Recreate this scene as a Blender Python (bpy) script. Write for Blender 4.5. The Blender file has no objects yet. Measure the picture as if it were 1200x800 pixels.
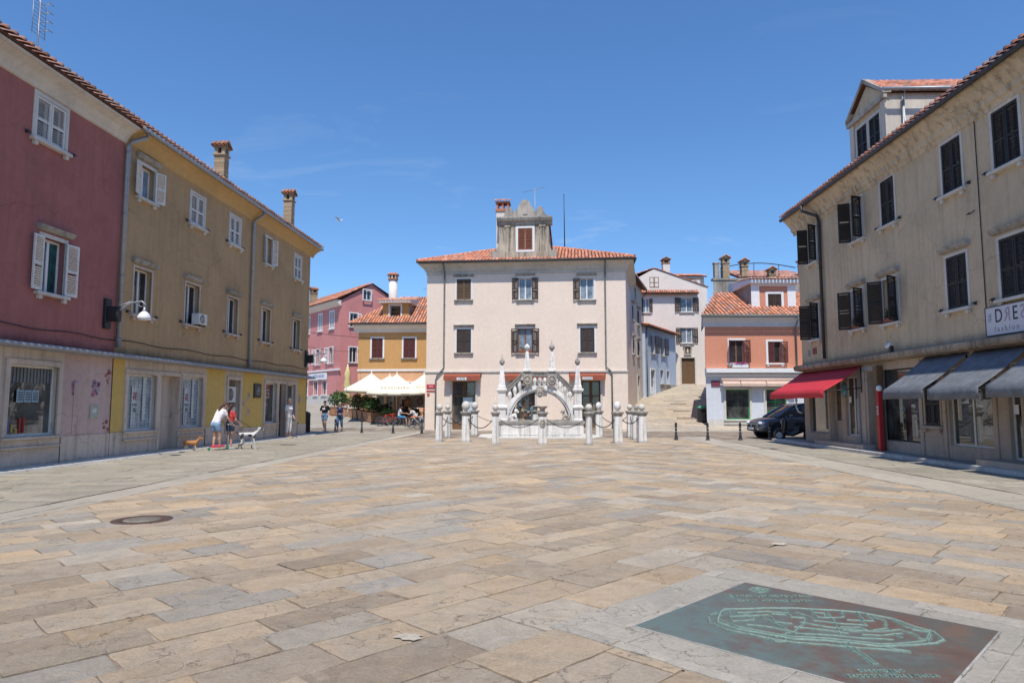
import bpy, math, random
from mathutils import Vector, Matrix, noise
R = math.radians
COL = bpy.context.scene.collection
rnd = random.Random(11)
OFF = {}

# ---------------------------------------------------------------- materials
def new_mat(name):
    m = bpy.data.materials.new(name); m.use_nodes = True
    nt = m.node_tree; nt.nodes.clear()
    o = nt.nodes.new('ShaderNodeOutputMaterial'); b = nt.nodes.new('ShaderNodeBsdfPrincipled')
    nt.links.new(b.outputs[0], o.inputs[0])
    return m, nt, b
def N(nt, t, **k):
    n = nt.nodes.new(t)
    for a, v in k.items():
        if a.startswith('i_'):
            n.inputs[a[2:].replace('_', ' ')].default_value = v
        else: setattr(n, a, v)
    return n
def ramp(nt, fac, stops):
    r = N(nt, 'ShaderNodeValToRGB'); e = r.color_ramp.elements
    while len(e) < len(stops): e.new(.5)
    for i, (p, c) in enumerate(stops):
        e[i].position = p
        e[i].color = (c, c, c, 1) if isinstance(c, (int, float)) else (*c, 1)
    nt.links.new(fac, r.inputs[0]); return r.outputs[0]
def mix(nt, fac, a, b, mode='MIX'):
    m = N(nt, 'ShaderNodeMix', data_type='RGBA', blend_type=mode)
    for s, v in ((0, fac), (6, a), (7, b)):
        if isinstance(v, bpy.types.NodeSocket): nt.links.new(v, m.inputs[s])
        elif isinstance(v, (int, float)): m.inputs[s].default_value = v
        else: m.inputs[s].default_value = (*v, 1)
    return m.outputs[2]
def coords(nt, scale=(1, 1, 1), gen='Object'):
    t = N(nt, 'ShaderNodeTexCoord'); m = N(nt, 'ShaderNodeMapping'); m.inputs['Scale'].default_value = scale
    nt.links.new(t.outputs[gen], m.inputs[0]); return m.outputs[0]
def nz(nt, co, scale, detail=6, rough=.6, dist=0):
    n = N(nt, 'ShaderNodeTexNoise'); n.inputs['Scale'].default_value = scale
    n.inputs['Detail'].default_value = detail; n.inputs['Roughness'].default_value = rough; n.inputs['Distortion'].default_value = dist
    nt.links.new(co, n.inputs['Vector']); return n.outputs['Fac']
def bump(nt, b, h, strength, dist=.02):
    n = N(nt, 'ShaderNodeBump'); n.inputs['Strength'].default_value = strength; n.inputs['Distance'].default_value = dist
    nt.links.new(h, n.inputs['Height']); nt.links.new(n.outputs[0], b.inputs['Normal'])
def surf(name, c, rough=.8, var=.15, scale=3, bmp=.15, bscale=60, metal=0, attr=False, spec=.3):
    m, nt, b = new_mat(name); co = coords(nt)
    f = nz(nt, co, scale); v = ramp(nt, f, [(.3, 1 - var), (.7, 1 + var * .6)])
    col = mix(nt, 1., c, v, 'MULTIPLY')
    if attr:
        a = N(nt, 'ShaderNodeAttribute', attribute_name='Col'); col = mix(nt, 1., col, a.outputs['Color'], 'MULTIPLY')
    nt.links.new(col, b.inputs['Base Color'])
    b.inputs['Roughness'].default_value = rough; b.inputs['Metallic'].default_value = metal
    b.inputs['Specular IOR Level'].default_value = spec
    if bmp: bump(nt, b, nz(nt, co, bscale, 4), bmp, .01)
    return m
def plaster(name, c, dirt=.35, stain=(.25, .2, .15), patch=.1, streak=.4, bmp=.35, damp=None):
    """weathered render: cloudy tone, vertical rain streaks, pocked patches, fine grain"""
    m, nt, b = new_mat(name); co = coords(nt)
    f1 = nz(nt, co, .45, 8, .65, .4); f2 = nz(nt, coords(nt, (3.2, 3.2, .22)), 1.6, 6, .7); f3 = nz(nt, co, 5, 8, .75)
    col = mix(nt, 1., c, ramp(nt, f1, [(.25, 1 - patch * 1.8), (.5, 1.), (.75, 1 + patch)]), 'MULTIPLY')
    col = mix(nt, 1., col, ramp(nt, f3, [(.3, .9), (.7, 1.06)]), 'MULTIPLY')
    mk = N(nt, 'ShaderNodeMath', operation='MULTIPLY'); mk.inputs[1].default_value = dirt
    nt.links.new(ramp(nt, f2, [(.48, 0), (.75, streak * 2)]), mk.inputs[0])
    col = mix(nt, mk.outputs[0], col, stain)
    mk2 = N(nt, 'ShaderNodeMath', operation='MULTIPLY'); mk2.inputs[1].default_value = dirt
    nt.links.new(ramp(nt, nz(nt, co, 1.3, 9, .7, .8), [(.56, 0), (.74, .9)]), mk2.inputs[0])
    col = mix(nt, mk2.outputs[0], col, tuple(x * .62 for x in c))
    if damp:
        g = N(nt, 'ShaderNodeSeparateXYZ'); nt.links.new(co, g.inputs[0])
        for z0, z1 in damp:
            mr = N(nt, 'ShaderNodeMapRange'); mr.inputs[1].default_value = z0; mr.inputs[2].default_value = z1; nt.links.new(g.outputs[2], mr.inputs[0])
            sb = N(nt, 'ShaderNodeMath', operation='SUBTRACT'); nt.links.new(nz(nt, coords(nt, (1, 1, .35)), 2.6, 8, .7), sb.inputs[0]); nt.links.new(mr.outputs[0], sb.inputs[1])
            col = mix(nt, ramp(nt, sb.outputs[0], [(.05, 0), (.5, .75)]), col, tuple(x * .35 for x in c))
    # hairline cracks in the render
    vo = N(nt, 'ShaderNodeTexVoronoi', feature='DISTANCE_TO_EDGE'); vo.inputs['Scale'].default_value = .33
    dm = N(nt, 'ShaderNodeVectorMath', operation='MULTIPLY_ADD'); nn = N(nt, 'ShaderNodeTexNoise'); nn.inputs['Scale'].default_value = 2.2; nn.inputs['Detail'].default_value = 9
    dm.inputs[1].default_value = (.5, .5, .5); nt.links.new(co, nn.inputs['Vector']); nt.links.new(nn.outputs['Color'], dm.inputs[0]); nt.links.new(co, dm.inputs[2]); nt.links.new(dm.outputs[0], vo.inputs['Vector'])
    ck = N(nt, 'ShaderNodeMath', operation='MULTIPLY'); ck.inputs[1].default_value = dirt; nt.links.new(ramp(nt, vo.outputs['Distance'], [(.0, .8), (.0035, 0)]), ck.inputs[0])
    col = mix(nt, ck.outputs[0], col, tuple(x * .3 for x in c))
    nt.links.new(col, b.inputs['Base Color']); b.inputs['Roughness'].default_value = .92
    b.inputs['Specular IOR Level'].default_value = .15
    bump(nt, b, nz(nt, co, 22, 8, .7), bmp, .012); return m
def glass(name, c=(.03, .035, .04), rough=.04, var=.5, scale=1.5, spec=.6):
    m, nt, b = new_mat(name); co = coords(nt)
    v = ramp(nt, nz(nt, co, scale, 4, .6, .6), [(.35, 1 - var), (.65, 1 + var)])
    nt.links.new(mix(nt, 1., c, v, 'MULTIPLY'), b.inputs['Base Color'])
    b.inputs['Roughness'].default_value = rough; b.inputs['Specular IOR Level'].default_value = spec; return m
M = {}
M['p_redwall'] = plaster('faded red plaster', (.37, .145, .128), .5, (.16, .09, .08), .13, damp=[(2.98, 3.45)])
M['p_ochrewall'] = plaster('brown ochre plaster', (.455, .305, .165), .5, (.2, .14, .09), .12, damp=[(2.98, 3.5)])
M['p_rightwall'] = plaster('stained beige plaster', (.56, .445, .305), .6, (.28, .22, .16), .16, .5, damp=[(3.1, 3.6)])
M['p_yellow'] = plaster('yellow plaster', (.60, .41, .13), .25, (.35, .25, .12), .08)
M['p_palepink'] = plaster('pale pink plaster', (.52, .38, .34), .5, (.3, .2, .18), .14)
M['p_centre'] = plaster('cream pink plaster', (.80, .665, .555), .08, (.5, .4, .33), .04, .3, .12)
M['p_salmon'] = plaster('salmon plaster', (.62, .27, .175), .12, (.45, .2, .13), .05, .25)
M['p_salmonlow'] = plaster('blue white plaster', (.60, .63, .68), .2, (.4, .4, .4), .05)
M['p_pink'] = plaster('rose pink plaster', (.60, .25, .235), .25, (.4, .17, .17), .1)
M['p_ochre'] = plaster('orange ochre plaster', (.54, .305, .125), .25, (.36, .2, .09), .08)
M['p_peach'] = plaster('peach plaster', (.72, .42, .25), .2, (.5, .3, .2), .08)
M['p_cream'] = plaster('cream plaster', (.66, .59, .51), .4, (.35, .3, .25), .1)
M['p_white'] = plaster('warm white plaster', (.74, .66, .60), .2, (.45, .38, .32), .06)
M['p_blue'] = plaster('pale blue plaster', (.47, .55, .68), .25, (.4, .42, .45), .06)
M['p_grey'] = plaster('old grey plaster', (.42, .38, .33), .9, (.12, .11, .1), .3, .6)
M['p_dormer'] = plaster('weathered dormer plaster', (.47, .40, .31), 1.0, (.1, .09, .08), .3, .8)
M['p_soffitwhite'] = plaster('cornice plaster', (.62, .56, .48), .5, (.35, .29, .22), .12)
M['p_soffitochre'] = plaster('ochre cornice', (.55, .36, .16), .25, (.35, .22, .1), .08)
M['p_rust'] = plaster('crumbling cornice', (.56, .46, .33), .7, (.16, .13, .1), .3, .7)
M['stone'] = plaster('istrian stone', (.60, .57, .52), .4, (.3, .27, .23), .1)
M['stonew'] = plaster('white weathered stone', (.76, .74, .71), .8, (.13, .125, .115), .12, .55, damp=[(.0, .25)])
M['stonedark'] = plaster('grey mossy stone', (.36, .34, .31), .8, (.1, .1, .09), .25, .6)
M['marble'] = plaster('marble plinth', (.58, .48, .395), .7, (.26, .2, .15), .12, .5, damp=[(0, .35)])
M['marbler'] = plaster('shopfront stone', (.46, .37, .30), .6, (.24, .18, .13), .12, .5)
M['slate'] = surf('ledge slab', (.30, .30, .32), .7, .2, 5)
M['bronzeledge'] = plaster('pocked stone ledge', (.36, .29, .22), 1.0, (.12, .1, .08), .35, .7)
M['white'] = surf('white paint', (.74, .74, .74), .55, .06, 4, .05)
M['whitew'] = surf('worn white paint', (.66, .64, .60), .65, .15, 8, .1)
M['brownsh'] = surf('brown shutters', (.06, .042, .036), .55, .2, 8, .1)
M['darksh'] = surf('black brown shutters', (.03, .027, .026), .6, .2, 8, .1)
M['woodred'] = surf('reddish wood', (.26, .09, .05), .6, .3, 12, .2)
M['woodbrown'] = surf('brown wood', (.16, .095, .05), .6, .3, 10, .2)
M['maroon'] = surf('maroon shutters', (.12, .03, .03), .55, .2, 8, .1)
M['glass'] = glass('window glass'); M['shopglass'] = glass('shop glass', (.06, .062, .058), .015, .7, 1.1, 1.)
M['curtain'] = glass('curtained glass', (.20, .25, .30), .1, .35, 3, .5)
M['tealglass'] = glass('green tinted glass', (.02, .07, .07), .06, .5, 2, .5)
M['metal'] = surf('zinc pipe', (.33, .35, .38), .45, .15, 8, .05, metal=.4)
M['darkmetal'] = surf('dark iron', (.045, .045, .05), .5, .2, 12, .1, metal=.4)
M['gutter'] = surf('dark gutter', (.06, .06, .065), .5, .2, 6, .05, metal=.3)
M['greenpipe'] = surf('green grey pipe', (.16, .19, .18), .5, .15, 6, .05)
M['tile'] = surf('terracotta tile', (1, 1, 1), .85, .22, 9, .3, 40, attr=True)
M['tiledark'] = surf('roof bed', (.12, .05, .03), .9, .3, 5)
M['brick'] = surf('chimney brick', (1, 1, 1), .9, .2, 14, .4, 50, attr=True)
M['rubber'] = surf('black rubber', (.02, .02, .022), .8, .2, 10)
M['skin'] = surf('skin', (.52, .30, .21), .6, .08, 8, 0)
M['slab'] = None

def attr_stone(name, bs=1.0, mott=.22, alt=(.41, .35, .28), altk=.6, warm=(.53, .38, .22)):
    """cleft sandstone: every slab carries its own tone and its own patch of pattern"""
    m, nt, b = new_mat(name); co0 = coords(nt)
    a = N(nt, 'ShaderNodeAttribute', attribute_name='Col')
    sc_ = N(nt, 'ShaderNodeVectorMath', operation='SCALE'); sc_.inputs['Scale'].default_value = 57.; nt.links.new(a.outputs['Color'], sc_.inputs[0])
    ad = N(nt, 'ShaderNodeVectorMath', operation='ADD'); nt.links.new(co0, ad.inputs[0]); nt.links.new(sc_.outputs[0], ad.inputs[1]); co = ad.outputs[0]
    col = mix(nt, ramp(nt, nz(nt, co, 1.5, 7, .62, .8), [(.45, 0), (.68, altk)]), a.outputs['Color'], alt)
    col = mix(nt, ramp(nt, nz(nt, co, 2.6, 6, .6, 1.2), [(.52, 0), (.72, .55 * altk)]), col, warm)
    col = mix(nt, 1., col, ramp(nt, nz(nt, co, 6, 9, .72, .5), [(.25, 1 - mott), (.5, 1.), (.78, 1 + mott * .8)]), 'MULTIPLY')
    col = mix(nt, 1., col, ramp(nt, nz(nt, co0, 45, 5, .75), [(.3, .80), (.55, 1.02), (.75, 1.12)]), 'MULTIPLY')
    col = mix(nt, 1., col, ramp(nt, nz(nt, co0, .35, 6, .6), [(.3, .88), (.7, 1.08)]), 'MULTIPLY')
    # pale worn scuffs, dark grime spots and hair cracks
    col = mix(nt, ramp(nt, nz(nt, co0, 3.4, 10, .8, .3), [(.57, 0), (.70, .6)]), col, (.58, .51, .42))
    col = mix(nt, ramp(nt, nz(nt, co0, 7.5, 9, .8), [(.62, 0), (.70, .5)]), col, (.12, .10, .085))
    vo = N(nt, 'ShaderNodeTexVoronoi', feature='DISTANCE_TO_EDGE'); vo.inputs['Scale'].default_value = .8
    dm = N(nt, 'ShaderNodeVectorMath', operation='ADD'); nn = N(nt, 'ShaderNodeTexNoise'); nn.inputs['Scale'].default_value = 3; nn.inputs['Detail'].default_value = 8
    nt.links.new(co, nn.inputs['Vector']); nt.links.new(co, dm.inputs[0]); nt.links.new(nn.outputs['Color'], dm.inputs[1]); nt.links.new(dm.outputs[0], vo.inputs['Vector'])
    col = mix(nt, ramp(nt, vo.outputs['Distance'], [(.0, .7), (.007, 0)]), col, (.10, .08, .06))
    nt.links.new(col, b.inputs['Base Color'])
    nt.links.new(ramp(nt, nz(nt, co, 4, 6, .7), [(.3, .62), (.7, .92)]), b.inputs['Roughness']); b.inputs['Specular IOR Level'].default_value = .16
    md = N(nt, 'ShaderNodeMath', operation='MULTIPLY_ADD'); md.inputs[1].default_value = 1.6; nt.links.new(nz(nt, co, 5, 11, .78, 1.8), md.inputs[0]); nt.links.new(nz(nt, co0, 70, 5, .75), md.inputs[2])
    bump(nt, b, md.outputs[0], .85 * bs, .022); return m
M['slab'] = attr_stone('sandstone slabs'); M['greyslab'] = attr_stone('grey slabs', .8, .15, (.33, .30, .25), .35, (.36, .30, .22))

# ---------------------------------------------------------------- mesh builder
class MB:
    def __init__(s): s.v = []; s.f = []; s.m = []; s.c = []; s.sm = []; s.T = None; s.col = (1, 1, 1)
    def add(s, vs, fs, m=0, smooth=False, col=None):
        b = len(s.v)
        for v in vs:
            v = Vector(v); s.v.append(s.T @ v if s.T else v)
        for f in fs:
            s.f.append([b + i for i in f]); s.m.append(m); s.sm.append(smooth); s.c.append(col or s.col)
    def box(s, x0, x1, y0, y1, z0, z1, m=0, col=None):
        s.add([(x0, y0, z0), (x1, y0, z0), (x1, y1, z0), (x0, y1, z0), (x0, y0, z1), (x1, y0, z1), (x1, y1, z1), (x0, y1, z1)],
              [(0, 3, 2, 1), (4, 5, 6, 7), (0, 1, 5, 4), (1, 2, 6, 5), (2, 3, 7, 6), (3, 0, 4, 7)], m, col=col)
    def quad(s, *p, m=0, col=None): s.add(p, [tuple(range(len(p)))], m, col=col)
    def prism(s, poly, a, b, axis='y', m=0, col=None, smooth=False):
        """poly in the plane across axis, extruded a..b"""
        n = len(poly)
        def P(p, t): return {'y': (p[0], t, p[1]), 'x': (t, p[0], p[1]), 'z': (p[0], p[1], t)}[axis]
        vs = [P(p, a) for p in poly] + [P(p, b) for p in poly]
        ar = sum(poly[i][0] * poly[(i + 1) % n][1] - poly[(i + 1) % n][0] * poly[i][1] for i in range(n))
        flip = (ar > 0) == (axis != 'y')
        f1, f2 = tuple(range(n)), tuple(range(2 * n - 1, n - 1, -1))
        fs = [f1[::-1], f2[::-1]] if flip else [f1, f2]
        if b < a: fs = [f[::-1] for f in fs]
        s.add(vs, fs, m, col=col)
        fs = []
        for i in range(n):
            j = (i + 1) % n; q = (i, j, n + j, n + i) if flip else (i, n + i, n + j, j)
            fs.append(q if b > a else q[::-1])
        bb = len(s.v) - 2 * n
        for f in fs: s.f.append([bb + i for i in f]); s.m.append(m); s.sm.append(smooth); s.c.append(col or s.col)
    def tube(s, pts, r, n=8, m=0, col=None, smooth=True):
        pts = [Vector(p) for p in pts]; rr = r if isinstance(r, (list, tuple)) else [r] * len(pts)
        vs = []; up = Vector((0, 0, 1))
        for i, p in enumerate(pts):
            d = (pts[min(i + 1, len(pts) - 1)] - pts[max(i - 1, 0)]).normalized()
            u = up if abs(d.dot(up)) < .95 else Vector((1, 0, 0))
            a = d.cross(u).normalized(); b = d.cross(a)
            for k in range(n):
                t = 2 * math.pi * k / n; vs.append(p + a * (rr[i] * math.cos(t)) + b * (rr[i] * math.sin(t)))
        fs = []
        for i in range(len(pts) - 1):
            for k in range(n):
                k2 = (k + 1) % n; fs.append((i * n + k, (i + 1) * n + k, (i + 1) * n + k2, i * n + k2))
        s.add(vs, fs, m, smooth, col); e = (len(pts) - 1) * n
        bb = len(s.v) - len(vs)
        for f in (tuple(range(n)), tuple(range(e + n - 1, e - 1, -1))):
            s.f.append([bb + i for i in f]); s.m.append(m); s.sm.append(False); s.c.append(col or s.col)
    def lathe(s, prof, c=(0, 0, 0), n=16, m=0, col=None, smooth=True, square=False, rot=0):
        vs = []
        for r, z in prof:
            for k in range(n):
                t = 2 * math.pi * (k + (.5 if square else 0)) / n + rot
                vs.append((c[0] + r * math.cos(t), c[1] + r * math.sin(t), c[2] + z))
        fs = []
        for i in range(len(prof) - 1):
            for k in range(n):
                k2 = (k + 1) % n; fs.append((i * n + k, i * n + k2, (i + 1) * n + k2, (i + 1) * n + k))
        e = (len(prof) - 1) * n
        s.add(vs, fs, m, smooth, col); bb = len(s.v) - len(vs)
        for f in (tuple(range(n - 1, -1, -1)), tuple(range(e, e + n))):
            s.f.append([bb + i for i in f]); s.m.append(m); s.sm.append(False); s.c.append(col or s.col)
    def sq(s, prof, c=(0, 0, 0), m=0, col=None, rot=0):
        """square-plan lathe: prof gives half-widths"""
        s.lathe([(r * math.sqrt(2), z) for r, z in prof], c, 4, m, col, False, True, rot)
    def ball(s, c, r, n=12, m=0, col=None):
        r = r if isinstance(r, (tuple, list)) else (r, r, r); k = max(4, n // 2 + 1); vs = []; fs = []
        for i in range(1, k):
            p = math.pi * i / k
            for j in range(n):
                t = 2 * math.pi * j / n
                vs.append((c[0] + r[0] * math.sin(p) * math.cos(t), c[1] + r[1] * math.sin(p) * math.sin(t), c[2] + r[2] * math.cos(p)))
        for i in range(k - 2):
            for j in range(n):
                j2 = (j + 1) % n; fs.append((i * n + j, (i + 1) * n + j, (i + 1) * n + j2, i * n + j2))
        t0 = len(vs); vs.append((c[0], c[1], c[2] + r[2])); vs.append((c[0], c[1], c[2] - r[2]))
        for j in range(n):
            j2 = (j + 1) % n; fs.append((t0, j, j2)); fs.append((t0 + 1, (k - 2) * n + j2, (k - 2) * n + j))
        s.add(vs, fs, m, True, col)
    def torus(s, c, R_, r, n=20, k=8, axis='y', m=0, col=None, arc=2 * math.pi, sx=1, sz=1):
        vs = []; fs = []; full = arc > 6.28
        for i in range(n if full else n + 1):
            t = arc * i / n
            for j in range(k):
                p = 2 * math.pi * j / k; a = (R_ + r * math.cos(p)); x, z, y = a * math.cos(t) * sx, a * math.sin(t) * sz, r * math.sin(p)
                v = {'y': (x, y, z), 'x': (y, x, z), 'z': (x, z, y)}[axis]
                vs.append((c[0] + v[0], c[1] + v[1], c[2] + v[2]))
        L = n if full else n + 1
        for i in range(n):
            i2 = (i + 1) % L
            for j in range(k):
                j2 = (j + 1) % k; q = (i * k + j, i * k + j2, i2 * k + j2, i2 * k + j); fs.append(q if axis != 'y' else q)
        s.add(vs, fs, m, True, col)
    def capsule(s, a, b, ra, rb, n=12, m=0):
        a, b = Vector(a), Vector(b); s.ball(a, ra, n, m); s.ball(b, rb, n, m); s.tube([a, b], [ra, rb], n, m)
    def mesh(s, name, mats):
        me = bpy.data.meshes.new(name); me.from_pydata([tuple(v) for v in s.v], [], s.f)
        for m in mats: me.materials.append(m)
        me.polygons.foreach_set('material_index', s.m); me.polygons.foreach_set('use_smooth', s.sm)
        ca = me.color_attributes.new('Col', 'FLOAT_COLOR', 'CORNER'); d = []
        for f, c in zip(s.f, s.c): d.extend([c[0], c[1], c[2], 1.] * len(f))
        ca.data.foreach_set('color', d); me.update(); return me
    def build(s, name, mats, parent=None, loc=(0, 0, 0), rot=(0, 0, 0), bevel=0, label=None):
        if not isinstance(mats, (list, tuple)): mats = [mats]
        o = bpy.data.objects.new(name, s.mesh(name, mats)); COL.objects.link(o)
        place(o, parent, loc, rot)
        if bevel:
            b = o.modifiers.new('bevel', 'BEVEL'); b.width = bevel; b.segments = 2; b.limit_method = 'ANGLE'; b.angle_limit = R(40)
        if label: o['label'] = label
        return o
def place(o, parent, loc=(0, 0, 0), rot=(0, 0, 0)):
    o.rotation_euler = rot; o.location = loc
    if parent is not None:
        o.parent = parent; d = OFF.get(parent.name)
        if d: o.location = Vector(loc) + Vector(d)
def tag(o, label, cat, group=None, kind=None):
    if label: o['label'] = label
    if cat: o['category'] = cat
    if group: o['group'] = group
    if kind: o['kind'] = kind
    return o
def empty(name, label, cat, loc=(0, 0, 0), rz=0, group=None):
    o = bpy.data.objects.new(name, None); COL.objects.link(o); o.empty_display_size = .3
    o.location = loc; o.rotation_euler = (0, 0, rz); return tag(o, label, cat, group)
def froot(name, label, cat, fr, u0=0, z=0, group=None):
    """root placed on a facade line; children are modelled in facade-line coordinates"""
    ox, oy, a = fr; o = empty(name, label, cat, (ox + u0 * math.cos(a), oy + u0 * math.sin(a), z), a, group)
    OFF[o.name] = (-u0, 0, -z); return o
def fworld(fr, x, y, z=0):
    ox, oy, a = fr; return Vector((ox + x * math.cos(a) - y * math.sin(a), oy + x * math.sin(a) + y * math.cos(a), z))
def copy_tree(o, parent=None, label=None):
    c = o.copy(); COL.objects.link(c)
    if parent is not None: c.parent = parent
    if label: c['label'] = label
    for ch in list(o.children): copy_tree(ch, c)
    return c
def text(name, body, size, mat_, parent, loc, rot=(R(90), 0, 0), ext=.004, scale=(1, 1, 1), sx=1):
    cu = bpy.data.curves.new(name, 'FONT'); cu.body = body; cu.size = size; cu.extrude = ext
    cu.align_x = 'CENTER'; cu.align_y = 'CENTER'; cu.space_character = sx; cu.resolution_u = 3
    t = bpy.data.objects.new(name + '_tmp', cu); COL.objects.link(t)
    bpy.context.view_layer.update()
    me = bpy.data.meshes.new_from_object(t.evaluated_get(bpy.context.evaluated_depsgraph_get()))
    bpy.data.objects.remove(t); me.materials.clear(); me.materials.append(mat_)
    o = bpy.data.objects.new(name, me); COL.objects.link(o); place(o, parent, loc, rot); o.scale = scale; return o

# ---------------------------------------------------------------- building kit (facade frame: x along, y inwards, z up)
def facade(name, x0, x1, z0, z1, holes, mat_, parent, y=0, depth=.28, top=None):
    """wall face with real openings and reveals; holes = [(x0,x1,z0,z1)]; top = extra gable points"""
    hs = [h[:4] for h in holes if h[0] < x1 and h[1] > x0 and h[2] < z1 and h[3] > z0]
    hs = [(max(a, x0), min(b, x1), max(c, z0), min(d, z1)) for a, b, c, d in hs]
    xs = sorted(set([x0, x1] + [h[0] for h in hs] + [h[1] for h in hs]))
    zs = sorted(set([z0, z1] + [h[2] for h in hs] + [h[3] for h in hs]))
    mb = MB()
    for i in range(len(xs) - 1):
        for j in range(len(zs) - 1):
            a, b, c, d = xs[i], xs[i + 1], zs[j], zs[j + 1]; cx, cz = (a + b) / 2, (c + d) / 2
            if any(h[0] < cx < h[1] and h[2] < cz < h[3] for h in hs): continue
            mb.quad((a, y, c), (b, y, c), (b, y, d), (a, y, d))
    for a, b, c, d in hs:
        e = y + depth
        mb.quad((a, y, c), (a, e, c), (b, e, c), (b, y, c)); mb.quad((a, y, d), (b, y, d), (b, e, d), (a, e, d))
        mb.quad((a, y, c), (a, y, d), (a, e, d), (a, e, c)); mb.quad((b, y, c), (b, e, c), (b, e, d), (b, y, d))
        mb.quad((a, e + .02, c), (b, e + .02, c), (b, e + .02, d), (a, e + .02, d))
    if top: mb.quad(*[(p[0], y, p[1]) for p in top])
    return mb.build(name, mat_, parent)
def sides(name, foot, z0, z1, mat_, parent, skip_first=True):
    """other walls from a footprint (local xy, facade edge first, counter-clockwise)"""
    mb = MB(); n = len(foot)
    for i in range(1 if skip_first else 0, n):
        a, b = foot[i], foot[(i + 1) % n]; mb.quad((*a, z0), (*b, z0), (*b, z1), (*a, z1))
    return mb.build(name, mat_, parent)
LEAF = {}
def leaf(w, h, mk, mirror, key='s'):
    k = (round(w, 2), round(h, 2), mk, mirror)
    if k in LEAF: return LEAF[k]
    mb = MB(); s = -1 if mirror else 1
    def bx(a, b, y0, y1, c, d):
        a, b = (a * s, b * s); mb.box(min(a, b), max(a, b), y0, y1, c, d)
    st = .055; t = .035
    bx(0, st, 0, t, 0, h); bx(w - st, w, 0, t, 0, h); bx(st, w - st, 0, t, 0, st * 1.3); bx(st, w - st, 0, t, h - st, h)
    mid = h * .48; bx(st, w - st, 0, t, mid - .035, mid + .035)
    z = st * 1.3 + .02; hs = .012 if mk == 'darksh' else 0
    while z < h - st - .03:
        if not (mid - .07 < z < mid + .04):
            a, b = sorted((st * s, (w - st) * s))
            mb.add([(a, .004, z), (b, .004, z), (b, .03, z + .030 + hs * 1.6), (a, .03, z + .030 + hs * 1.6), (a, .010, z - .006), (b, .010, z - .006), (b, .036, z + .024 + hs * 1.6), (a, .036, z + .024 + hs * 1.6)],
                   [(0, 1, 2, 3), (7, 6, 5, 4), (0, 4, 5, 1), (3, 2, 6, 7)])
        z += .06
    me = mb.mesh('shutter', [M[mk]]); LEAF[k] = me; return me
def window(parent, x0, x1, z0, z1, trim='stone', sh='none', shm='darksh', pane='glass', sash='white', sill='stone', hood=None, y=0, tw=.1, angs=None, plan=None, mull=True, dogs=False):
    """opening x0..x1 z0..z1; sh: none/closed/open, or (left,right) angles in degrees"""
    mb = MB(); w, h = x1 - x0, z1 - z0
    if trim:
        p = .02; mb.box(x0 - tw, x0, y - p, y + .05, z0 - .0, z1 + tw); mb.box(x1, x1 + tw, y - p, y + .05, z0, z1 + tw); mb.box(x0, x1, y - p, y + .05, z1, z1 + tw)
        if not sill: mb.box(x0 - tw, x1 + tw, y - p, y + .05, z0 - tw, z0)
    ya, yb = y + .15, y + .20; f = .055
    mb.box(x0, x0 + f, ya, yb, z0, z1, 1); mb.box(x1 - f, x1, ya, yb, z0, z1, 1); mb.box(x0 + f, x1 - f, ya, yb, z1 - f, z1, 1); mb.box(x0 + f, x1 - f, ya, yb, z0, z0 + f, 1)
    if mull: mb.box((x0 + x1) / 2 - .04, (x0 + x1) / 2 + .04, ya - .01, yb, z0 + f, z1 - f, 1)
    if dogs:
        for xx in (x0 - .28, x1 + .28):
            mb.box(xx - .09, xx + .09, y - .07, y - .05, z0 + .02, z0 + .05, 2); mb.box(xx - .015, xx + .015, y - .07, y, z0 - .01, z0 + .07, 2)
    o = mb.build('window', [M[trim or 'stone'], M[sash], M['darkmetal']], parent)
    g = MB(); g.box(x0 + f, x1 - f, ya + .02, ya + .03, z0 + f, z1 - f); g.build('pane', M[pane], o)
    if sill:
        s = MB(); s.box(x0 - tw - .06, x1 + tw + .06, y - .13, y + .1, z0 - .09, z0 - .01)
        s.box(x0 - tw + .02, x0 - tw + .14, y - .09, y - .001, z0 - .19, z0 - .09); s.box(x1 + tw - .14, x1 + tw - .02, y - .09, y - .001, z0 - .19, z0 - .09)
        s.build('sill', M[sill], o, bevel=.012)
    if hood:
        s = MB(); s.prism([(y - .16, z1 + tw + .17), (y, z1 + tw + .21), (y, z1 + tw + .05), (y - .07, z1 + tw + .06), (y - .14, z1 + tw + .12)], x0 - tw - .1, x1 + tw + .1, 'x')
        s.build('hood', M[hood], o)
    if sh != 'none':
        lw = w / 2 if sh != 'one' else w
        al = {'closed': (0, 0), 'open': (-172, 172)}.get(sh if isinstance(sh, str) else '', sh)
        gap = .012
        for side, a in zip((0, 1), al):
            if a is None: continue
            me = leaf(lw - gap, h - .02, shm, side == 1)
            yy = y - .045 if trim else y - .02
            if a == 0: yy = y - .005
            l = bpy.data.objects.new('shutter', me); COL.objects.link(l)
            place(l, o, ((x0 + .005 if side == 0 else x1 - .005), yy, z0 + .01), (0, 0, R(a)))
    return o
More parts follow.
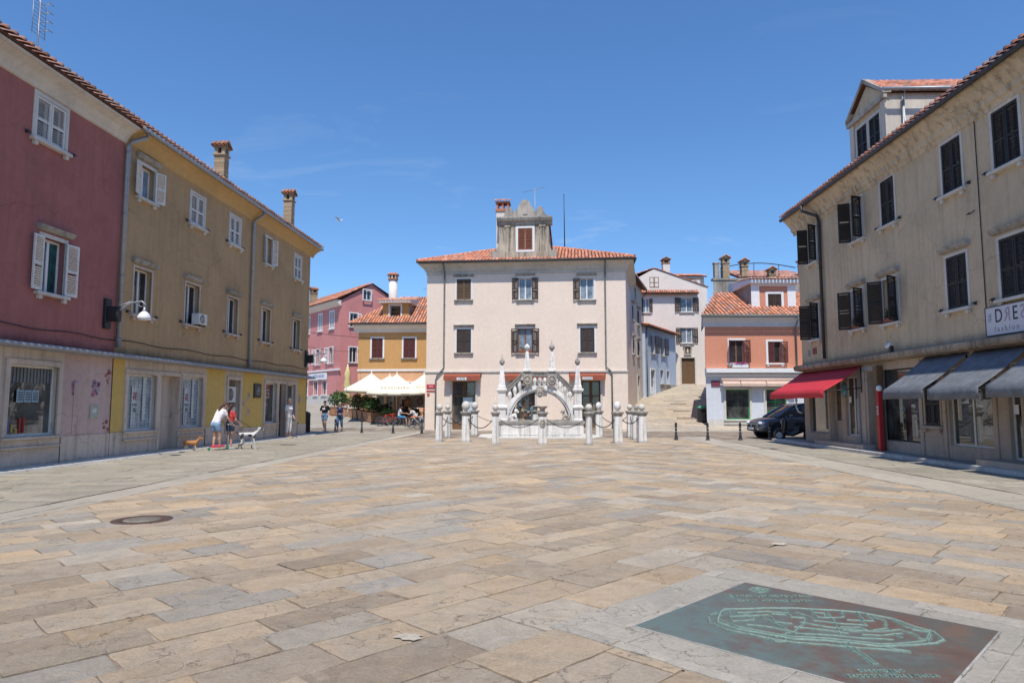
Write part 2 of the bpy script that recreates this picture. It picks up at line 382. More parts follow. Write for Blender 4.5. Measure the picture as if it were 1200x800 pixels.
def tiles(name, P0, U, V, w, l, parent, clip=None, base=(.42, .15, .075), pitch=.21, row=.36, edge=True, maxrows=None, name2='roof'):
    """half-round terracotta tiles laid in courses on a roof plane"""
    P0, U, V = Vector(P0), Vector(U).normalized(), Vector(V).normalized(); Nn = U.cross(V)
    mb = MB(); nc = int(w / pitch); nr = int(l / row) + 1
    for i in range(nc):
        u = (i + .5) * w / nc
        for j in range(nr if not maxrows else min(nr, maxrows)):
            v = j * row
            if v > l - .05: continue
            if clip and not clip(u, v + row * .5): continue
            k = rnd.uniform(.62, 1.28); g = rnd.random()
            c = (base[0] * k, base[1] * k * (1 + .35 * g), base[2] * k * (1 + .9 * g))
            if rnd.random() < .12: c = tuple(x * .5 + .12 for x in c)
            r0, r1 = .088, .072; du = rnd.uniform(-.008, .008); vs = []
            for (r, vv, lift) in ((r0, v - .03, .035), (r1, min(v + row, l), .012)):
                for q in range(6):
                    t = math.pi * q / 5; vs.append(P0 + U * (u + du - r * math.cos(t)) + V * vv + Nn * (lift + r * math.sin(t) * .85))
            mb.add(vs, [(q, q + 1, q + 7, q + 6) for q in range(5)] + [(0, 5, 4, 3, 2, 1)], 0, True, c)
    return mb.build(name, M['tile'], parent)
def brick_chimney(parent, x, y, z0, z1, w=.55, d=.55, style='brick', cap='tile'):
    """chimney with courses of brick, openings and a little roof"""
    mb = MB(); z = z0; i = 0; body = z1 - .62
    if style in ('brick',):
        while z < body:
            hh = .075; jx = rnd.uniform(-.006, .006); n = 3
            for a in range(n):
                k = rnd.uniform(.75, 1.2); c = (.42 * k, .31 * k, .2 * k); sh = (.5 if i % 2 else 0)
                xa = x - w / 2 + w * a / n; mb.box(xa + .004, xa + w / n - .004, y - d / 2 + jx, y + d / 2, z, z + hh - .008, 0, c)
            z += hh; i += 1
        mb.box(x - w / 2 + .015, x + w / 2 - .015, y - d / 2 + .015, y + d / 2 - .015, z0, body, 0, (.2, .17, .14))
    else:
        mb.box(x - w / 2, x + w / 2, y - d / 2, y + d / 2, z0, body, 1); 
    c = (.40, .2, .12) if style != 'brick' else (.4, .3, .2)
    mb.box(x - w / 2 - .05, x + w / 2 + .05, y - d / 2 - .05, y + d / 2 + .05, body, body + .06, 0, c)
    for sx in (-1, 1):
        for sy in (-1, 1):
            mb.box(x + sx * (w / 2 - .07) - .07, x + sx * (w / 2 - .07) + .07, y + sy * (d / 2 - .07) - .07, y + sy * (d / 2 - .07) + .07, body + .06, body + .32, 0, c)
    mb.box(x - .06, x + .06, y - d / 2 + .01, y + d / 2 - .01, body + .06, body + .32, 0, (.06, .05, .05))
    mb.box(x - w / 2 - .05, x + w / 2 + .05, y - d / 2 - .05, y + d / 2 + .05, body + .32, body + .37, 0, c)
    t = body + .37
    o = mb.build('chimney', [M['brick'], M['p_white']], parent)
    r = MB(); e = .1
    for sx in (-1, 1):
        r.quad((x, y - d / 2 - e, z1), (x, y + d / 2 + e, z1), (x + sx * (w / 2 + e), y + d / 2 + e, t), (x + sx * (w / 2 + e), y - d / 2 - e, t), col=(.3, .13, .08))
        for q in range(4):
            yy = y - d / 2 - e + .06 + q * (d + 2 * e - .12) / 3
            k = rnd.uniform(.7, 1.2); r.tube([(x, yy, z1 + .02), (x + sx * (w / 2 + e + .02), yy, t + .02)], [.05, .06], 6, col=(.42 * k, .19 * k, .11 * k))
    for sy in (-1, 1): r.quad((x - w / 2 - .03, y + sy * d / 2, t), (x + w / 2 + .03, y + sy * d / 2, t), (x, y + sy * d / 2, z1 - .03), col=(.45, .35, .26))
    r.quad((x - w / 2 - e, y - d / 2 - e, t), (x + w / 2 + e, y - d / 2 - e, t), (x + w / 2 + e, y + d / 2 + e, t), (x - w / 2 - e, y + d / 2 + e, t), col=(.2, .12, .08))
    r.build('chimney_cap', M['brick'], o); return o
def pipe(parent, pts, r=.055, mk='metal', clips=True):
    mb = MB(); mb.tube(pts, r, 10)
    if clips:
        for a, b in zip(pts[:-1], pts[1:]):
            if abs(a[2] - b[2]) > 2:
                n = int(abs(a[2] - b[2]) / 1.6)
                for i in range(n + 1):
                    z = min(a[2], b[2]) + .2 + i * (abs(a[2] - b[2]) - .4) / max(n, 1); mb.tube([(a[0], a[1], z), (a[0], a[1], z + .05)], r + .012, 10)
    return mb.build('drainpipe', M[mk], parent)

# ---------------------------------------------------------------- camera, light, sky
cam = bpy.data.objects.new('camera', bpy.data.cameras.new('camera')); COL.objects.link(cam)
cam.data.lens = 24; cam.data.sensor_width = 36; cam.data.clip_end = 3000; cam.data.clip_start = .05
cam.location = (0, 0, 1.5); cam.rotation_euler = (R(90) + math.atan(75 / 800), 0, 0)
bpy.context.scene.camera = cam
SE, HEAD = R(62), R(.8)          # sun elevation, direction of travel east of straight ahead
sun = bpy.data.objects.new('sun', bpy.data.lights.new('sun', 'SUN')); COL.objects.link(sun)
sun.data.energy = 4.9; sun.data.angle = R(.53); sun.data.color = (1, .945, .85)
dv = Vector((math.sin(HEAD) * math.cos(SE), math.cos(HEAD) * math.cos(SE), -math.sin(SE)))
sun.rotation_euler = dv.to_track_quat('-Z', 'Y').to_euler()
w = bpy.data.worlds.new('World'); bpy.context.scene.world = w; w.use_nodes = True; nt = w.node_tree; nt.nodes.clear()
sky = N(nt, 'ShaderNodeTexSky', sky_type='NISHITA'); sky.sun_disc = False; sky.sun_elevation = SE; sky.sun_rotation = R(180) - HEAD
sky.altitude = 20; sky.air_density = 1.0; sky.dust_density = .15; sky.ozone_density = 3.
tc = N(nt, 'ShaderNodeTexCoord'); sep = N(nt, 'ShaderNodeSeparateXYZ'); nt.links.new(tc.outputs['Generated'], sep.inputs[0])
mp = N(nt, 'ShaderNodeMapping'); mp.inputs['Scale'].default_value = (2.2, 2.2, 9); nt.links.new(tc.outputs['Generated'], mp.inputs[0])
mp.inputs['Location'].default_value = (.4, .0, .7)
cl = ramp(nt, nz(nt, mp.outputs[0], 1.6, 9, .62, .6), [(.58, 0), (.82, .7)])
band = ramp(nt, sep.outputs[2], [(.0, .95), (.2, .65), (.34, .22), (.5, .03)])
mm = N(nt, 'ShaderNodeMath', operation='MULTIPLY'); nt.links.new(cl, mm.inputs[0]); nt.links.new(band, mm.inputs[1])
hs = N(nt, 'ShaderNodeHueSaturation'); hs.inputs['Saturation'].default_value = 1.12; nt.links.new(sky.outputs[0], hs.inputs['Color'])
tint = ramp(nt, sep.outputs[2], [(.0, (.66, .86, 1.12)), (.12, (.78, .96, 1.16)), (.3, (.9, 1.06, 1.2)), (.6, (.92, 1.1, 1.28))])
cc = mix(nt, mm.outputs[0], mix(nt, 1., hs.outputs[0], tint, 'MULTIPLY'), (5.6, 6.2, 6.9))
bg = N(nt, 'ShaderNodeBackground'); bg.inputs[1].default_value = .14; nt.links.new(cc, bg.inputs[0])
wo = N(nt, 'ShaderNodeOutputWorld'); nt.links.new(bg.outputs[0], wo.inputs[0])
sc = bpy.context.scene; sc.view_settings.view_transform = 'Standard'; sc.view_settings.look = 'None'; sc.view_settings.exposure = 0

# ---------------------------------------------------------------- ground
def lx(lat, Y): return -lat + .056 * Y
def rx(lat, Y): return lat + .0249 * Y
def clip_half(poly, a, b):
    """keep the part of poly left of a->b"""
    out = []; n = len(poly)
    def sd(p): return (b[0] - a[0]) * (p[1] - a[1]) - (b[1] - a[1]) * (p[0] - a[0])
    for i in range(n):
        p, q = poly[i], poly[(i + 1) % n]; sp, sq_ = sd(p), sd(q)
        if sp >= 0: out.append(p)
        if (sp >= 0) != (sq_ >= 0):
            t = sp / (sp - sq_); out.append((p[0] + (q[0] - p[0]) * t, p[1] + (q[1] - p[1]) * t))
    return out
def pave(name, region, ang, cw, ln, palette, mat_, z=0., hv=.004, gap=.0065, near=14, label=None, tint=.15, fz=None, rows=None):
    mb = MB(); ca, sa = math.cos(ang), math.sin(ang)
    us = [p[0] * ca + p[1] * sa for p in region]; vs = [-p[0] * sa + p[1] * ca for p in region]
    if rows is None:
        rows = []; v = min(vs) - rnd.random() * cw[0]
        while v < max(vs): c = rnd.uniform(*cw); rows.append((v, c, -1e6, 1e6)); v += c
    for v, c, ulo, uhi in rows:
        if v > max(vs) or v + c < min(vs): continue
        u = max(min(us) - rnd.random() * ln[1], ulo); ue = min(max(us), uhi)
        while u < ue - .01:
            L = rnd.uniform(*ln); sk = rnd.uniform(-.02, .02)
            if u + L > uhi - .3: L = uhi - u; sk = 0
            if u == ulo: sk = 0
            poly = [(u, v), (u + L + sk, v), (u + L - sk, v + c), (u, v + c)]
            poly = [(p[0] * ca - p[1] * sa, p[0] * sa + p[1] * ca) for p in poly]
            u += L
            for i in range(len(region)):
                poly = clip_half(poly, region[i], region[(i + 1) % len(region)])
                if len(poly) < 3: break
            if len(poly) < 3: continue
            cx, cy = sum(p[0] for p in poly) / len(poly), sum(p[1] for p in poly) / len(poly)
            d = math.hypot(cx, cy); seg = .07 if d < 8 else (.16 if d < near else 9)
            pts = []
            g = gap * rnd.uniform(.5, 1.5)
            for i in range(len(poly)):
                p, q = Vector(poly[i]), Vector(poly[(i + 1) % len(poly)]); e = q - p; le = e.length
                if le < .02: continue
                nrm = Vector((-e.y, e.x)) / le; k = max(1, int(le / seg))
                for j in range(k):
                    r = p + e * (j / k); am = .009 if seg < 1 else 0
                    off = g + am * (noise.noise(Vector((r.x * 5, r.y * 5, i + c * 10))) + .5 * rnd.uniform(-1, 1))
                    if j == 0: r = r + (Vector((cx, cy)) - r).normalized() * (g * 1.5); pts.append(r)
                    else: pts.append(r + nrm * off)
            if len(pts) < 3: continue
            h = z + rnd.uniform(-hv, hv); tx, ty = rnd.uniform(-.004, .004), rnd.uniform(-.004, .004)
            def Z(p, dz=0):
                b = fz(p) if fz else 0
                return (p.x, p.y, b + h + dz + (p.x - cx) * tx + (p.y - cy) * ty)
            n = len(pts); col = rnd.choices([p[0] for p in palette], [p[1] for p in palette])[0]; k = rnd.uniform(1 - tint, 1 + tint)
            col = tuple(x * k for x in col)
            ctr = Vector((cx, cy))
            if d < near:
                top = [p + (ctr - p).normalized() * .008 for p in pts]
                mb.add([Z(p, -.014) for p in pts] + [Z(p, -.003) for p in pts] + [Z(p) for p in top],
                       [(i, (i + 1) % n, n + (i + 1) % n, n + i) for i in range(n)] + [(n + i, n + (i + 1) % n, 2 * n + (i + 1) % n, 2 * n + i) for i in range(n)] + [tuple(range(2 * n, 3 * n))], 0, False, col)
            else:
                mb.add([Z(p, -.014) for p in pts] + [Z(p) for p in pts], [(i, (i + 1) % n, n + (i + 1) % n, n + i) for i in range(n)] + [tuple(range(n, 2 * n))], 0, False, col)
    o = mb.build(name, mat_); tag(o, label, None, None, 'structure'); return o

m, nt, b = new_mat('jointing sand'); co = coords(nt)
c1 = mix(nt, ramp(nt, nz(nt, co, 1.1, 7, .7), [(.42, 0), (.6, 1)]), (.14, .11, .085), (.34, .27, .20))
nt.links.new(c1, b.inputs['Base Color']); b.inputs['Roughness'].default_value = .95; M['joint'] = m
mb = MB(); mb.quad((-900, -600, -.013), (900, -600, -.013), (900, 1800, -.013), (-900, 1800, -.013))
tag(mb.build('ground', M['joint']), 'sandy bedding ground under the paving', None, None, 'structure')
OCH = [((.515, .390, .265), 28), ((.545, .395, .25), 10), ((.490, .388, .28), 26), ((.39, .345, .29), 16), ((.415, .32, .23), 15), ((.52, .445, .35), 9)]
GRY = [((.365, .33, .265), 30), ((.33, .298, .24), 22), ((.40, .36, .295), 14), ((.38, .33, .25), 12)]
LGT = [((.46, .41, .335), 10), ((.43, .385, .315), 10), ((.48, .425, .35), 6)]
A = [(lx(7.06, -3), -3), (rx(7.1, -3), -3), (rx(7.1, 32), 32), (lx(7.06, 32), 32)]
VS = [-12.]; 
while VS[-1] < 34: VS.append(VS[-1] + rnd.uniform(.30, .50))
K0 = 1.95 * math.sqrt(2)
pave('plaza_paving', A, R(45), (.38, .62), (.42, 1.1), OCH, M['slab'], label='worn ochre and grey sandstone slabs laid diagonally, left half', rows=[(p, q - p, -1e6, q + K0) for p, q in zip(VS[:-1], VS[1:])])
pave('plaza_paving', A, R(-45), (.38, .62), (.42, 1.1), OCH, M['slab'], label='worn ochre and grey sandstone slabs laid diagonally, right half', rows=[(p + K0, q - p, -p, 1e6) for p, q in zip(VS[:-1], VS[1:])])
aL, aR = math.atan2(1, .056), math.atan2(1, .0249)
pave('border_strip', [(lx(7.66, 0), 0), (lx(7.05, 0), 0), (lx(7.05, 40), 40), (lx(7.66, 40), 40)], aL, (.6, .62), (1.2, 2.0), LGT, M['greyslab'], z=.004, gap=.004, near=20, label='smooth pale stone border strip on the left', tint=.05)
pave('border_strip', [(rx(7.1, 0), 0), (rx(8.3, 0), 0), (rx(8.3, 33), 33), (rx(7.1, 33), 33)], aR, (.58, .6), (1.2, 2.0), LGT, M['greyslab'], z=.004, gap=.004, near=20, label='smooth pale stone border strip on the right', tint=.05)
pave('side_paving', [(lx(11.97, 3), 3), (lx(7.72, 3), 3), (lx(7.72, 40), 40), (lx(11.97, 40), 40)], R(4), (.22, .42), (.5, 1.2), GRY, M['greyslab'], gap=.004, near=25, label='rough grey stone paving beside the left row of houses', tint=.08)
pave('side_paving', [(rx(8.38, 3), 3), (rx(10.44, 3), 3), (rx(10.44, 30), 30), (rx(8.38, 30), 30)], R(-4), (.22, .42), (.5, 1.2), GRY, M['greyslab'], gap=.004, near=25, label='rough grey stone paving beside the right row of shops', tint=.08)
GR2 = [((.38, .345, .295), 10), ((.345, .315, .27), 8), ((.41, .375, .32), 6)]
pave('cross_street', [(-7.9, 32), (15, 32), (15, 42.5), (-14, 42.5), (-11.9, 32)][0:1] + [(11.6, 32), (30, 32), (30, 42.5), (-22, 42.5), (-22, 40), (-5, 40)], R(-3), (.35, .5), (.7, 1.4), GR2, M['greyslab'], gap=.004, near=1, label='grey stone street crossing behind the well', tint=.07)
pave('cross_street', [(-40, 35.3), (-9.9, 35.3), (-5.0, 39.99), (-40, 39.99)], R(-3), (.35, .5), (.7, 1.4), GR2, M['greyslab'], gap=.004, near=1, label='grey stone street at the left house corner', tint=.07)
def zL(Y): return max(0., min(1.72, .08 * (Y - 43.2))) if Y < 63 else 1.6 + .02 * (Y - 63)
def zR(Y): return max(0., .144 * (Y - 40.2))
def sheet(name, xs, ys, zf, mat_, label):
    mb = MB()
    for a, b_ in zip(ys[:-1], ys[1:]):
        (x0, x1), (x2, x3) = xs(a), xs(b_)
        mb.quad((x0, a, zf(a)), (x1, a, zf(a)), (x3, b_, zf(b_)), (x2, b_, zf(b_)))
    return tag(mb.build(name, mat_), label, None, None, 'structure')
sheet('side_street_bed', lambda Y: (-45, -2), [42.4 + i * 2 for i in range(25)], lambda Y: zL(Y) - .011, M['joint'], 'bedding under the rising left street')
sheet('ramp_street_bed', lambda Y: (4, 30), [40.3 + i * 2 for i in range(25)], lambda Y: zR(Y) - .011, M['joint'], 'bedding under the steep right street')
pave('side_street', [(-30, 42.4), (-4, 42.4), (-4, 60), (-12, 72), (-30, 72)], R(8), (.35, .5), (.7, 1.4), GR2, M['greyslab'], gap=.004, near=1, label='grey stone street rising between the café and the rose house', tint=.07, fz=lambda p: zL(p.y))
pave('ramp_street', [(6, 40.2), (18, 40.2), (22, 66), (8, 66)], R(14), (.3, .5), (.6, 1.3), [((.50, .42, .32), 10), ((.46, .40, .33), 10), ((.42, .37, .31), 8), ((.55, .47, .37), 5)], M['slab'], gap=.006, near=1, label='steep stone paved lane climbing between the houses', tint=.08, fz=lambda p: zR(p.y))
for i, Y in enumerate((44.5, 47.6, 51)):
    mb = MB(); x0 = 10.6 + (Y - 43) * .17; mb.box(x0 - .1, x0 + 1.0, Y, Y + .35, zR(Y) - .02, zR(Y) + .10, 0, (.34, .29, .23))
    tag(mb.build('lane_step', M['greyslab'], bevel=.02), None, None, None, 'structure'); 
# kerbs
mb = MB(); P = [(lx(11.95, 5), 5), (lx(12.43, 5), 5), (lx(12.43, 35.2), 35.2), (lx(11.95, 35.2), 35.2)]
Y = 5.
while Y < 35:
    Y2 = min(Y + rnd.uniform(1, 1.7), 35.1); k = rnd.uniform(.9, 1.05); c = (.66 * k, .62 * k, .57 * k)
    mb.add([(lx(11.95, Y), Y, -.01), (lx(12.45, Y), Y, -.01), (lx(12.45, Y2 - .01), Y2 - .01, -.01), (lx(11.95, Y2 - .01), Y2 - .01, -.01), (lx(11.97, Y), Y, .045), (lx(12.45, Y), Y, .07), (lx(12.45, Y2 - .01), Y2 - .01, .07), (lx(11.97, Y2 - .01), Y2 - .01, .045)],
           [(0, 1, 2, 3), (4, 7, 6, 5), (0, 4, 5, 1), (1, 5, 6, 2), (2, 6, 7, 3), (3, 7, 4, 0)], col=c); Y = Y2
tag(mb.build('kerb', M['greyslab']), 'white limestone kerb along the left house fronts', None, None, 'structure')
mb = MB(); Y = 4.
while Y < 29.5:
    Y2 = min(Y + rnd.uniform(1, 1.7), 29.6); k = rnd.uniform(.9, 1.05)
    for a, b_, zt, c in ((10.42, 10.62, .1, (.66 * k, .62 * k, .57 * k)), (10.625, 11.3, .1, (.36 * k, .34 * k, .31 * k))):
        mb.add([(rx(a, Y), Y, -.01), (rx(b_, Y), Y, -.01), (rx(b_, Y2 - .01), Y2 - .01, -.01), (rx(a, Y2 - .01), Y2 - .01, -.01), (rx(a, Y), Y, zt), (rx(b_, Y), Y, zt), (rx(b_, Y2 - .01), Y2 - .01, zt), (rx(a, Y2 - .01), Y2 - .01, zt)],
               [(0, 3, 2, 1), (4, 5, 6, 7), (0, 1, 5, 4), (1, 2, 6, 5), (2, 3, 7, 6), (3, 0, 4, 7)], col=c)
    Y = Y2
tag(mb.build('pavement', M['greyslab'], bevel=.01), 'raised stone pavement with white kerb under the right shops', None, None, 'structure')
# long drain slots beside the border strips
for f, a0, Y0, Y1 in ((lx, 7.69, 6.5, 38), (rx, 8.34, 6, 29)):
    mb = MB(); Y = Y0
    while Y < Y1:
        Y2 = Y + rnd.uniform(1.2, 2.4); ww = rnd.uniform(.012, .022)
        mb.quad((f(a0 - ww, Y), Y, .003), (f(a0 + ww, Y), Y, .003), (f(a0 + ww, Y2), Y2, .003), (f(a0 - ww, Y2), Y2, .003)); Y = Y2 + rnd.uniform(.02, .25)
    tag(mb.build('drain_slot', M['rubber']), None, None, None, 'structure')
M['patch'] = surf('old mortar', (.46, .40, .32), .9, .3, 9, .3)
# pale repair patches
for cx, cy, r in ((-.67, 4.6, .085), (2.9, 7.6, .10)):
    mb = MB(); n = 22; mb.add([(cx + r * 1.2 * math.cos(t) * q, cy + r * math.sin(t) * q, .0075) for t, q in [(2 * math.pi * i / n, .75 + .45 * noise.noise(Vector((i * .7, cx, cy)))) for i in range(n)]], [tuple(range(n))])
    tag(mb.build('mortar_patch', M['patch']), None, None, None, 'structure')
# manholes
def manhole(x, y, r, label):
    t = empty('manhole_cover', label, 'manhole cover', (x, y, .004))
    mb = MB(); mb.lathe([(r * .62, -.01), (r * .62, .004), (r * .99, .004), (r, .0), (r, -.01)], n=40); mb.build('rim', surf('rusty iron', (.12, .075, .06), .7, .4, 20, .5, 60, metal=.3), t)
    mb = MB(); mb.lathe([(r * .6, -.01), (r * .6, .006), (0.001, .006)], n=32, col=(.30, .26, .21)); mb.col = (.26, .22, .18)
    for i in range(-4, 5):
        for j in range(-4, 5):
            if i * i + j * j < 18: mb.box(i * r * .12 - .012, i * r * .12 + .012, j * r * .12 - .012, j * r * .12 + .012, .006, .011)
    mb.build('lid', M['greyslab'], t)
manhole(-4.87, 9.17, .37, 'round rusty iron manhole cover with pale lid set in the ochre slabs')
for x, y, g in ((-10.9, 22.3, 0), (-8.6, 26.5, 0), (8.9, 24.0, 0)):
    t = empty('drain_grate', {-10.9: 'small iron grate in the grey paving by the corgi', -8.6: 'small iron grate near the pale strip beyond the girls', 8.9: 'small iron grate in front of the red awning'}[x], 'drain grate', (x, y, 0))
    mb = MB(); mb.box(-.3, .3, -.16, .16, -.01, .005); mb.build('frame', M['darkmetal'], t)
    mb = MB()
    for i in range(9): mb.box(-.27 + i * .06, -.24 + i * .06, -.13, .13, .005, .012)
    mb.build('bars', M['rubber'], t)

# ---------------------------------------------------------------- bronze map set in the ground
def bronze():
    m, nt, b = new_mat('patinated bronze'); co = coords(nt)
    f = nz(nt, co, 1.7, 7, .65, .5); base = ramp(nt, f, [(.3, (.095, .062, .052)), (.45, (.14, .085, .06)), (.55, (.105, .10, .082)), (.7, (.165, .10, .066))])
    # verdigris spreads from the left corner
    g = N(nt, 'ShaderNodeSeparateXYZ'); nt.links.new(co, g.inputs[0])
    ad = N(nt, 'ShaderNodeMath', operation='MULTIPLY_ADD'); ad.inputs[1].default_value = -.16; nt.links.new(g.outputs[0], ad.inputs[0]); nt.links.new(nz(nt, co, 5, 8, .75), ad.inputs[2])
    col = mix(nt, ramp(nt, ad.outputs[0], [(.44, 0), (.66, .85)]), base, (.115, .16, .14))
    nt.links.new(col, b.inputs['Base Color']); b.inputs['Metallic'].default_value = .1
    nt.links.new(ramp(nt, nz(nt, co, 7, 6, .7), [(.3, .42), (.7, .65)]), b.inputs['Roughness'])
    bump(nt, b, nz(nt, co, 30, 7, .7), .35, .006); return m
M['bronze'] = bronze(); M['verd'] = surf('verdigris', (.21, .29, .24), .7, .3, 30, .3, 120); M['verd2'] = surf('dull verdigris', (.115, .15, .125), .65, .45, 25, .3, 100)
mc = Vector((2.03, 4.74)); ma = R(-45)
mp_ = empty('map_plaque', 'patinated bronze relief map of the old town set into the paving', 'map plaque', (mc.x, mc.y, 0), 0)
mb = MB(); mb.T = Matrix.Rotation(ma, 4, 'Z'); mb.box(-.885, .885, -.8, .8, -.01, .016); mb.build('plate', M['bronze'], mp_, bevel=.003)
mb = MB(); mb.T = Matrix.Rotation(ma, 4, 'Z'); mb.box(-.9, .9, -.815, .815, -.01, .012); mb.build('seat_edge', M['stonedark'], mp_)
SH = {"outer": [[1.555, 5.155], [1.839, 5.179], [2.104, 5.179], [2.346, 5.131], [2.508, 5.077], [2.661, 4.927], [2.717, 4.752], [2.778, 4.654], [2.744, 4.498], [2.656, 4.439], [2.468, 4.398], [2.276, 4.381], [2.143, 4.439], [2.001, 4.486], [1.803, 4.51], [1.636, 4.621], [1.497, 4.719], [1.418, 4.856], [1.48, 5.023], [1.555, 5.155]],
 "o2": [[1.385, 4.978], [1.361, 4.856], [1.425, 4.699], [1.529, 4.621], [1.643, 4.528], [1.779, 4.45], [1.966, 4.41], [2.14, 4.353], [2.32, 4.314], [2.4, 4.281]], "o3": [[1.41, 5.023], [1.47, 5.054], [1.489, 4.978]], "o4": [[1.45, 4.9], [1.52, 4.76], [1.65, 4.66], [1.81, 4.56], [2.0, 4.53], [2.15, 4.48], [2.3, 4.42], [2.47, 4.44], [2.62, 4.48]],
 "s1": [[1.579, 5.116], [1.526, 4.877], [1.683, 4.905], [1.705, 5.001], [1.652, 5.016]], "s2": [[1.535, 4.978], [1.679, 4.993], [1.829, 5.023], [1.811, 4.856], [1.909, 4.821]], "s3": [[1.998, 5.155], [1.968, 4.964], [2.053, 4.949], [2.014, 4.856], [1.863, 4.654], [1.697, 4.559]],
 "s4": [[2.17, 5.139], [2.152, 4.964], [2.237, 4.949], [2.336, 4.964], [2.386, 5.116]], "s5": [[2.097, 4.891], [2.244, 4.821], [2.405, 4.786], [2.414, 4.891], [2.33, 4.905]], "s6": [[1.991, 4.856], [2.123, 4.752], [2.288, 4.686], [2.422, 4.654]], "s7": [[1.849, 4.621], [2.049, 4.59], [2.23, 4.528], [2.422, 4.498]],
 "s8": [[2.485, 5.077], [2.437, 4.891], [2.497, 4.877], [2.532, 5.054]], "s9": [[2.273, 5.077], [2.211, 4.821], [2.134, 4.59]], "s10": [[2.543, 4.964], [2.584, 4.891], [2.501, 4.719], [2.396, 4.686]], "s11": [[2.422, 4.654], [2.577, 4.699], [2.619, 4.621], [2.624, 4.559]], "s12": [[2.657, 4.686], [2.745, 4.654], [2.64, 4.498], [2.606, 4.528]],
 "s13": [[2.776, 4.686], [2.615, 4.439]], "s14": [[2.211, 4.752], [2.337, 4.739], [2.353, 4.686], [2.25, 4.654], [2.201, 4.686]], "s15": [[1.763, 5.001], [1.789, 4.856], [1.833, 4.686]], "s16": [[1.858, 5.038], [1.945, 5.023]], "s17": [[2.179, 5.077], [2.239, 5.054], [2.204, 4.978]], "s18": [[2.641, 4.891], [2.651, 4.752], [2.7, 4.686]], "s19": [[2.491, 4.621], [2.502, 4.528]],
 "s20": [[1.6, 4.8], [1.75, 4.74], [1.86, 4.65]], "s21": [[1.9, 4.75], [2.05, 4.7], [2.2, 4.62]], "s22": [[2.05, 5.08], [2.1, 4.98], [2.1, 4.9]], "s23": [[1.62, 5.07], [1.85, 5.1], [1.98, 5.06]], "s24": [[2.28, 4.6], [2.4, 4.58], [2.55, 4.62]],
 "pier": [[2.112, 4.46], [2.10, 4.30], [2.11, 4.09], [2.08, 4.09], [2.07, 4.30], [2.08, 4.46]], "h1": [[1.644, 4.559], [1.662, 4.468], [1.736, 4.468], [1.75, 4.55]], "h2": [[2.31, 4.37], [2.346, 4.325], [2.41, 4.297]],
 "emb": [[1.917, 5.683], [1.95, 5.73], [2.022, 5.752], [2.083, 5.703], [2.025, 5.616], [1.96, 5.60], [1.917, 5.683]], "emb2": [[1.96, 5.68], [2.0, 5.71], [2.04, 5.68], [2.0, 5.64], [1.96, 5.68]]}
wide, thin = MB(), MB()
def ribbon(mb, pts, w_, z0, z1):
    for a, b_ in zip(pts[:-1], pts[1:]):
        a, b_ = Vector(a) - mc, Vector(b_) - mc; d = (b_ - a).normalized(); n = Vector((-d.y, d.x)) * w_; a = a - d * w_ * .6; b_ = b_ + d * w_ * .6
        j = rnd.uniform(0, .0006)
        mb.add([(*(a - n), z0), (*(b_ - n), z0), (*(b_ + n), z0), (*(a + n), z0), (*(a - n * .5), z1 + j), (*(b_ - n * .5), z1 + j), (*(b_ + n * .5), z1 + j), (*(a + n * .5), z1 + j)], [(4, 5, 6, 7), (0, 1, 5, 4), (1, 2, 6, 5), (2, 3, 7, 6), (3, 0, 4, 7)])
for k, pts in SH.items():
    pts2 = [pts[0]]
    for a, b_ in zip(pts[:-1], pts[1:]):
        kk = max(1, int(math.dist(a, b_) / .06))
        for i in range(1, kk + 1): pts2.append((a[0] + (b_[0] - a[0]) * i / kk + (rnd.uniform(-.006, .006) if i < kk else 0), a[1] + (b_[1] - a[1]) * i / kk + (rnd.uniform(-.006, .006) if i < kk else 0)))
    ribbon(wide, pts2, .017, .0155, .0185); ribbon(thin, pts2, .0042 if k != 'outer' else .007, .018, .0245)
wide.build('relief_ground', M['verd2'], mp_); thin.build('relief_lines', M['verd'], mp_)
for body, size, x, y in (('CIVITAS IUSTINOPOLITANA', .062, 2.02, 5.50), ('CAPUT HISTRIAE KOPER', .062, 2.0, 5.37), ('GIACOMO FINO', .05, 2.07, 3.985), ('CAPODISTRIA POLA E VENEZIA', .05, 2.10, 3.915)):
    text('inscription', body, size, M['verd'], mp_, (x - mc.x, y - mc.y, .019), (0, 0, 0), .004, (.84 if size > .06 else .72, 1, 1))
BD = []
for (a, b_, c, d) in ((-1.3, 1.3, .815, 1.22), (-1.3, 1.3, -1.22, -.815), (-1.3, -.9, -.815, .815), (.9, 1.3, -.815, .815)): BD.append((a, b_, c, d))
for i, (a, b_, c, d) in enumerate(BD):
    T = Matrix.Translation((mc.x, mc.y, 0)) @ Matrix.Rotation(ma, 4, 'Z')
    poly = [tuple((T @ Vector((x, y, 0))).xy) for x, y in ((a, c), (b_, c), (b_, d), (a, d))]
    pave('map_surround', poly, ma if i < 2 else ma + R(90), (.41, .42), (.45, 1.0), [((.46, .41, .34), 10), ((.43, .385, .32), 8), ((.41, .37, .31), 4)], M['greyslab'], z=.011, gap=.003, hv=.001, label='pale grey stone surround of the bronze map', tint=.05)

# ================================================================ left row of houses
LF = (-12.42, 0, math.atan2(1, 45 / 803.))
UE = 34.95
red = froot('red_house', 'faded dark red plaster house at the left edge, white shutters, pale cove cornice', 'house', LF, 9.0)
och = froot('brown_house', 'long brown ochre plaster house with yellow shop level and two brick chimneys', 'house', LF, 19.42)
U0, US = 7.0, 19.42
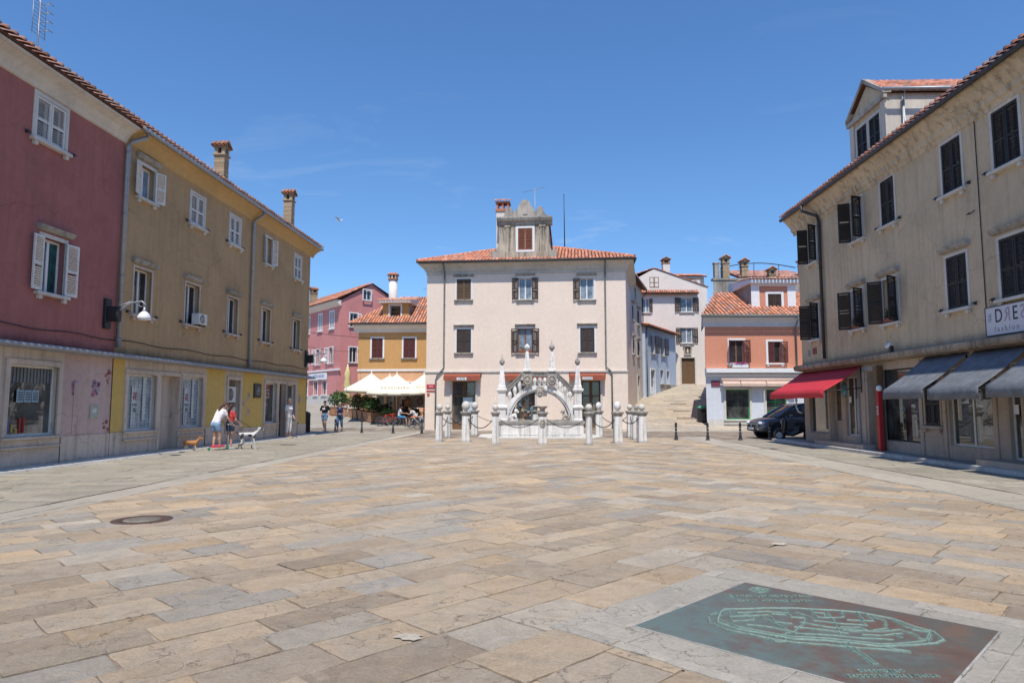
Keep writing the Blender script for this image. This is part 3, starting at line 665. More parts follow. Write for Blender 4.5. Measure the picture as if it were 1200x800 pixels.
# openings: x0,x1,z0,z1
Wr = [(15.97, 16.98, 7.95, 9.02), (16.42, 17.22, 4.27, 5.62), (12.6, 13.6, 7.95, 9.02), (12.4, 13.3, 4.27, 5.62), (9.4, 10.3, 7.95, 9.02), (9.2, 10.1, 4.27, 5.62)]
facade('upper_wall', U0, US, 2.98, 9.5, Wr, M['p_redwall'], red)
Wo = [(20.15, 20.92, 7.8, 8.8), (23.15, 24.05, 7.78, 8.85), (26.05, 26.9, 7.78, 8.88), (29.35, 30.0, 7.7, 8.85), (32.8, 33.65, 7.7, 8.82),
      (20.15, 21.05, 4.22, 5.62), (23.05, 23.95, 4.28, 5.68), (26.08, 26.95, 4.28, 5.68), (29.2, 30.1, 4.25, 5.7), (32.8, 33.7, 4.22, 5.68)]
facade('upper_wall', US, UE, 2.98, 9.5, Wo, M['p_ochrewall'], och)
window(red, *Wr[0], sh='closed', shm='whitew', dogs=True); window(red, *Wr[1], sh='open', shm='whitew', pane='tealglass', hood='stonedark')
window(red, *Wr[2], sh='closed', shm='whitew', dogs=True); window(red, *Wr[3], sh='open', shm='whitew', pane='tealglass', hood='stonedark')
window(red, *Wr[4], sh='closed', shm='whitew', dogs=True); window(red, *Wr[5], sh='closed', shm='whitew', hood='stonedark')
window(och, *Wo[0], sh=(-165, 160), shm='whitew', hood='stonedark', pane='curtain'); window(och, *Wo[1], sh='closed', shm='whitew', dogs=True); window(och, *Wo[2], sh='closed', shm='whitew', dogs=True)
window(och, *Wo[3], sh=(-160, 155), shm='whitew'); window(och, *Wo[4], sh='closed', shm='whitew')
for i in range(5, 10): window(och, *Wo[i], trim='marble', sill='marble', tw=.07, sash='whitew', hood='stonedark', pane='glass', dogs=True)
# cornices
mb = MB(); mb.prism([(-.0, 9.14), (-.05, 9.16), (-.08, 9.26), (-.2, 9.42), (-.36, 9.52), (-.43, 9.54), (-.44, 9.6), (0, 9.6)], U0, US - .005, 'x'); mb.build('cornice', M['p_soffitwhite'], red)
mb = MB(); mb.prism([(-.0, 9.18), (-.04, 9.2), (-.1, 9.34), (-.3, 9.5), (-.43, 9.55), (-.44, 9.6), (0, 9.6)], US, UE + .35, 'x'); mb.build('cornice', M['p_soffitochre'], och)
TS = R(19)
def leftroof(parent, a, b):
    mb = MB(); y0, y1 = -.48, 5.2; z0 = 9.605
    mb.prism([(y0, z0), (y0, z0 + .07), (y1, z0 + .07 + (y1 - y0) * math.tan(TS)), (y1, z0 + (y1 - y0) * math.tan(TS))], a, b, 'x'); mb.prism([(y1, z0 + (y1 - y0) * math.tan(TS)), (y1, z0 + .07 + (y1 - y0) * math.tan(TS)), (11, z0 + .07), (11, z0)], a, b, 'x')
    o = mb.build('roof', M['tiledark'], parent)
    tiles('tiles', (a, y0 - .06, z0 + .09), (1, 0, 0), (0, math.cos(TS), math.sin(TS)), b - a, 6.2, o, base=(.36, .17, .11), pitch=.235, maxrows=30)
    return o
rr = leftroof(red, U0, US); ro = leftroof(och, US, UE + .35)
for h, a, b, mm_ in ((red, U0, US, 'p_redwall'), (och, US + .002, UE, 'p_ochrewall')):
    sides('end_wall', [(a, 0.001), (b, 0.001), (b, 10.4), (a, 10.4)], -.3, 9.6, M[mm_], h)
mb = MB(); mb.quad((UE + .002, 0, 9.6), (UE + .002, 10.4, 9.6), (UE + .002, 5.2, 11.6)); mb.build('gable', M['p_ochrewall'], och)
brick_chimney(ro, 26.85, .85, 9.6, 12.15, .40, .42); brick_chimney(ro, 33.9, .8, 9.6, 12.42, .42, .42)
mb = MB(); mb.tube([(US + .05, -.5, 9.62), (UE + .36, -.5, 9.62)], .07, 10); mb.build('gutter', M['metal'], och)
pipe(och, [(US + .3, -.5, 9.58), (US + .28, -.48, 9.42), (US + .08, -.14, 9.22), (US + .03, -.09, 9.05), (US + .03, -.09, 3.15)], .065)
pipe(och, [(28.0, -.5, 9.58), (28.0, -.48, 9.42), (28.0, -.14, 9.22), (28.0, -.09, 9.05), (28.0, -.09, 3.05)], .06)
# string of cable along the fronts
for h, a, b in ((red, U0, US), (och, US, UE)):
    mb = MB(); pts = [(a + (b - a) * i / 24, -.03, 3.36 + .03 * math.sin(i * 1.3)) for i in range(25)]; mb.tube(pts, .012, 5); mb.build('cable', M['darkmetal'], h)
# ledge
for h, a, b in ((red, U0, US), (och, US, UE + .25)):
    mb = MB(); x = a
    while x < b:
        x2 = min(x + rnd.uniform(1.6, 2.4), b); mb.prism([(-.34, 2.86), (-.36, 2.9), (-.34, 2.95), (0, 3.0), (0, 2.84)], x, x2 - .006, 'x'); x = x2
    mb.build('ledge', M['slate'], h)
# shop level
G1 = (15.72, 17.3, .78, 2.46); DO = (12.9, 15.2, .05, 2.46)
facade('shop_wall', U0, 17.5, -.1, 2.9, [G1, DO, (9.6, 11.8, .78, 2.46)], M['marble'], red, y=.03)
facade('painted_wall', 17.5, US, .72, 2.85, [], M['p_palepink'], red, y=.03)
facade('plinth', 17.5, US, -.1, .72, [], M['marble'], red, y=.01)
G2, D1, G3 = (20.15, 21.62, .76, 2.44), (21.86, 23.0, .1, 2.46), (23.1, 24.5, .76, 2.48)
DA = (26.45, 27.45, .75, 2.5); G4, D3, G5 = (29.9, 31.15, .75, 2.5), (31.4, 32.2, .08, 2.5), (32.35, 33.4, .78, 2.5)
facade('shop_wall', 20.0, 24.8, -.1, 2.86, [G2, D1, G3], M['marble'], och, y=.03, depth=.3)
facade('yellow_wall', US, 20.0, .73, 2.85, [], M['p_yellow'], och, y=.03); facade('yellow_wall', 24.8, 26.2, .73, 2.85, [], M['p_yellow'], och, y=.03)
facade('yellow_wall', 27.7, 29.7, .6, 2.85, [], M['p_yellow'], och, y=.03); facade('yellow_wall', 33.8, UE, .6, 2.85, [], M['p_yellow'], och, y=.03)
facade('shop_wall', 26.2, 27.7, -.1, 2.85, [DA], M['marble'], och, y=.03, depth=.5); facade('shop_wall', 29.7, 33.8, -.1, 2.85, [G4, D3, G5], M['marble'], och, y=.03, depth=.35)
for a, b, z in ((US, 20.0, .73), (24.8, 26.2, .73), (27.7, 29.7, .6), (33.8, UE, .6)): facade('plinth', a, b, -.1, z, [], M['marble'], och, y=.005)
def shopwin(parent, o, pane='shopglass', fr='whitew', mull=0, sillm='marble', y=.03, d=.12):
    x0, x1, z0, z1 = o; mb = MB(); f = .05; ya, yb = y + d, y + d + .05
    mb.box(x0, x0 + f, ya, yb, z0, z1); mb.box(x1 - f, x1, ya, yb, z0, z1); mb.box(x0 + f, x1 - f, ya, yb, z1 - f, z1); mb.box(x0 + f, x1 - f, ya, yb, z0, z0 + f)
    for k in range(mull): xm = x0 + (x1 - x0) * (k + 1) / (mull + 1); mb.box(xm - .03, xm + .03, ya, yb, z0 + f, z1 - f)
    w_ = mb.build('shop_window', M[fr], parent); g = MB(); g.box(x0 + f, x1 - f, ya + .02, ya + .03, z0 + f, z1 - f); g.build('pane', M[pane], w_)
    if sillm:
        s = MB(); t = .13; p = .05
        s.box(x0 - t, x0, y - p, y + .05, z0 - .02, z1 + t); s.box(x1, x1 + t, y - p, y + .05, z0 - .02, z1 + t); s.box(x0, x1, y - p, y + .05, z1, z1 + t)
        s.box(x0 - t - .04, x1 + t + .04, y - .11, y + .05, z0 - .08, z0 - .02); s.box(x0 - t, x1 + t, y - .04, y - .001, z0 - .24, z0 - .08); s.box(x0 - t - .04, x1 + t + .04, y - .09, y, z0 - .29, z0 - .24)
        s.build('stone_frame', M[sillm], w_, bevel=.008)
    return w_
def shopdoor(parent, o, mk='woodbrown', y=.03, d=.2, pane='shopglass', glassfrom=.35, jamb='marble', leaves=1):
    x0, x1, z0, z1 = o; ya = y + d; mb = MB(); f = .09; n = leaves; ww = (x1 - x0) / n
    for k in range(n):
        a, b = x0 + k * ww + .005, x0 + (k + 1) * ww - .005
        mb.box(a, a + f, ya, ya + .05, z0, z1); mb.box(b - f, b, ya, ya + .05, z0, z1); mb.box(a + f, b - f, ya, ya + .05, z1 - f, z1); mb.box(a + f, b - f, ya, ya + .05, z0, z0 + f)
        zz = z0 + (z1 - z0) * glassfrom; mb.box(a + f, b - f, ya + .01, ya + .04, z0 + f, zz)
    w_ = mb.build('door', M[mk], parent); g = MB()
    for k in range(n):
        a, b = x0 + k * ww + f, x0 + (k + 1) * ww - f; g.box(a, b, ya + .02, ya + .03, z0 + (z1 - z0) * glassfrom, z1 - f)
    g.build('pane', M[pane], w_)
    h = MB(); h.tube([(x1 - f * .5, ya - .05, z0 + 1.0), (x1 - f * .5, ya - .05, z0 + 1.2)], .012, 6); h.box(x1 - f * .5 - .01, x1 - f * .5 + .01, ya - .05, ya, z0 + 1.0, z0 + 1.02); h.build('handle', M['metal'], w_)
    if jamb:
        s = MB(); t = .12; s.box(x0 - t, x0, y - .05, y + .04, z0 - .05, z1 + t); s.box(x1, x1 + t, y - .05, y + .04, z0 - .05, z1 + t); s.box(x0, x1, y - .05, y + .04, z1, z1 + t); s.build('stone_frame', M[jamb], w_, bevel=.008)
    return w_
w1 = shopwin(red, G1, 'shopglass'); shopwin(red, (9.6, 11.8, .78, 2.46)); shopdoor(red, DO, 'whitew', leaves=2)
mb = MB()
for k in range(3):
    mb.box(16.12 + k * .24, 16.33 + k * .24, .125, .135, 1.58, 1.86)
pz = mb.build('poster', surf('blue poster', (.35, .5, .6), .5, .1), w1)
mb = MB()
for k in range(3):
    for j in range(6): mb.box(16.14 + k * .24, 16.31 + k * .24, .118, .124, 1.61 + j * .04, 1.63 + j * .04)
mb.build('poster_print', M['darkmetal'], w1)
mb = MB()
for k in range(14):
    q = k / 13; mb.box(15.8 + 1.4 * q, 15.8 + 1.4 * q + .06, .155, .17, 2.05, 2.4, 0, (.5, .5, .48))
mb.build('blind', surf('grey blind', (.16, .17, .17), .7, .2, 6), w1)
mb = MB(); 
for k in range(5): mb.box(15.9 + .12 * k, 15.94 + .12 * k + rnd.random() * .04, .14, .17, .85, .92 + rnd.random() * .3, 0, rnd.choice([(.3, .05, .04), (.5, .5, .5), (.1, .15, .3), (.4, .3, .1)]))
mb.build('goods', M['brick'], w1)
# translucent window film with printed columns of characters
film = surf('frosted window film', (.33, .40, .43), .25, .35, 2.5, 0, spec=.5); M['film'] = film; ink = surf('dark blue ink', (.05, .07, .12), .7); redink = surf('red ink', (.40, .06, .05), .7)
M['film2'] = surf('white film strip', (.50, .53, .52), .4, .1)
for o, st in ((G2, 3), (G3, 8)):
    wn = shopwin(och, o, 'film', sillm='marble'); x0, x1, z0, z1 = o; a = MB(); c = MB(); n = 7; r2 = random.Random(st)
    c.box(x0 + .42, x0 + .62, .142, .147, z0 + .08, z1 - .35); c.box(x1 - .5, x1 - .3, .142, .147, z0 + .3, z1 - .07)
    for i in range(n):
        for j in range(14):
            xx = x0 + .13 + (x1 - x0 - .26) * i / (n - 1); zz = z0 + .16 + (z1 - z0 - .34) * j / 13
            if abs(i - 2.6) < 1.2 and 3 < j < 11: continue
            for q in range(3):
                ax, az = r2.uniform(-.022, .022), r2.uniform(-.03, .03)
                if r2.random() < .5: a.box(xx + ax - .02, xx + ax + .02, .134, .139, zz + az - .005, zz + az + .005)
                else: a.box(xx + ax - .005, xx + ax + .005, .134, .139, zz + az - .022, zz + az + .022)
    c.build('film_strip', M['film2'], wn); a.build('printed_characters', ink, wn)
    text('lettering', '花', .26, redink, wn, (x0 + .58, .132, z0 + 1.0)); text('lettering', 'いい', .13, M['darkmetal'], wn, (x0 + .58, .132, z0 + .76)); text('lettering', '山', .17, M['darkmetal'], wn, (x0 + .58, .132, z0 + .6))
shopdoor(och, D1, 'marble', d=.28, pane='marble', glassfrom=.3)
shopwin(och, G4, 'shopglass'); shopwin(och, G5, 'shopglass'); shopdoor(och, D3, 'woodbrown')
shopwin(och, DA, 'shopglass', sillm='marble', d=.44)
# torn posters and paint marks on the pale pink panel
for x, z, a, c, k in ((17.95, 1.95, .26, .34, 0), (18.75, 1.98, .26, .38, 1)):
    mb = MB(); mb.box(x - .12, x + .12, .022, .0275, z - .17, z + .17, 0, (.36, .26, .30))
    for q in range(14): xx, zz = x + rnd.uniform(-a / 2, a / 2), z + rnd.uniform(-c / 2, c / 2); s_ = rnd.uniform(.02, .07); mb.box(xx - s_, xx + s_, .02, .028 + q * .0002, zz - s_ * .8, zz + s_ * .9, 0, rnd.choice([(.20, .12, .22), (.3, .2, .3), (.12, .08, .13), (.5, .42, .44), (.4, .15, .2)]))
    mb.build('torn_poster', M['brick'], red)
mb = MB()
for q in range(16): xx, zz = 19.25 + rnd.uniform(-.1, .12), rnd.choice([2.3, 2.2, 1.0, .95, 2.45]) + rnd.uniform(-.12, .12); s_ = rnd.uniform(.02, .05); mb.box(xx - s_, xx + s_, .02, .027 + q * .0002, zz - s_, zz + s_, 0, (.33, .12, .11))
mb.build('paint_marks', M['brick'], red)
mb = MB(); mb.box(18.55, 18.9, 0.005, .02, 1.15, 1.5, 0, (.42, .42, .34)); mb.box(18.64, 18.8, -.002, .004, 1.3, 1.42, 0, (.6, .6, .58)); mb.build('meter_box', M['brick'], red)
mb = MB(); mb.box(17.9, 18.5, .018, .026, .76, 2.1, 0, (.40, .30, .28)); mb.build('hatch', M['p_palepink'], red)
mb = MB(); mb.box(33.95, 34.2, -.01, .02, 1.65, 1.95); mb.build('letter_box', M['metal'], och)
mb = MB()
for q in range(30): t = rnd.uniform(0, 1); xx, zz = 28.1 + .25 * math.sin(t * 9) + rnd.uniform(-.1, .1), 1.1 + t * .9; mb.box(xx - .05, xx + .05, .021, .0265 + q * .0001, zz - .04, zz + .04)
mb.build('faded_marks', M['p_palepink'], och)
# square dark plaque
pq = froot('wall_plaque', 'square dark metal plaque with round relief on the yellow wall', 'plaque', LF, 29.05, 1.85)
mb = MB(); mb.box(28.72, 29.4, -.03, .025, 1.82, 2.42); mb.build('board', M['darkmetal'], pq, bevel=.01); mb = MB(); mb.torus((29.06, -.035, 2.12), .15, .02, axis='y'); mb.tube([(29.06, -.03, 2.12), (29.06, -.05, 2.12)], .06, 10); mb.build('relief', M['metal'], pq)
# air conditioners
def aircon(fr, x, z, w_, h_, y0, label, grp=None):
    t = froot('air_conditioner', label, 'air conditioner', fr, x, z, grp); mb = MB(); mb.box(x - w_ / 2, x + w_ / 2, y0, y0 + .28, z, z + h_); mb.build('casing', M['whitew'], t, bevel=.012)
    g = MB(); g.lathe([(h_ * .4, 0), (h_ * .4, .01), (.01, .012)], n=24); c = g.build('fan_grille', M['darkmetal'], t, (x - w_ * .12, y0 - .002, z + h_ / 2), (R(90), 0, 0))
    g = MB()
    for k in range(5): g.torus((x - w_ * .12, y0 - .02, z + h_ / 2), h_ * .08 * (k + 1) - .01, .006, 20, 5)
    g.build('guard', M['whitew'], t); b_ = MB()
    for s_ in (-.3, .3): b_.box(x + s_ * w_ - .015, x + s_ * w_ + .015, y0, y0 + .4, z - .04, z); b_.box(x + s_ * w_ - .015, x + s_ * w_ + .015, y0 + .36, y0 + .4, z - .2, z)
    b_.build('bracket', M['darkmetal'], t); return t
aircon(LF, 26.95, 1.62, .8, .62, .12, 'upper white air conditioner in the recess of the yellow house front'); aircon(LF, 26.95, .82, .8, .62, .12, 'lower white air conditioner in the recess of the yellow house front')
aircon(LF, 23.75, 4.3, .55, .38, -.3, 'small air conditioner on the sill of a first floor window of the brown house')
# roof aerials
def yagi(fr, x, y, z0, z1, label, L=1.2, n=7, mast_r=.02, boom=True, ang=0, name='roof_aerial', grid=False):
    t = empty(name, label, 'aerial', fworld(fr, x, y, z0), fr[2]); mb = MB(); mb.tube([(0, 0, 0), (0, 0, z1 - z0)], mast_r, 8); mb.build('mast', M['metal'], t)
    if boom:
        mb = MB(); zt = z1 - z0 - .06; ca, sa = math.cos(ang), math.sin(ang)
        mb.tube([(-L * .55 * ca, -L * .55 * sa, zt - .18), (L * .45 * ca, L * .45 * sa, zt + .12)], .012, 6)
        for k in range(n): q = -L * .5 + L * k / (n - 1) * .93; e = .22 - .012 * k; mb.tube([(q * ca + e * sa, q * sa - e * ca, zt - .02 + q * .25), (q * ca - e * sa, q * sa + e * ca, zt - .02 + q * .25)], .007, 5)
        mb.build('antenna', M['metal'], t)
    if grid:
        mb = MB(); zt = z1 - z0
        for k in range(9): zz = zt - .95 + k * .11; mb.tube([(-.22, 0, zz), (.22, 0, zz)], .008, 5)
        for s_ in (-.22, .22): mb.tube([(s_, 0, zt - .98), (s_, 0, zt - .04)], .009, 5)
        for k in range(4): zz = zt - .85 + k * .24; mb.tube([(-.1, -.3, zz), (.1, -.3, zz)], .012, 5); mb.tube([(0, -.3, zz), (0, 0, zz)], .008, 5)
        mb.build('grid', M['metal'], t)
    return t
yagi(LF, 16.85, .8, 9.7, 12.0, 'television aerial with a grid reflector on the red house roof', boom=False, grid=True)
# lamps on the walls
def wall_lamp(fr, x, z, label, reach=1.12, plate=True):
    t = froot('wall_lamp', label, 'street lamp', fr, x, z, 'bracket lamps on the left row of houses')
    mb = MB(); mb.box(x - .13, x + .13, -.1, -.01, z - .42, z + .42); mb.box(x - .09, x + .09, -.42, -.1, z - .22, z + .2); mb.build('mounting_box', M['darkmetal'], t, bevel=.02)
    mb = MB(); mb.tube([(x, -.1, z - .12), (x, -.42, z + .12), (x, -.75, z + .3), (x, -reach + .08, z + .34), (x, -reach - .02, z + .26), (x, -reach, z + .16)], [.03, .03, .028, .026, .024, .022], 8)
    mb.tube([(x, -.1, z + .15), (x, -.45, z + .24), (x, -.75, z + .34)], .016, 6); mb.torus((x, -reach + .1, z + .26), .07, .01, 16, 6, 'x'); mb.build('arm', M['metal'], t)
    mb = MB(); mb.lathe([(.03, .18), (.04, .1), (.06, .04), (.07, 0)], (x, -reach, z), 14); mb.build('socket', M['metal'], t)
    mb = MB(); mb.lathe([(.06, .05), (.12, .0), (.17, -.09), (.18, -.17), (.1, -.19), (.0, -.2)], (x, -reach, z), 20); mb.build('globe', M['white'], t)
    return t
wall_lamp(LF, 18.95, 4.05, 'bracket lamp with white shade on the red house beside the drainpipe'); wall_lamp(LF, 34.6, 3.85, 'bracket lamp with white shade at the far corner of the brown house', .95)

# ================================================================ right row (far corner is x=0 of its front line; x grows toward the viewer)
RF0 = (11.2, 0, math.atan2(-1, -.0249)); 
def ru(u): return u + 27.93        # wall tables are measured from the line's origin
RF = (fworld(RF0, -27.93, 0).x, fworld(RF0, -27.93, 0).y, RF0[2])
gh = froot('beige_house', 'long stained beige plaster building with black shutters and shops under awnings on the right', 'house', RF, 0)
UR = 23.0
WT = [(-26.85, -26.05, 7.1, 8.5), (-23.2, -22.4, 7.1, 8.5), (-21.2, -20.4, 7.1, 8.55), (-17.98, -17.15, 7.1, 8.5), (-15.95, -15.05, 7.1, 8.52), (-12.4, -11.5, 7.1, 8.5), (-9, -8.1, 7.1, 8.5)]
WB = [(-26.9, -26.1, 4.08, 5.45), (-23.45, -22.6, 4.1, 5.42), (-21.35, -20.5, 4.05, 5.42), (-18.05, -17.2, 4.02, 5.42), (-15.98, -15.0, 4.0, 5.42), (-12.4, -11.5, 4, 5.42), (-9, -8.1, 4, 5.42)]
sft = lambda L: [(ru(a), ru(b), c, d) for a, b, c, d in L]
WT, WB = sft(WT), sft(WB)
facade('upper_wall', 0, UR, 3.0, 8.66, WT + WB, M['p_rightwall'], gh)
for i, h in enumerate(WT):
    st = {0: (-105, 118), 1: (-112, 112), 2: (0, 0)}.get(i, 'closed')
    window(gh, *h, trim='stone', tw=.08, sh=st, shm='darksh', pane='curtain' if i < 2 else 'glass', sash='white', dogs=i > 1)
for i, h in enumerate(WB):
    st = {0: (-118, 112), 1: (-125, 118), 2: (-125, 122)}.get(i, 'closed')
    window(gh, *h, trim='stone', tw=.08, sh=st, shm='darksh', pane='curtain', sash='white', hood='stonedark', dogs=i > 2)
# little shrubs in window boxes
def leaves(mb, c, r, n, sz, cols, flat=.5):
    for _ in range(n):
        d = Vector((rnd.gauss(0, 1), rnd.gauss(0, 1), rnd.gauss(0, 1))).normalized() * (rnd.random() ** .45)
        p = Vector((c[0] + d.x * r[0], c[1] + d.y * r[1], c[2] + d.z * r[2])); a = Vector((rnd.gauss(0, 1), rnd.gauss(0, 1), rnd.gauss(0, .6))).normalized(); b_ = a.cross(Vector((rnd.gauss(0, 1), rnd.gauss(0, 1), rnd.gauss(0, 1)))).normalized()
        s_ = sz * rnd.uniform(.6, 1.3); k = rnd.uniform(.55, 1.35) * (.75 + .35 * d.z); col = rnd.choice(cols)
        mb.add([p - a * s_, p + b_ * s_ * .45, p + a * s_, p - b_ * s_ * .45], [(0, 1, 2, 3)], 0, False, tuple(x * k for x in col))
M['leaf'] = surf('leaves', (1, 1, 1), .6, .2, 6, 0, attr=True)
GRN = [(.05, .10, .025), (.07, .12, .03), (.035, .075, .02)]
def windowplant(fr, x, z, y, label, cols=GRN, n=130, w_=.3, h_=.22, grp=None):
    t = froot('window_plant', label, 'potted plant', fr, x, z, grp); mb = MB(); mb.prism([(-w_, 0), (w_, 0), (w_ + .03, .13), (-w_ - .03, .13)], y - .08, y + .08); mb.T = None
    o = mb.build('window_box', M['woodred'], t, (x, 0, z)); OFF2 = 0
    l = MB(); leaves(l, (x, y, z + .13 + h_ * .7), (w_, .12, h_), n, .05, cols); l.build('foliage', M['leaf'], t); return t
windowplant(RF, ru(-23.05), 4.11, -.02, 'bushy green plant in the middle open first floor window of the beige building'); windowplant(RF, ru(-20.95), 4.06, -.02, 'green plant in the third open first floor window of the beige building')
mb = MB(); mb.prism([(0, 8.58), (-.05, 8.6), (-.06, 8.7), (-.13, 8.74), (-.16, 8.88), (-.3, 9.04), (-.40, 9.17), (-.45, 9.19), (-.47, 9.26), (0, 9.26)], -.3, UR, 'x'); mb.build('cornice', M['p_rust'], gh)
mb = MB(); y0, y1, z0 = -.50, 5.4, 9.27
mb.prism([(y0, z0), (y0, z0 + .07), (y1, z0 + .07 + (y1 - y0) * math.tan(TS)), (y1, z0 + (y1 - y0) * math.tan(TS))], -.35, UR, 'x'); mb.prism([(y1, z0 + (y1 - y0) * math.tan(TS)), (y1, z0 + .07 + (y1 - y0) * math.tan(TS)), (11, z0 + .07), (11, z0)], -.35, UR, 'x')
rg = mb.build('roof', M['tiledark'], gh); tiles('tiles', (-.35, y0 - .05, z0 + .09), (1, 0, 0), (0, math.cos(TS), math.sin(TS)), UR + .35, 6.2, rg, base=(.38, .16, .1), pitch=.235)
mb = MB(); mb.tube([(-.36, -.54, 9.27), (UR, -.54, 9.27)], .07, 10); mb.build('gutter', M['gutter'], gh)
mb = MB(); mb.quad((0, 0, 9.24), (0, 10.9, 9.24), (0, 5.4, 11.3)); mb.build('gable', M['p_rightwall'], gh)
sides('end_wall', [(0, 0.001), (UR, 0.001), (UR, 10.5), (0, 10.5)], -.3, 9.24, M['p_rightwall'], gh)
px_ = ru(-25.6); pipe(gh, [(px_ - .3, -.62, 9.2), (px_ - .3, -.6, 9.0), (px_, -.16, 8.72), (px_, -.1, 8.5), (px_, -.1, 3.25)], .06, 'gutter')
mb = MB(); mb.tube([(ru(-16.55), -.02, 8.6), (ru(-16.55), -.02, 3.2)], .012, 5); mb.tube([(ru(-16.9), -.04, 6.35), (ru(-16.9), -.12, 6.3), (ru(-16.75), -.12, 6.28), (ru(-16.7), -.04, 6.36)], .014, 5); mb.build('cable', M['darkmetal'], gh)
# ledge over the shops: pocked stone blocks
mb = MB(); x = 0.
while x < UR:
    x2 = min(x + rnd.uniform(1.2, 2.1), UR); j = rnd.uniform(-.015, .015); mb.prism([(-.28 + j, 2.9), (-.33 + j, 2.96), (-.33 + j, 3.08), (0, 3.16), (0, 2.86)], x - (.1 if x == 0 else 0), x2 - .008, 'x'); x = x2
mb.build('ledge', M['bronzeledge'], gh, bevel=.012)
H = dict(g0=(-27.45, -25.75, .45, 2.5), d0=(-25.45, -24.65, .12, 2.5), g1=(-24.3, -23.35, .45, 2.5), dd=(-22.7, -22.05, .12, 2.62), g2=(-21.75, -19.75, .42, 2.62), sw=(-19.42, -18.72, .95, 2.2), g3=(-18.35, -16.6, .45, 2.5), d3=(-16.05, -15.65, .25, 2.5), g4=(-15.55, -13.4, .25, 2.5), g5=(-12.6, -10.6, .45, 2.5), g6=(-9.6, -7.4, .45, 2.5))
H = {k: (ru(v[0]), ru(v[1]), v[2], v[3]) for k, v in H.items()}
facade('shop_wall', 0, UR, -.1, 2.88, list(H.values()), M['marbler'], gh, y=.02, depth=.45)
M['greyframe'] = surf('grey shop frame', (.24, .25, .28), .5, .1, 4)
for k, fr_, mu in (('g0', 'greyframe', 0), ('g1', 'whitew', 1), ('g2', 'darkmetal', 0), ('g3', 'whitew', 1), ('d3', 'whitew', 0), ('g4', 'whitew', 1), ('g5', 'whitew', 1), ('g6', 'whitew', 0)): shopwin(gh, H[k], 'shopglass', fr_, mu, None, .02, .1)
shopdoor(gh, H['d0'], 'marbler', .02, .15, jamb=None); shopdoor(gh, H['dd'], 'darkmetal', .02, .3, jamb=None, glassfrom=.1)
window(gh, *H['sw'], trim='marbler', tw=.06, sh='closed', shm='darksh', sill='marbler', y=.02)
mb = MB(); mb.box(ru(-23.3), ru(-23.2), -.03, .02, .12, 2.8); mb.box(ru(-22.02), ru(-21.92), -.03, .02, .12, 2.8); mb.box(ru(-23.2), ru(-22.02), -.03, .02, 2.64, 2.8); mb.build('metal_surround', M['greyframe'], gh)
mb = MB(); mb.box(ru(-21.88), ru(-21.62), -.2, .015, .1, 2.75); mb.build('rusty_post', M['woodbrown'], gh, bevel=.02)
mb = MB()
for k in range(12): mb.box(ru(-27.3) + .1 * k, ru(-27.24) + .1 * k, .16, .18, .6 + .03 * (k % 3), 1.0 + rnd.random() * .9, 0, rnd.choice([(.35, .25, .2), (.3, .3, .28), (.4, .12, .1), (.5, .45, .4)]))
for k in range(10): mb.box(ru(-18.2) + .15 * k, ru(-18.1) + .15 * k, .16, .18, .6, .9 + rnd.random() * .5, 0, rnd.choice([(.12, .11, .1), (.2, .18, .16), (.3, .28, .25)]))
mb.build('shop_goods', M['brick'], gh)
for k, (a, b_, c, d, cc_) in enumerate(((-24.1, -23.85, .5, 2.4, (.42, .33, .3)), (-18.15, -17.6, 1.0, 2.35, (.34, .33, .3)), (-17.3, -16.8, .7, 1.9, (.30, .29, .27)), (-21.5, -21.2, .5, 2.4, (.34, .27, .2)), (-20.9, -20.1, 1.2, 2.2, (.16, .15, .13)))):
    mb = MB(); mb.box(ru(a), ru(b_), .165, .175, c, d, 0, cc_); mb.build('blind', M['brick'], gh)
for a, z in ((-25.9, 1.2), (-16.0, 1.3), (-24.2, 1.6), (-15.4, 1.35)):
    mb = MB(); mb.box(ru(a), ru(a) + .16, .10, .112, z, z + .22); mb.build('notice', M['white'], gh)
for x in (-25.6, -22.9, -19.6, -18.5, -16.5):
    mb = MB(); mb.box(ru(x) - .07, ru(x) + .07, -.02, .018, .1, 2.8); mb.build('pier_strip', M['marbler'], gh, bevel=.01)
for x0, x1, d in ((-25.7, -22.0, .55), (-16.4, -12.8, .6)):
    mb = MB(); mb.box(ru(x0), ru(x1), -d, .02, .08, .24); mb.build('doorstep', M['marbler'], gh, bevel=.02)
# red stencilled advertising column
rp = froot('red_column', 'red painted post with white vertical lettering under the grey ledge', 'advertising post', RF, ru(-21.3), .1)
mb = MB(); mb.box(ru(-21.40), ru(-21.26), -.36, -.24, .1, 1.95); mb.build('post', surf('red paint', (.45, .025, .035), .5, .15, 6), rp, bevel=.01)
text('lettering', 'SALE', .14, M['white'], rp, (ru(-21.33), -.366, 1.35), (R(90), R(-90), 0)); 
mb = MB(); mb.ball((ru(-21.3), -.3, 2.03), (.09, .09, .1)); mb.build('knob', M['white'], rp)
# oval hanging board
t = froot('oval_board', 'small oval blue-green hanging sign by the shop door', 'sign', RF, ru(-23.8), 1.9); mb = MB(); mb.lathe([(.001, -.02), (.2, -.02), (.2, .02), (.001, .02)], n=28); o = mb.build('board', surf('painted sign', (.08, .25, .3), .5, .5, 9), t, (ru(-23.8), -.25, 2.05), (R(90), 0, 0)); o.scale = (1, 1.35, 1)
mb = MB(); mb.tube([(ru(-23.8), .02, 2.4), (ru(-23.8), -.25, 2.4), (ru(-23.8), -.25, 2.28)], .012, 6); mb.build('bracket', M['darkmetal'], t)
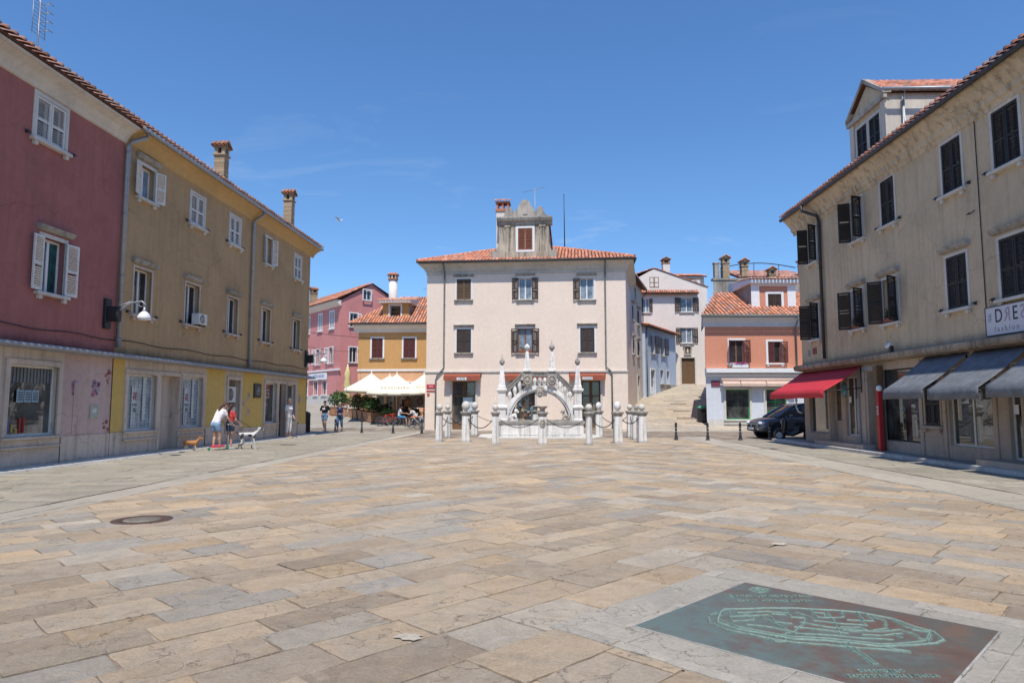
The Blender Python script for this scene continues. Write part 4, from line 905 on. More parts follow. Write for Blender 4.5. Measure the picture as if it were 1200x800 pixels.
# floodlight on the ledge
t = froot('floodlight', 'small white floodlight standing on the stone ledge', 'floodlight', RF, ru(-20.75), 3.16); mb = MB(); mb.lathe([(.03, -.1), (.1, .0), (.11, .05), (.0, .055)], n=16); mb.build('lamp_head', M['white'], t, (ru(-20.75), -.22, 3.32), (R(60), 0, 0)); mb = MB(); mb.box(ru(-20.72), ru(-20.6), -.25, -.15, 3.12, 3.3); mb.build('gear_box', M['darkmetal'], t)
t = froot('street_plate', 'small dark red street name plate under a first floor window', 'plate', RF, ru(-26.2), 3.5); mb = MB(); mb.box(ru(-26.85), ru(-26.5), -.02, 0, 3.5, 3.75); mb.build('plate', surf('maroon plate', (.2, .04, .05), .5), t); mb = MB(); mb.box(ru(-27.3), ru(-27.1), -.02, 0, 3.45, 3.7); mb.build('bell_plate', M['greyframe'], t)
# dress shop sign
t = froot('shop_sign', 'white fashion shop sign board with #DRESS lettering above the grey awnings', 'sign', RF, ru(-16.45), 3.17)
mb = MB(); mb.box(ru(-16.48), ru(-13.3), -.09, -.02, 3.17, 3.84); mb.build('board', surf('sign board', (.60, .60, .64), .5, .04), t, bevel=.006)
mb = MB(); 
for a, b_, c, d in ((-16.49, -13.29, 3.155, 3.17), (-16.49, -13.29, 3.84, 3.855), (-16.495, -16.48, 3.155, 3.855), (-13.3, -13.285, 3.155, 3.855)): mb.box(ru(a), ru(b_), -.1, -.015, c, d)
mb.build('frame', M['darkmetal'], t)
ltd, ltg, ltp = surf('black lettering', (.03, .03, .035), .5), surf('grey lettering', (.36, .34, .37), .5), surf('mauve lettering', (.40, .30, .36), .5)
for ch, x, mt, s_ in (('#', -16.33, ltg, 1), ('D', -16.02, ltd, 1), ('R', -15.73, ltp, -1), ('E', -15.47, ltd, 1), ('S', -15.22, ltp, -1), ('S', -14.95, ltd, 1)): text('lettering', ch, .46 if ch != '#' else .3, mt, t, (ru(x), -.094, 3.6), scale=(s_ * (.8 if ch != '#' else .7), 1, 1), ext=.003)
text('lettering', 'fashion  store', .19, ltg, t, (ru(-15.35), -.094, 3.3), sx=1.5, ext=.003)
# awnings
M['redcloth'] = surf('red awning cloth', (.52, .035, .05), .75, .12, 5, .1); M['greycloth'] = surf('dark grey awning cloth', (.15, .16, .18), .8, .3, 5, .15)
def awning(parent, x0, x1, zt, zo, out, mk, name='awning', label=None, y0=0, skew=0, hang=.26, seams=True, ends=False):
    mb = MB(); n = 18
    for i in range(n):
        a, b_ = x0 + (x1 - x0) * i / n, x0 + (x1 - x0) * (i + 1) / n; sg = lambda q: .008 * math.sin(q * 2.1)
        for j in range(6):
            t0, t1 = j / 6, (j + 1) / 6; f = lambda x, t: (x + skew * t, y0 - out * t, zt + (zo - zt) * t - .05 * math.sin(math.pi * t) + sg(x) * t)
            mb.add([f(a, t0), f(b_, t0), f(b_, t1), f(a, t1)], [(0, 3, 2, 1)], 0, True)
        v0, v1 = (a + skew, y0 - out, zo + sg(a)), (b_ + skew, y0 - out, zo + sg(b_)); ha, hb = hang + .008 * math.sin(a * 4), hang + .008 * math.sin(b_ * 4)
        mb.add([v0, v1, (v1[0], v1[1] - .01, v1[2] - hb), (v0[0], v0[1] - .01, v0[2] - ha)], [(0, 3, 2, 1)], 0, True)
    o = mb.build(name, M[mk], parent, label=label)
    o.modifiers.new('weld', 'WELD').merge_threshold = .002
    s = o.modifiers.new('thick', 'SOLIDIFY'); s.thickness = .008
    fr_ = MB()
    for xx in (x0 + .06, x1 - .06):
        fr_.tube([(xx, y0 - .03, zt - .75), (xx + skew * .9, y0 - out * .93, zo - .03)], .018, 6); fr_.tube([(xx, y0 - .03, zt - .9), (xx, y0 - .03, zt - .05)], .022, 6)
    fr_.tube([(x0 + skew + .03, y0 - out + .03, zo - .02), (x1 + skew - .03, y0 - out + .03, zo - .02)], .02, 6)
    fr_.build('awning_frame', M['darkmetal'], o); return o
awning(gh, ru(-28.0), ru(-22.9), 2.84, 2.0, 1.32, 'redcloth', label='red awning with hanging valance', hang=.24, y0=-.02)
awning(gh, ru(-19.25), ru(-17.3), 2.86, 1.93, 1.22, 'greycloth', label='dark grey awning', y0=-.02); awning(gh, ru(-17.1), ru(-15.15), 2.86, 1.9, 1.22, 'greycloth', label='dark grey awning', y0=-.02)
awning(gh, ru(-14.9), ru(-12.8), 2.86, 1.93, 1.22, 'greycloth', label='dark grey awning', y0=-.02); awning(gh, ru(-12.6), ru(-10.6), 2.86, 1.93, 1.22, 'greycloth', label='dark grey awning', y0=-.02)
# dormer
dz0, dz1 = 9.5, 11.6; da, db = ru(-23.75), ru(-21.35); dyy = .4
dorm = MB(); dorm.T = None
dm = facade('dormer', da, db, dz0, dz1, [(da + .42, da + 1.12, 9.95, 11.15), (db - 1.12, db - .42, 9.95, 11.15)], M['p_rightwall'], gh, y=dyy, depth=.2, top=[(da, dz1), (db, dz1), ((da + db) / 2, dz1 + .8)])
for q in (((da, dyy, dz0), (da, dyy, dz1), (da, 5, dz1), (da, 5, dz0)), ((db, dyy, dz0), (db, 5, dz0), (db, 5, dz1), (db, dyy, dz1))): mb = MB(); mb.quad(*q); mb.build('dormer_side', M['p_soffitwhite'], dm)
for a in (da + .42, db - 1.12): window(dm, a, a + .7, 9.95, 11.15, trim='stone', tw=.09, sh='closed', shm='darksh', y=dyy)
mb = MB(); cxm = (da + db) / 2
for s_ in (-1, 1):
    a = (cxm + s_ * (db - da) / 2 + s_ * .12, dz1 - .03); b_ = (cxm, dz1 + .92)
    mb.prism([a, (a[0], a[1] + .14), (b_[0], b_[1] + .14), b_], dyy - .14, dyy + .12)
mb.box(da - .1, db + .1, dyy - .12, dyy - .005, dz1 - .18, dz1 - .04); mb.build('pediment', M['p_grey'], dm)
for a, b_ in ((da - .02, da + .26), (db - .26, db + .02)): mb = MB(); mb.box(a, b_, dyy - .05, dyy - .003, dz0, dz1 - .2); mb.build('pilaster', M['p_soffitwhite'], dm)
mb = MB(); mb.prism([(da - .12, dz1 + .1), (cxm, dz1 + .94), (db + .12, dz1 + .1), (db + .12, dz1), (cxm, dz1 + .84), (da - .12, dz1)], dyy - .12, 5); mb.build('roof_bed', M['tiledark'], dm)
wv = (db - da) / 2 + .12; sl = math.hypot(wv, .84)
tiles('dormer_roof', (db + .12, dyy - .12, dz1 + .1), (0, 1, 0), (-wv, 0, .84), 4.72, sl, dm, base=(.55, .2, .11)); tiles('dormer_roof', (da - .12, 5, dz1 + .1), (0, -1, 0), (wv, 0, .84), 4.72, sl, dm, base=(.5, .2, .12))
mb = MB(); mb.tube([(db + .34, dyy - .25, dz1), (db + .34, 5, dz1)], .055, 8); mb.tube([(db + .34, dyy + .5, dz1), (db + .1, dyy + .5, dz1 - .15), (db + .07, dyy + .5, 9.6)], .045, 8); mb.build('gutter', M['metal'], dm)

# ================================================================ the house behind the well
CF = (-5.52, 42.3, R(-5.5))
ch = froot('cream_house', 'cream pink three storey house behind the well with baroque dormer and hipped tile roof', 'house', CF, .2)
X0, X1 = .2, 12.5; ZE = 10.4
W1 = [(2.08, 2.98, 8.05, 9.35), (5.95, 6.78, 8.0, 9.35), (9.72, 10.57, 7.95, 9.28)]; W2 = [(2.1, 3.0, 4.75, 6.2), (5.92, 6.8, 4.7, 6.2), (9.72, 10.58, 4.72, 6.2)]
DD = [(1.85, 3.3, .02, 3.0), (5.5, 6.95, .02, 3.0), (9.75, 10.9, .02, 3.0)]
facade('upper_wall', X0, X1, 3.62, 9.75, W1 + W2, M['p_centre'], ch)
facade('lower_wall', X0 - .04, X1 + .04, .0, 3.5, DD, M['p_centre'], ch, y=-.06, depth=.35)
mb = MB(); mb.box(X0 - .06, X1 + .06, -.12, .03, 3.5, 3.62); mb.build('string_course', M['stone'], ch, bevel=.02)
for k in range(3):
    st = ['closed', 'open', (-172, None)][k]; window(ch, *W1[k], trim='white', tw=.09, sh=st, shm=['woodbrown', 'brownsh', 'brownsh'][k], pane=['glass', 'curtain', 'curtain'][k], sill='stonedark', hood='stonedark')
    st = ['closed', 'open', 'closed'][k]; window(ch, *W2[k], trim='white', tw=.09, sh=st, shm='brownsh', pane='curtain', sash='woodred', sill='stonedark', hood='stonedark')
foot = [(X0, 0.002), (X1, 0.002), (13.36, 8.0), (X0, 9.5)]
sides('side_wall', foot, -.3, 9.9, M['p_centre'], ch)
def ring(mb, prof, x0, x1, yb):
    """moulding round front and both sides: prof = (outset, z)"""
    P = [(x0, yb), (x0, 0), (x1, 0), (x1 + .85, yb)]; D = [(-1, 0), (-1, -1), (1, -1), (1, 0)]; vs = []
    for (p, d) in zip(P, D):
        for o_, z in prof: vs.append((p[0] + d[0] * o_, p[1] + d[1] * o_, z))
    n = len(prof); fs = []
    for i in range(3):
        for j in range(n - 1): fs.append((i * n + j, (i + 1) * n + j, (i + 1) * n + j + 1, i * n + j + 1))
    mb.add(vs, fs)
mb = MB(); ring(mb, [(0, 9.62), (.04, 9.63), (.05, 9.82), (.12, 9.85), (.14, 10.0), (.25, 10.12), (.4, 10.2), (.46, 10.22), (.47, 10.34), (0, 10.34)], X0, X1, 8.); mb.build('cornice', M['p_soffitwhite'], ch)
# hipped roof
yb = 9.4; xa, xb = X0 - .52, X1 + .52; ya = -.52; zr = 10.36; ry = 4.4; hz = zr + (ry - ya) * math.tan(R(20)); ha, hb_ = xa + 4.9, xb - 4.9
rf = MB(); yb2 = 2 * ry - ya
rf.quad((xa, ya, zr), (xb, ya, zr), (hb_, ry, hz), (ha, ry, hz)); rf.quad((xb, ya, zr), (xb, yb2, zr), (hb_, ry, hz)); rf.quad((xb, yb2, zr), (xa, yb2, zr), (ha, ry, hz), (hb_, ry, hz)); rf.quad((xa, yb2, zr), (xa, ya, zr), (ha, ry, hz))
rf.quad((xa, ya, zr - .02), (xa, yb2, zr - .02), (xb, yb2, zr - .02), (xb, ya, zr - .02))
rfo = rf.build('roof', M['tiledark'], ch); Lr = math.hypot(ry - ya, hz - zr); W_ = xb - xa; TB = (.58, .21, .11)
tiles('tiles', (xa, ya - .05, zr + .03), (1, 0, 0), (0, ry - ya, hz - zr), W_, Lr, rfo, clip=lambda u, v: v / Lr < min(u, W_ - u) / 4.9 + .02, base=TB)
W2_ = yb2 - ya
tiles('tiles', (xb + .05, ya, zr + .03), (0, 1, 0), (-4.9, 0, hz - zr), W2_, math.hypot(4.9, hz - zr), rfo, clip=lambda u, v: v / 5.2 < min(u, W2_ - u) / 4.9 + .02, base=TB)
tiles('tiles', (xa - .05, yb2, zr + .03), (0, -1, 0), (4.9, 0, hz - zr), W2_, math.hypot(4.9, hz - zr), rfo, clip=lambda u, v: v / 5.2 < min(u, W2_ - u) / 4.9 + .02, base=TB)
mb = MB()
for a, b_ in (((xa, ya, zr), (ha, ry, hz)), ((xb, ya, zr), (hb_, ry, hz)), ((ha, ry, hz), (hb_, ry, hz))):
    a, b_ = Vector(a) + Vector((0, 0, .1)), Vector(b_) + Vector((0, 0, .1)); n = int((b_ - a).length / .38)
    for i in range(n): k = rnd.uniform(.7, 1.25); mb.tube([a + (b_ - a) * (i / n), a + (b_ - a) * ((i + 1.08) / n)], [.12, .095], 8, col=(.6 * k, .26 * k, .16 * k))
mb.build('ridge_tiles', M['tile'], rfo)
mb = MB(); mb.tube([(xa - .04, ya - .08, zr - .02), (xb + .04, ya - .08, zr - .02)], .06, 8); mb.tube([(xb + .08, ya, zr - .02), (xb + .08, yb2, zr - .02)], .06, 8); mb.build('gutter', M['gutter'], ch)
pipe(ch, [(1.32, -.56, 10.3), (1.32, -.5, 10.15), (1.32, -.12, 9.85), (1.32, -.07, 9.7), (1.32, -.07, 3.95), (1.3, -.16, 3.75), (.9, -.16, 3.3), (.84, -.13, 3.1), (.84, -.13, .1)], .05, 'greenpipe')
pipe(ch, [(11.26, -.56, 10.3), (11.26, -.5, 10.15), (11.26, -.12, 9.85), (11.26, -.07, 9.7), (11.26, -.07, 3.95), (11.28, -.16, 3.78), (11.5, -.16, 3.6), (11.6, -.13, 3.4), (11.6, -.13, .1)], .05, 'greenpipe')
# baroque dormer
dx0, dx1, dy = 4.72, 7.82, .02
dm = facade('dormer', dx0, dx1, 10.42, 12.85, [(5.92, 6.82, 11.12, 12.5)], M['p_dormer'], ch, y=dy, depth=.25)
for q in (((dx0, dy, 10.4), (dx0, dy, 12.85), (dx0, 4, 12.85), (dx0, 4, 10.4)), ((dx1, dy, 10.4), (dx1, 4, 10.4), (dx1, 4, 12.85), (dx1, dy, 12.85))): mb = MB(); mb.quad(*q); mb.build('dormer_side', M['p_dormer'], dm)
window(dm, 5.92, 6.82, 11.12, 12.5, trim='white', tw=.13, sh='closed', shm='woodred', sill=None, y=dy)
for a, b_ in ((5.14, 5.42), (7.3, 7.58)): mb = MB(); mb.box(a, b_, dy - .07, dy - .002, 11.0, 12.55); mb.box(a - .06, b_ + .06, dy - .1, dy - .003, 12.55, 12.68); mb.box(a - .07, b_ + .07, dy - .12, dy - .003, 10.46, 11.0); mb.build('pilaster', M['p_dormer'], dm, bevel=.01)
mb = MB(); mb.prism([(dy, 12.7), (dy - .06, 12.72), (dy - .08, 12.85), (dy - .2, 12.95), (dy - .26, 13.1), (dy - .26, 13.18), (dy + .3, 13.18), (dy + .3, 12.7)], dx0 - .12, dx1 + .24, 'x'); mb.build('dormer_cornice', M['p_grey'], dm)
def lobes():
    p = [(5.0, 13.18)]
    def arc(cx, cz, rx_, rz, a0, a1, n=10): return [(cx + rx_ * math.cos(R(a0 + (a1 - a0) * i / n)), cz + rz * math.sin(R(a0 + (a1 - a0) * i / n))) for i in range(n + 1)]
    p += arc(5.0, 13.5, .42, .32, -90, -10, 4)[0:0] + [(5.05, 13.35)] + arc(5.38, 13.62, .2, .22, 170, 20, 7) + [(5.66, 13.5), (5.8, 13.62)] + arc(6.36, 13.8, .38, .5, 165, 15, 12) + [(6.95, 13.6), (7.08, 13.5)] + arc(7.3, 13.62, .2, .22, 160, 10, 7) + [(7.62, 13.35), (7.95, 13.18)]
    return p
mb = MB(); mb.prism(lobes(), dy - .1, dy + .12); mb.box(6.24, 6.52, dy - .14, dy - .1, 13.35, 14.1); mb.build('scrolled_gable', M['p_grey'], dm)
mb = MB()
for s_, bx in ((-1, dx0), (1, dx1)):
    pts = [(bx, 10.44), (bx + s_ * .5, 10.44)] + [(bx + s_ * (.36 + .16 * math.cos(R(a))), 10.95 + .22 * math.sin(R(a))) for a in range(0, 181, 30)] + [(bx + s_ * .12, 11.25), (bx, 11.6)]
    mb = MB(); mb.prism(pts, dy - .03, dy + .15); mb.build('volute', M['p_grey'], dm)
mb = MB(); mb.quad((dx0 - .1, dy, 12.95), (dx1 + .1, dy, 12.95), (dx1 + .1, 4.5, 12.4), (dx0 - .1, 4.5, 12.4)); mb.build('dormer_roof', M['tiledark'], dm)
# its chimney
cm = MB(); cm.box(4.5, 5.3, .5, 1.2, 10.6, 13.75, 1); c = (.5, .2, .12)
cm.box(4.44, 5.36, .44, 1.26, 13.75, 13.9, 0, c)
for xx in (4.5, 4.84, 5.18): cm.box(xx, xx + .12, .5, 1.2, 13.9, 14.3, 0, c)
cm.box(4.44, 5.36, .44, 1.26, 14.3, 14.38, 0, c); cmo = cm.build('chimney', [M['brick'], M['p_white']], rfo)
tiles('chimney_cap', (4.38, .38, 14.4), (1, 0, 0), (0, .5, .12), 1.04, .55, cmo, base=TB, pitch=.17, row=.28)
yagi(CF, 6.77, 3.5, 12.2, 16.15, 'television aerial on the cream house roof beside the dormer', L=1.5, ang=R(0))
t = empty('roof_mast', 'tall thin dark mast on the right side of the cream house roof', 'mast', fworld(CF, 8.75, 3.8, 11.8), CF[2]); mb = MB(); mb.tube([(0, 0, 0), (-.03, 0, 4)], [.04, .022], 8); mb.build('pole', M['darkmetal'], t); mb = MB(); mb.lathe([(.09, 0), (.07, .12), (.045, .16)], n=10); mb.build('foot', M['darkmetal'], t)
# café openings, awnings
for k, o in enumerate(DD):
    shopdoor(ch, o, 'woodbrown', -.06, .28, jamb='stone', leaves=2, glassfrom=.14)
    mb = MB(); mb.box(o[0], o[1], .17, .2, 2.05, 2.12); mb.build('transom', M['woodbrown'], ch)
M['rustcloth'] = surf('rust red awning cloth', (.30, .085, .05), .8, .2, 6, .1)
for k, (a, b_, txt) in enumerate(((1.4, 3.65, 'CAFFE'), (5.15, 7.72, 'BAR'), (9.05, 11.2, 'LOGGIA'))):
    mb = MB(); mb.prism([(-.07, 3.46), (-.55, 3.3), (-.57, 3.02), (-.55, 3.02), (-.52, 3.26), (-.07, 3.4)], a, b_, 'x'); mb.box(a - .03, b_ + .03, -.12, -.065, 3.3, 3.48, 1)
    o = mb.build('awning', [M['rustcloth'], M['darkmetal']], ch); mb = MB(); mb.box((a + b_) / 2 - .3, (a + b_) / 2 + .3, -.585, -.575, 3.04, 3.2); mb.build('name_label', M['white'], o)
    text('lettering', txt, .15, ltd, o, ((a + b_) / 2, -.588, 3.12), ext=.002)
mb = MB(); mb.box(2.5, 3.1, .12, .14, 1.1, 2.0); mb.build('door_poster', surf('pale blue poster', (.5, .62, .68), .5, .2, 8), ch)
mb = MB()
for q in range(34): xx, zz = rnd.uniform(5.6, 6.85), rnd.uniform(.5, 2.0); mb.box(xx, xx + rnd.uniform(.05, .14), .155, .165, zz, zz + rnd.uniform(.06, .2), 0, rnd.choice([(.1, .25, .5), (.4, .4, .42), (.35, .12, .1), (.1, .1, .12), (.45, .35, .2), (.15, .35, .4)]))
for q in range(26): xx, zz = rnd.uniform(9.8, 10.85), rnd.uniform(.5, 1.9); mb.box(xx, xx + rnd.uniform(.05, .16), .155, .165, zz, zz + rnd.uniform(.06, .2), 0, rnd.choice([(.2, .16, .12), (.3, .25, .2), (.1, .09, .08), (.35, .3, .22)]))
mb.build('window_goods', M['brick'], ch)
t = froot('street_sign', 'red and white street name sign at the left corner of the cream house', 'sign', CF, .5, 2.2)
mb = MB(); mb.box(.26, .8, -.1, -.075, 2.55, 2.8); mb.build('plate', surf('red sign', (.55, .03, .06), .5), t); mb = MB(); mb.box(.26, .8, -.1, -.075, 2.36, 2.42); mb.box(.3, .45, -.1, -.075, 2.1, 2.24); mb.build('lower_plate', surf('red sign', (.5, .04, .07), .5), t)
text('lettering', 'TRG', .16, M['white'], t, (.53, -.104, 2.67), ext=.002)
# flower box in the middle first floor window
t = froot('flower_box', 'flower box with yellow and red flowers on the middle first floor sill', 'flower box', CF, 6.35, 4.72); mb = MB(); mb.box(5.95, 6.75, -.13, .02, 4.72, 4.88); mb.build('box', M['woodred'], t)
mb = MB(); leaves(mb, (6.35, -.08, 5.0), (.42, .12, .12), 160, .04, GRN + [(.6, .4, .03), (.5, .05, .04), (.6, .55, .5)]); mb.build('flowers', M['leaf'], t)

# ================================================================ the well: basin, bridge arch, posts and chains
WX, WY = 1.29, 31.45
wl = empty('fountain', 'white stone public well shaped as a little bridge with obelisks over a basin', 'fountain', (WX, WY, 0), R(-1))
mb = MB(); mb.prism([(-2.4, -.5), (2.4, -.5), (2.9, .6), (2.9, 3.0), (2.4, 4.0), (-2.4, 4.0), (-2.9, 3.0), (-2.9, .6)], -.005, .07, 'z'); mb.build('platform', M['stone'], wl, bevel=.015)
mb = MB(); L_, F, Bk = 1.98, 0., 3.3; t_ = .16
for a, b_, c, d in ((-L_, L_, F, F + t_), (-L_, L_, Bk - t_, Bk), (-L_, -L_ + t_, F + t_, Bk - t_), (L_ - t_, L_, F + t_, Bk - t_)): mb.box(a, b_, c, d, .07, .66)
mb.box(-L_ + t_, L_ - t_, F + t_, Bk - t_, .07, .2)
bas = mb.build('basin', M['stonew'], wl)
mb = MB()
for a, b_, c, d in ((-L_ - .06, L_ + .06, F - .06, F + t_ + .03), (-L_ - .06, L_ + .06, Bk - t_ - .03, Bk + .06), (-L_ - .06, -L_ + t_ + .03, F + t_ + .03, Bk - t_ - .03), (L_ - t_ - .03, L_ + .06, F + t_ + .03, Bk - t_ - .03)): mb.box(a, b_, c, d, .66, .79)
mb.build('rim', M['stonedark'], bas, bevel=.02)
mb = MB()
for k in range(4): a = -L_ + .06 + k * .98; mb.box(a, a + .9, F - .025, F - .001, .16, .58)
mb.box(-L_ - .05, L_ + .05, F - .05, F - .002, .07, .13); mb.build('panels', M['stonew'], bas, bevel=.01)
wat = MB(); wat.quad((-L_ + t_, F + t_, .5), (L_ - t_, F + t_, .5), (L_ - t_, Bk - t_, .5), (-L_ + t_, Bk - t_, .5)); wat.build('water', glass('dark water', (.03, .05, .05), .03), bas)
AY0, AY1 = .35, 1.75; ri, ro_ = 1.36, 1.56; zs = .8
mb = MB(); n = 36
def arcp(r, t): return (r * math.cos(t), zs + r * math.sin(t))
# archivolt mouldings, vault, spandrels up to the sloping deck
for (ra, rb, ya, yb_) in ((ri, ri + .09, AY0 + .02, AY1), (ri + .09, ro_, AY0 - .03, AY1)):
    for i in range(n):
        t0, t1 = math.pi * i / n, math.pi * (i + 1) / n
        a0, a1, b0, b1 = arcp(ra, t0), arcp(ra, t1), arcp(rb, t0), arcp(rb, t1)
        mb.quad((a0[0], ya, a0[1]), (a1[0], ya, a1[1]), (b1[0], ya, b1[1]), (b0[0], ya, b0[1]))
        mb.quad((a0[0], yb_, a0[1]), (b0[0], yb_, b0[1]), (b1[0], yb_, b1[1]), (a1[0], yb_, a1[1]))
        mb.quad((a0[0], ya, a0[1]), (a0[0], yb_, a0[1]), (a1[0], yb_, a1[1]), (a1[0], ya, a1[1])); mb.quad((b0[0], ya, b0[1]), (b1[0], ya, b1[1]), (b1[0], yb_, b1[1]), (b0[0], yb_, b0[1]))
arch = mb.build('arch', M['stonew'], wl)
def deck(x): x = abs(x); return 2.42 if x < .62 else 2.42 - (x - .62) * .86
def rail(x): x = abs(x); return 3.02 if x < .78 else 3.02 - (x - .78) * 1.0
mb = MB(); n = 40
for i in range(n):
    a, b_ = -1.58 + 3.16 * i / n, -1.58 + 3.16 * (i + 1) / n
    f = lambda x: zs + math.sqrt(max(ro_ ** 2 - x * x, 0)) - .02
    for yy, fl in ((AY0, 0), (AY1 - .02, 1)):
        q = [(a, yy, min(f(a), deck(a))), (b_, yy, min(f(b_), deck(b_))), (b_, yy, max(deck(b_), f(b_))), (a, yy, max(deck(a), f(a)))]
        mb.add(q[::-1] if fl else q, [(0, 1, 2, 3)])
    mb.quad((a, AY0, max(deck(a), f(a))), (b_, AY0, max(deck(b_), f(b_))), (b_, AY1, max(deck(b_), f(b_))), (a, AY1, max(deck(a), f(a))))
mb.build('spandrel', M['stonew'], arch)
for yy, nm in ((AY0, 'parapet'), (AY1 - .2, 'parapet')):
    mb = MB(); P_ = [(-1.64, rail(1.64)), (-.78, 3.02), (.78, 3.02), (1.64, rail(1.64))]
    up = [(x, z + .0) for x, z in P_]; 
    mb.prism(P_ + [(x * .985, z - .12) for x, z in P_[::-1]], yy - .06, yy + .16); mb.prism([(x * 1.01, z + .05) for x, z in P_] + P_[::-1], yy - .1, yy + .2)
    pr_ = mb.build(nm, M['stonedark'], wl)
    for i in range(-6, 7):
        x = i * .235 + (.0 if i else 0)
        if abs(x) < .1 or .33 < abs(x) < .62 and False: pass
        zb, zt = max(deck(x), zs + math.sqrt(max(ro_ ** 2 - x * x, 0))), rail(x) - .12
        if abs(abs(x) - .575) < .2: continue
        h_ = zt - zb; cz = (zb + zt) / 2
        if h_ < .1: continue
        prof = [(.035, -h_ / 2), (.05, -h_ * .42), (.04, -h_ * .36), (.095, -h_ * .16), (.10, 0), (.075, h_ * .2), (.035, h_ * .38), (.05, h_ * .44), (.04, h_ / 2)]
        mb = MB(); mb.lathe(prof, (x, yy + .05, cz), 14); mb.build('baluster', M['stonew'], pr_)
# shields and mask keystone
for x in (-.58, .56):
    mb = MB(); mb.prism([(x - .2, 2.92), (x - .23, 2.7), (x - .18, 2.5), (x, 2.36), (x + .18, 2.5), (x + .23, 2.7), (x + .2, 2.92), (x, 2.97)], AY0 - .16, AY0 - .0)
    mb.torus((x, AY0 - .17, 2.68), .15, .03, 20, 6, 'y', sz=1.25); mb.ball((x, AY0 - .17, 2.68), (.09, .05, .12), 12)
    for s_ in (-1, 1): mb.torus((x + s_ * .17, AY0 - .12, 2.9), .06, .025, 12, 6); mb.torus((x + s_ * .17, AY0 - .12, 2.47), .05, .025, 12, 6)
    mb.build('shield', M['stonedark'] if x > 0 else M['p_grey'], wl, bevel=.008)
mb = MB(); mb.prism([(-.17, 2.36), (.17, 2.36), (.14, 2.02), (.06, 1.88), (-.06, 1.88), (-.14, 2.02)], AY0 - .14, AY0 + .02); mb.ball((0, AY0 - .13, 2.14), (.11, .08, .15), 14); mb.ball((0, AY0 - .21, 2.12), (.025, .03, .05), 8)
for s_ in (-1, 1): mb.ball((s_ * .045, AY0 - .19, 2.18), (.02, .015, .015), 8); mb.torus((s_ * .12, AY0 - .13, 2.26), .045, .018, 12, 6)
mb.ball((0, AY0 - .18, 1.98), (.07, .05, .08), 10); mb.build('mask', M['p_grey'], wl)
# end piers and obelisks
for x in (-1.76, 1.76):
    mb = MB(); c = (x, AY0 + .06, .79)
    mb.sq([(.22, 0), (.22, .08), (.18, .1), (.18, .52), (.2, .56), (.24, .6), (.24, .66), (.2, .7), (.17, .74), (.17, 1.3), (.2, 1.34), (.25, 1.4), (.25, 1.48), (.2, 1.5)], c)
    pr_ = mb.build('pier', M['stonew'], wl, bevel=.008)
    mb = MB(); mb.sq([(.18, 0), (.18, .1), (.155, .14), (.15, .16), (.07, 1.02), (.05, 1.06)], (x, AY0 + .06, 2.29)); mb.build('obelisk', M['stonew'], pr_, bevel=.006)
    mb = MB(); mb.lathe([(.04, 1.04), (.06, 1.07), (.05, 1.1), (.11, 1.16), (.13, 1.24), (.1, 1.33), (.04, 1.4), (.02, 1.46), (.006, 1.62)], (x, AY0 + .06, 2.29), 14); mb.build('finial', M['stonedark'], pr_)
for x, dk in ((-.59, 0), (.57, 1)):
    mb = MB(); mb.sq([(.2, 0), (.2, .08), (.15, .12), (.14, .14), (.07, .92), (.05, .95)], (x, AY0 + .05, 3.07)); o = mb.build('obelisk', M['stonew'], wl, bevel=.006)
    mb = MB(); mb.lathe([(.04, .93), (.06, .96), (.05, 1.0), (.11, 1.05), (.14, 1.13), (.11, 1.22), (.04, 1.28)] + ([(.02, 1.34), (.006, 1.56)] if dk else [(.01, 1.3)]), (x, AY0 + .05, 3.07), 14); mb.build('finial', M['stonedark'] if dk else M['stonew'], o)
# little carved lions on the rim
for x, mk in ((-1.22, 'stonew'), (1.18, 'p_grey')):
    s_ = -1 if x > 0 else 1; t = MB(); t.box(x - .2, x + .2, .03, .3, .8, .88); t.capsule((x - .1 * s_, .16, .98), (x + .06 * s_, .16, 1.06), .1, .1, 10); t.ball((x + .12 * s_, .14, 1.24), .1, 10); t.ball((x + .2 * s_, .12, 1.2), (.06, .06, .05), 8); t.capsule((x + .1 * s_, .1, 1.02), (x + .13 * s_, .08, .9), .045, .035, 8); t.capsule((x - .16 * s_, .1, .95), (x - .05 * s_, .08, .9), .06, .04, 8); t.tube([(x - .18 * s_, .18, .95), (x - .24 * s_, .18, 1.1), (x - .16 * s_, .18, 1.22)], .02, 6)
    o = t.build('carved_lion', M[mk], wl)
# stone posts
PS = [('P5', -.64, 26.63, 'spike'), ('P6', 1.18, 26.63, 'urn'), ('P7', 2.95, 26.35, 'ball'), ('P9', 4.25, 27.65, 'egg'), ('P12', 5.31, 28.1, 'ball'), ('P11', 5.5, 30.4, 'urnball'), ('P10', 5.56, 32.4, 'ball'), ('P8', 4.23, 33.5, 'egg'), ('P6b', 1.2, 34.9, 'urn'), ('P4', -1.89, 34.7, 'big'), ('P2', -3.03, 32.4, 'spike'), ('P1', -3.05, 28.83, 'ball'), ('P3', -1.91, 28.4, 'big')]
PL_ = {'P5': 'white stone post left of the carved front post, ball with a spike finial', 'P6': 'carved white stone post at the front centre topped by a flat urn dish', 'P7': 'slim white stone post with round ball right of the carved front post',
       'P9': 'broad white stone post with egg shaped head at the right front', 'P12': 'rightmost white stone post with round ball at the right corner', 'P11': 'white stone post with small dark urn head behind the right corner post', 'P10': 'white stone post with mossy ball at the right rear',
       'P8': 'white stone post with egg head behind the slim ball post', 'P6b': 'white stone post with flat dish behind the carved front post', 'P4': 'white stone post with large egg head at the left rear', 'P2': 'white stone post with spiked ball behind the leftmost post', 'P1': 'leftmost white stone post with big pale ball', 'P3': 'stained white stone post with large egg head left of the spiked ball post'}
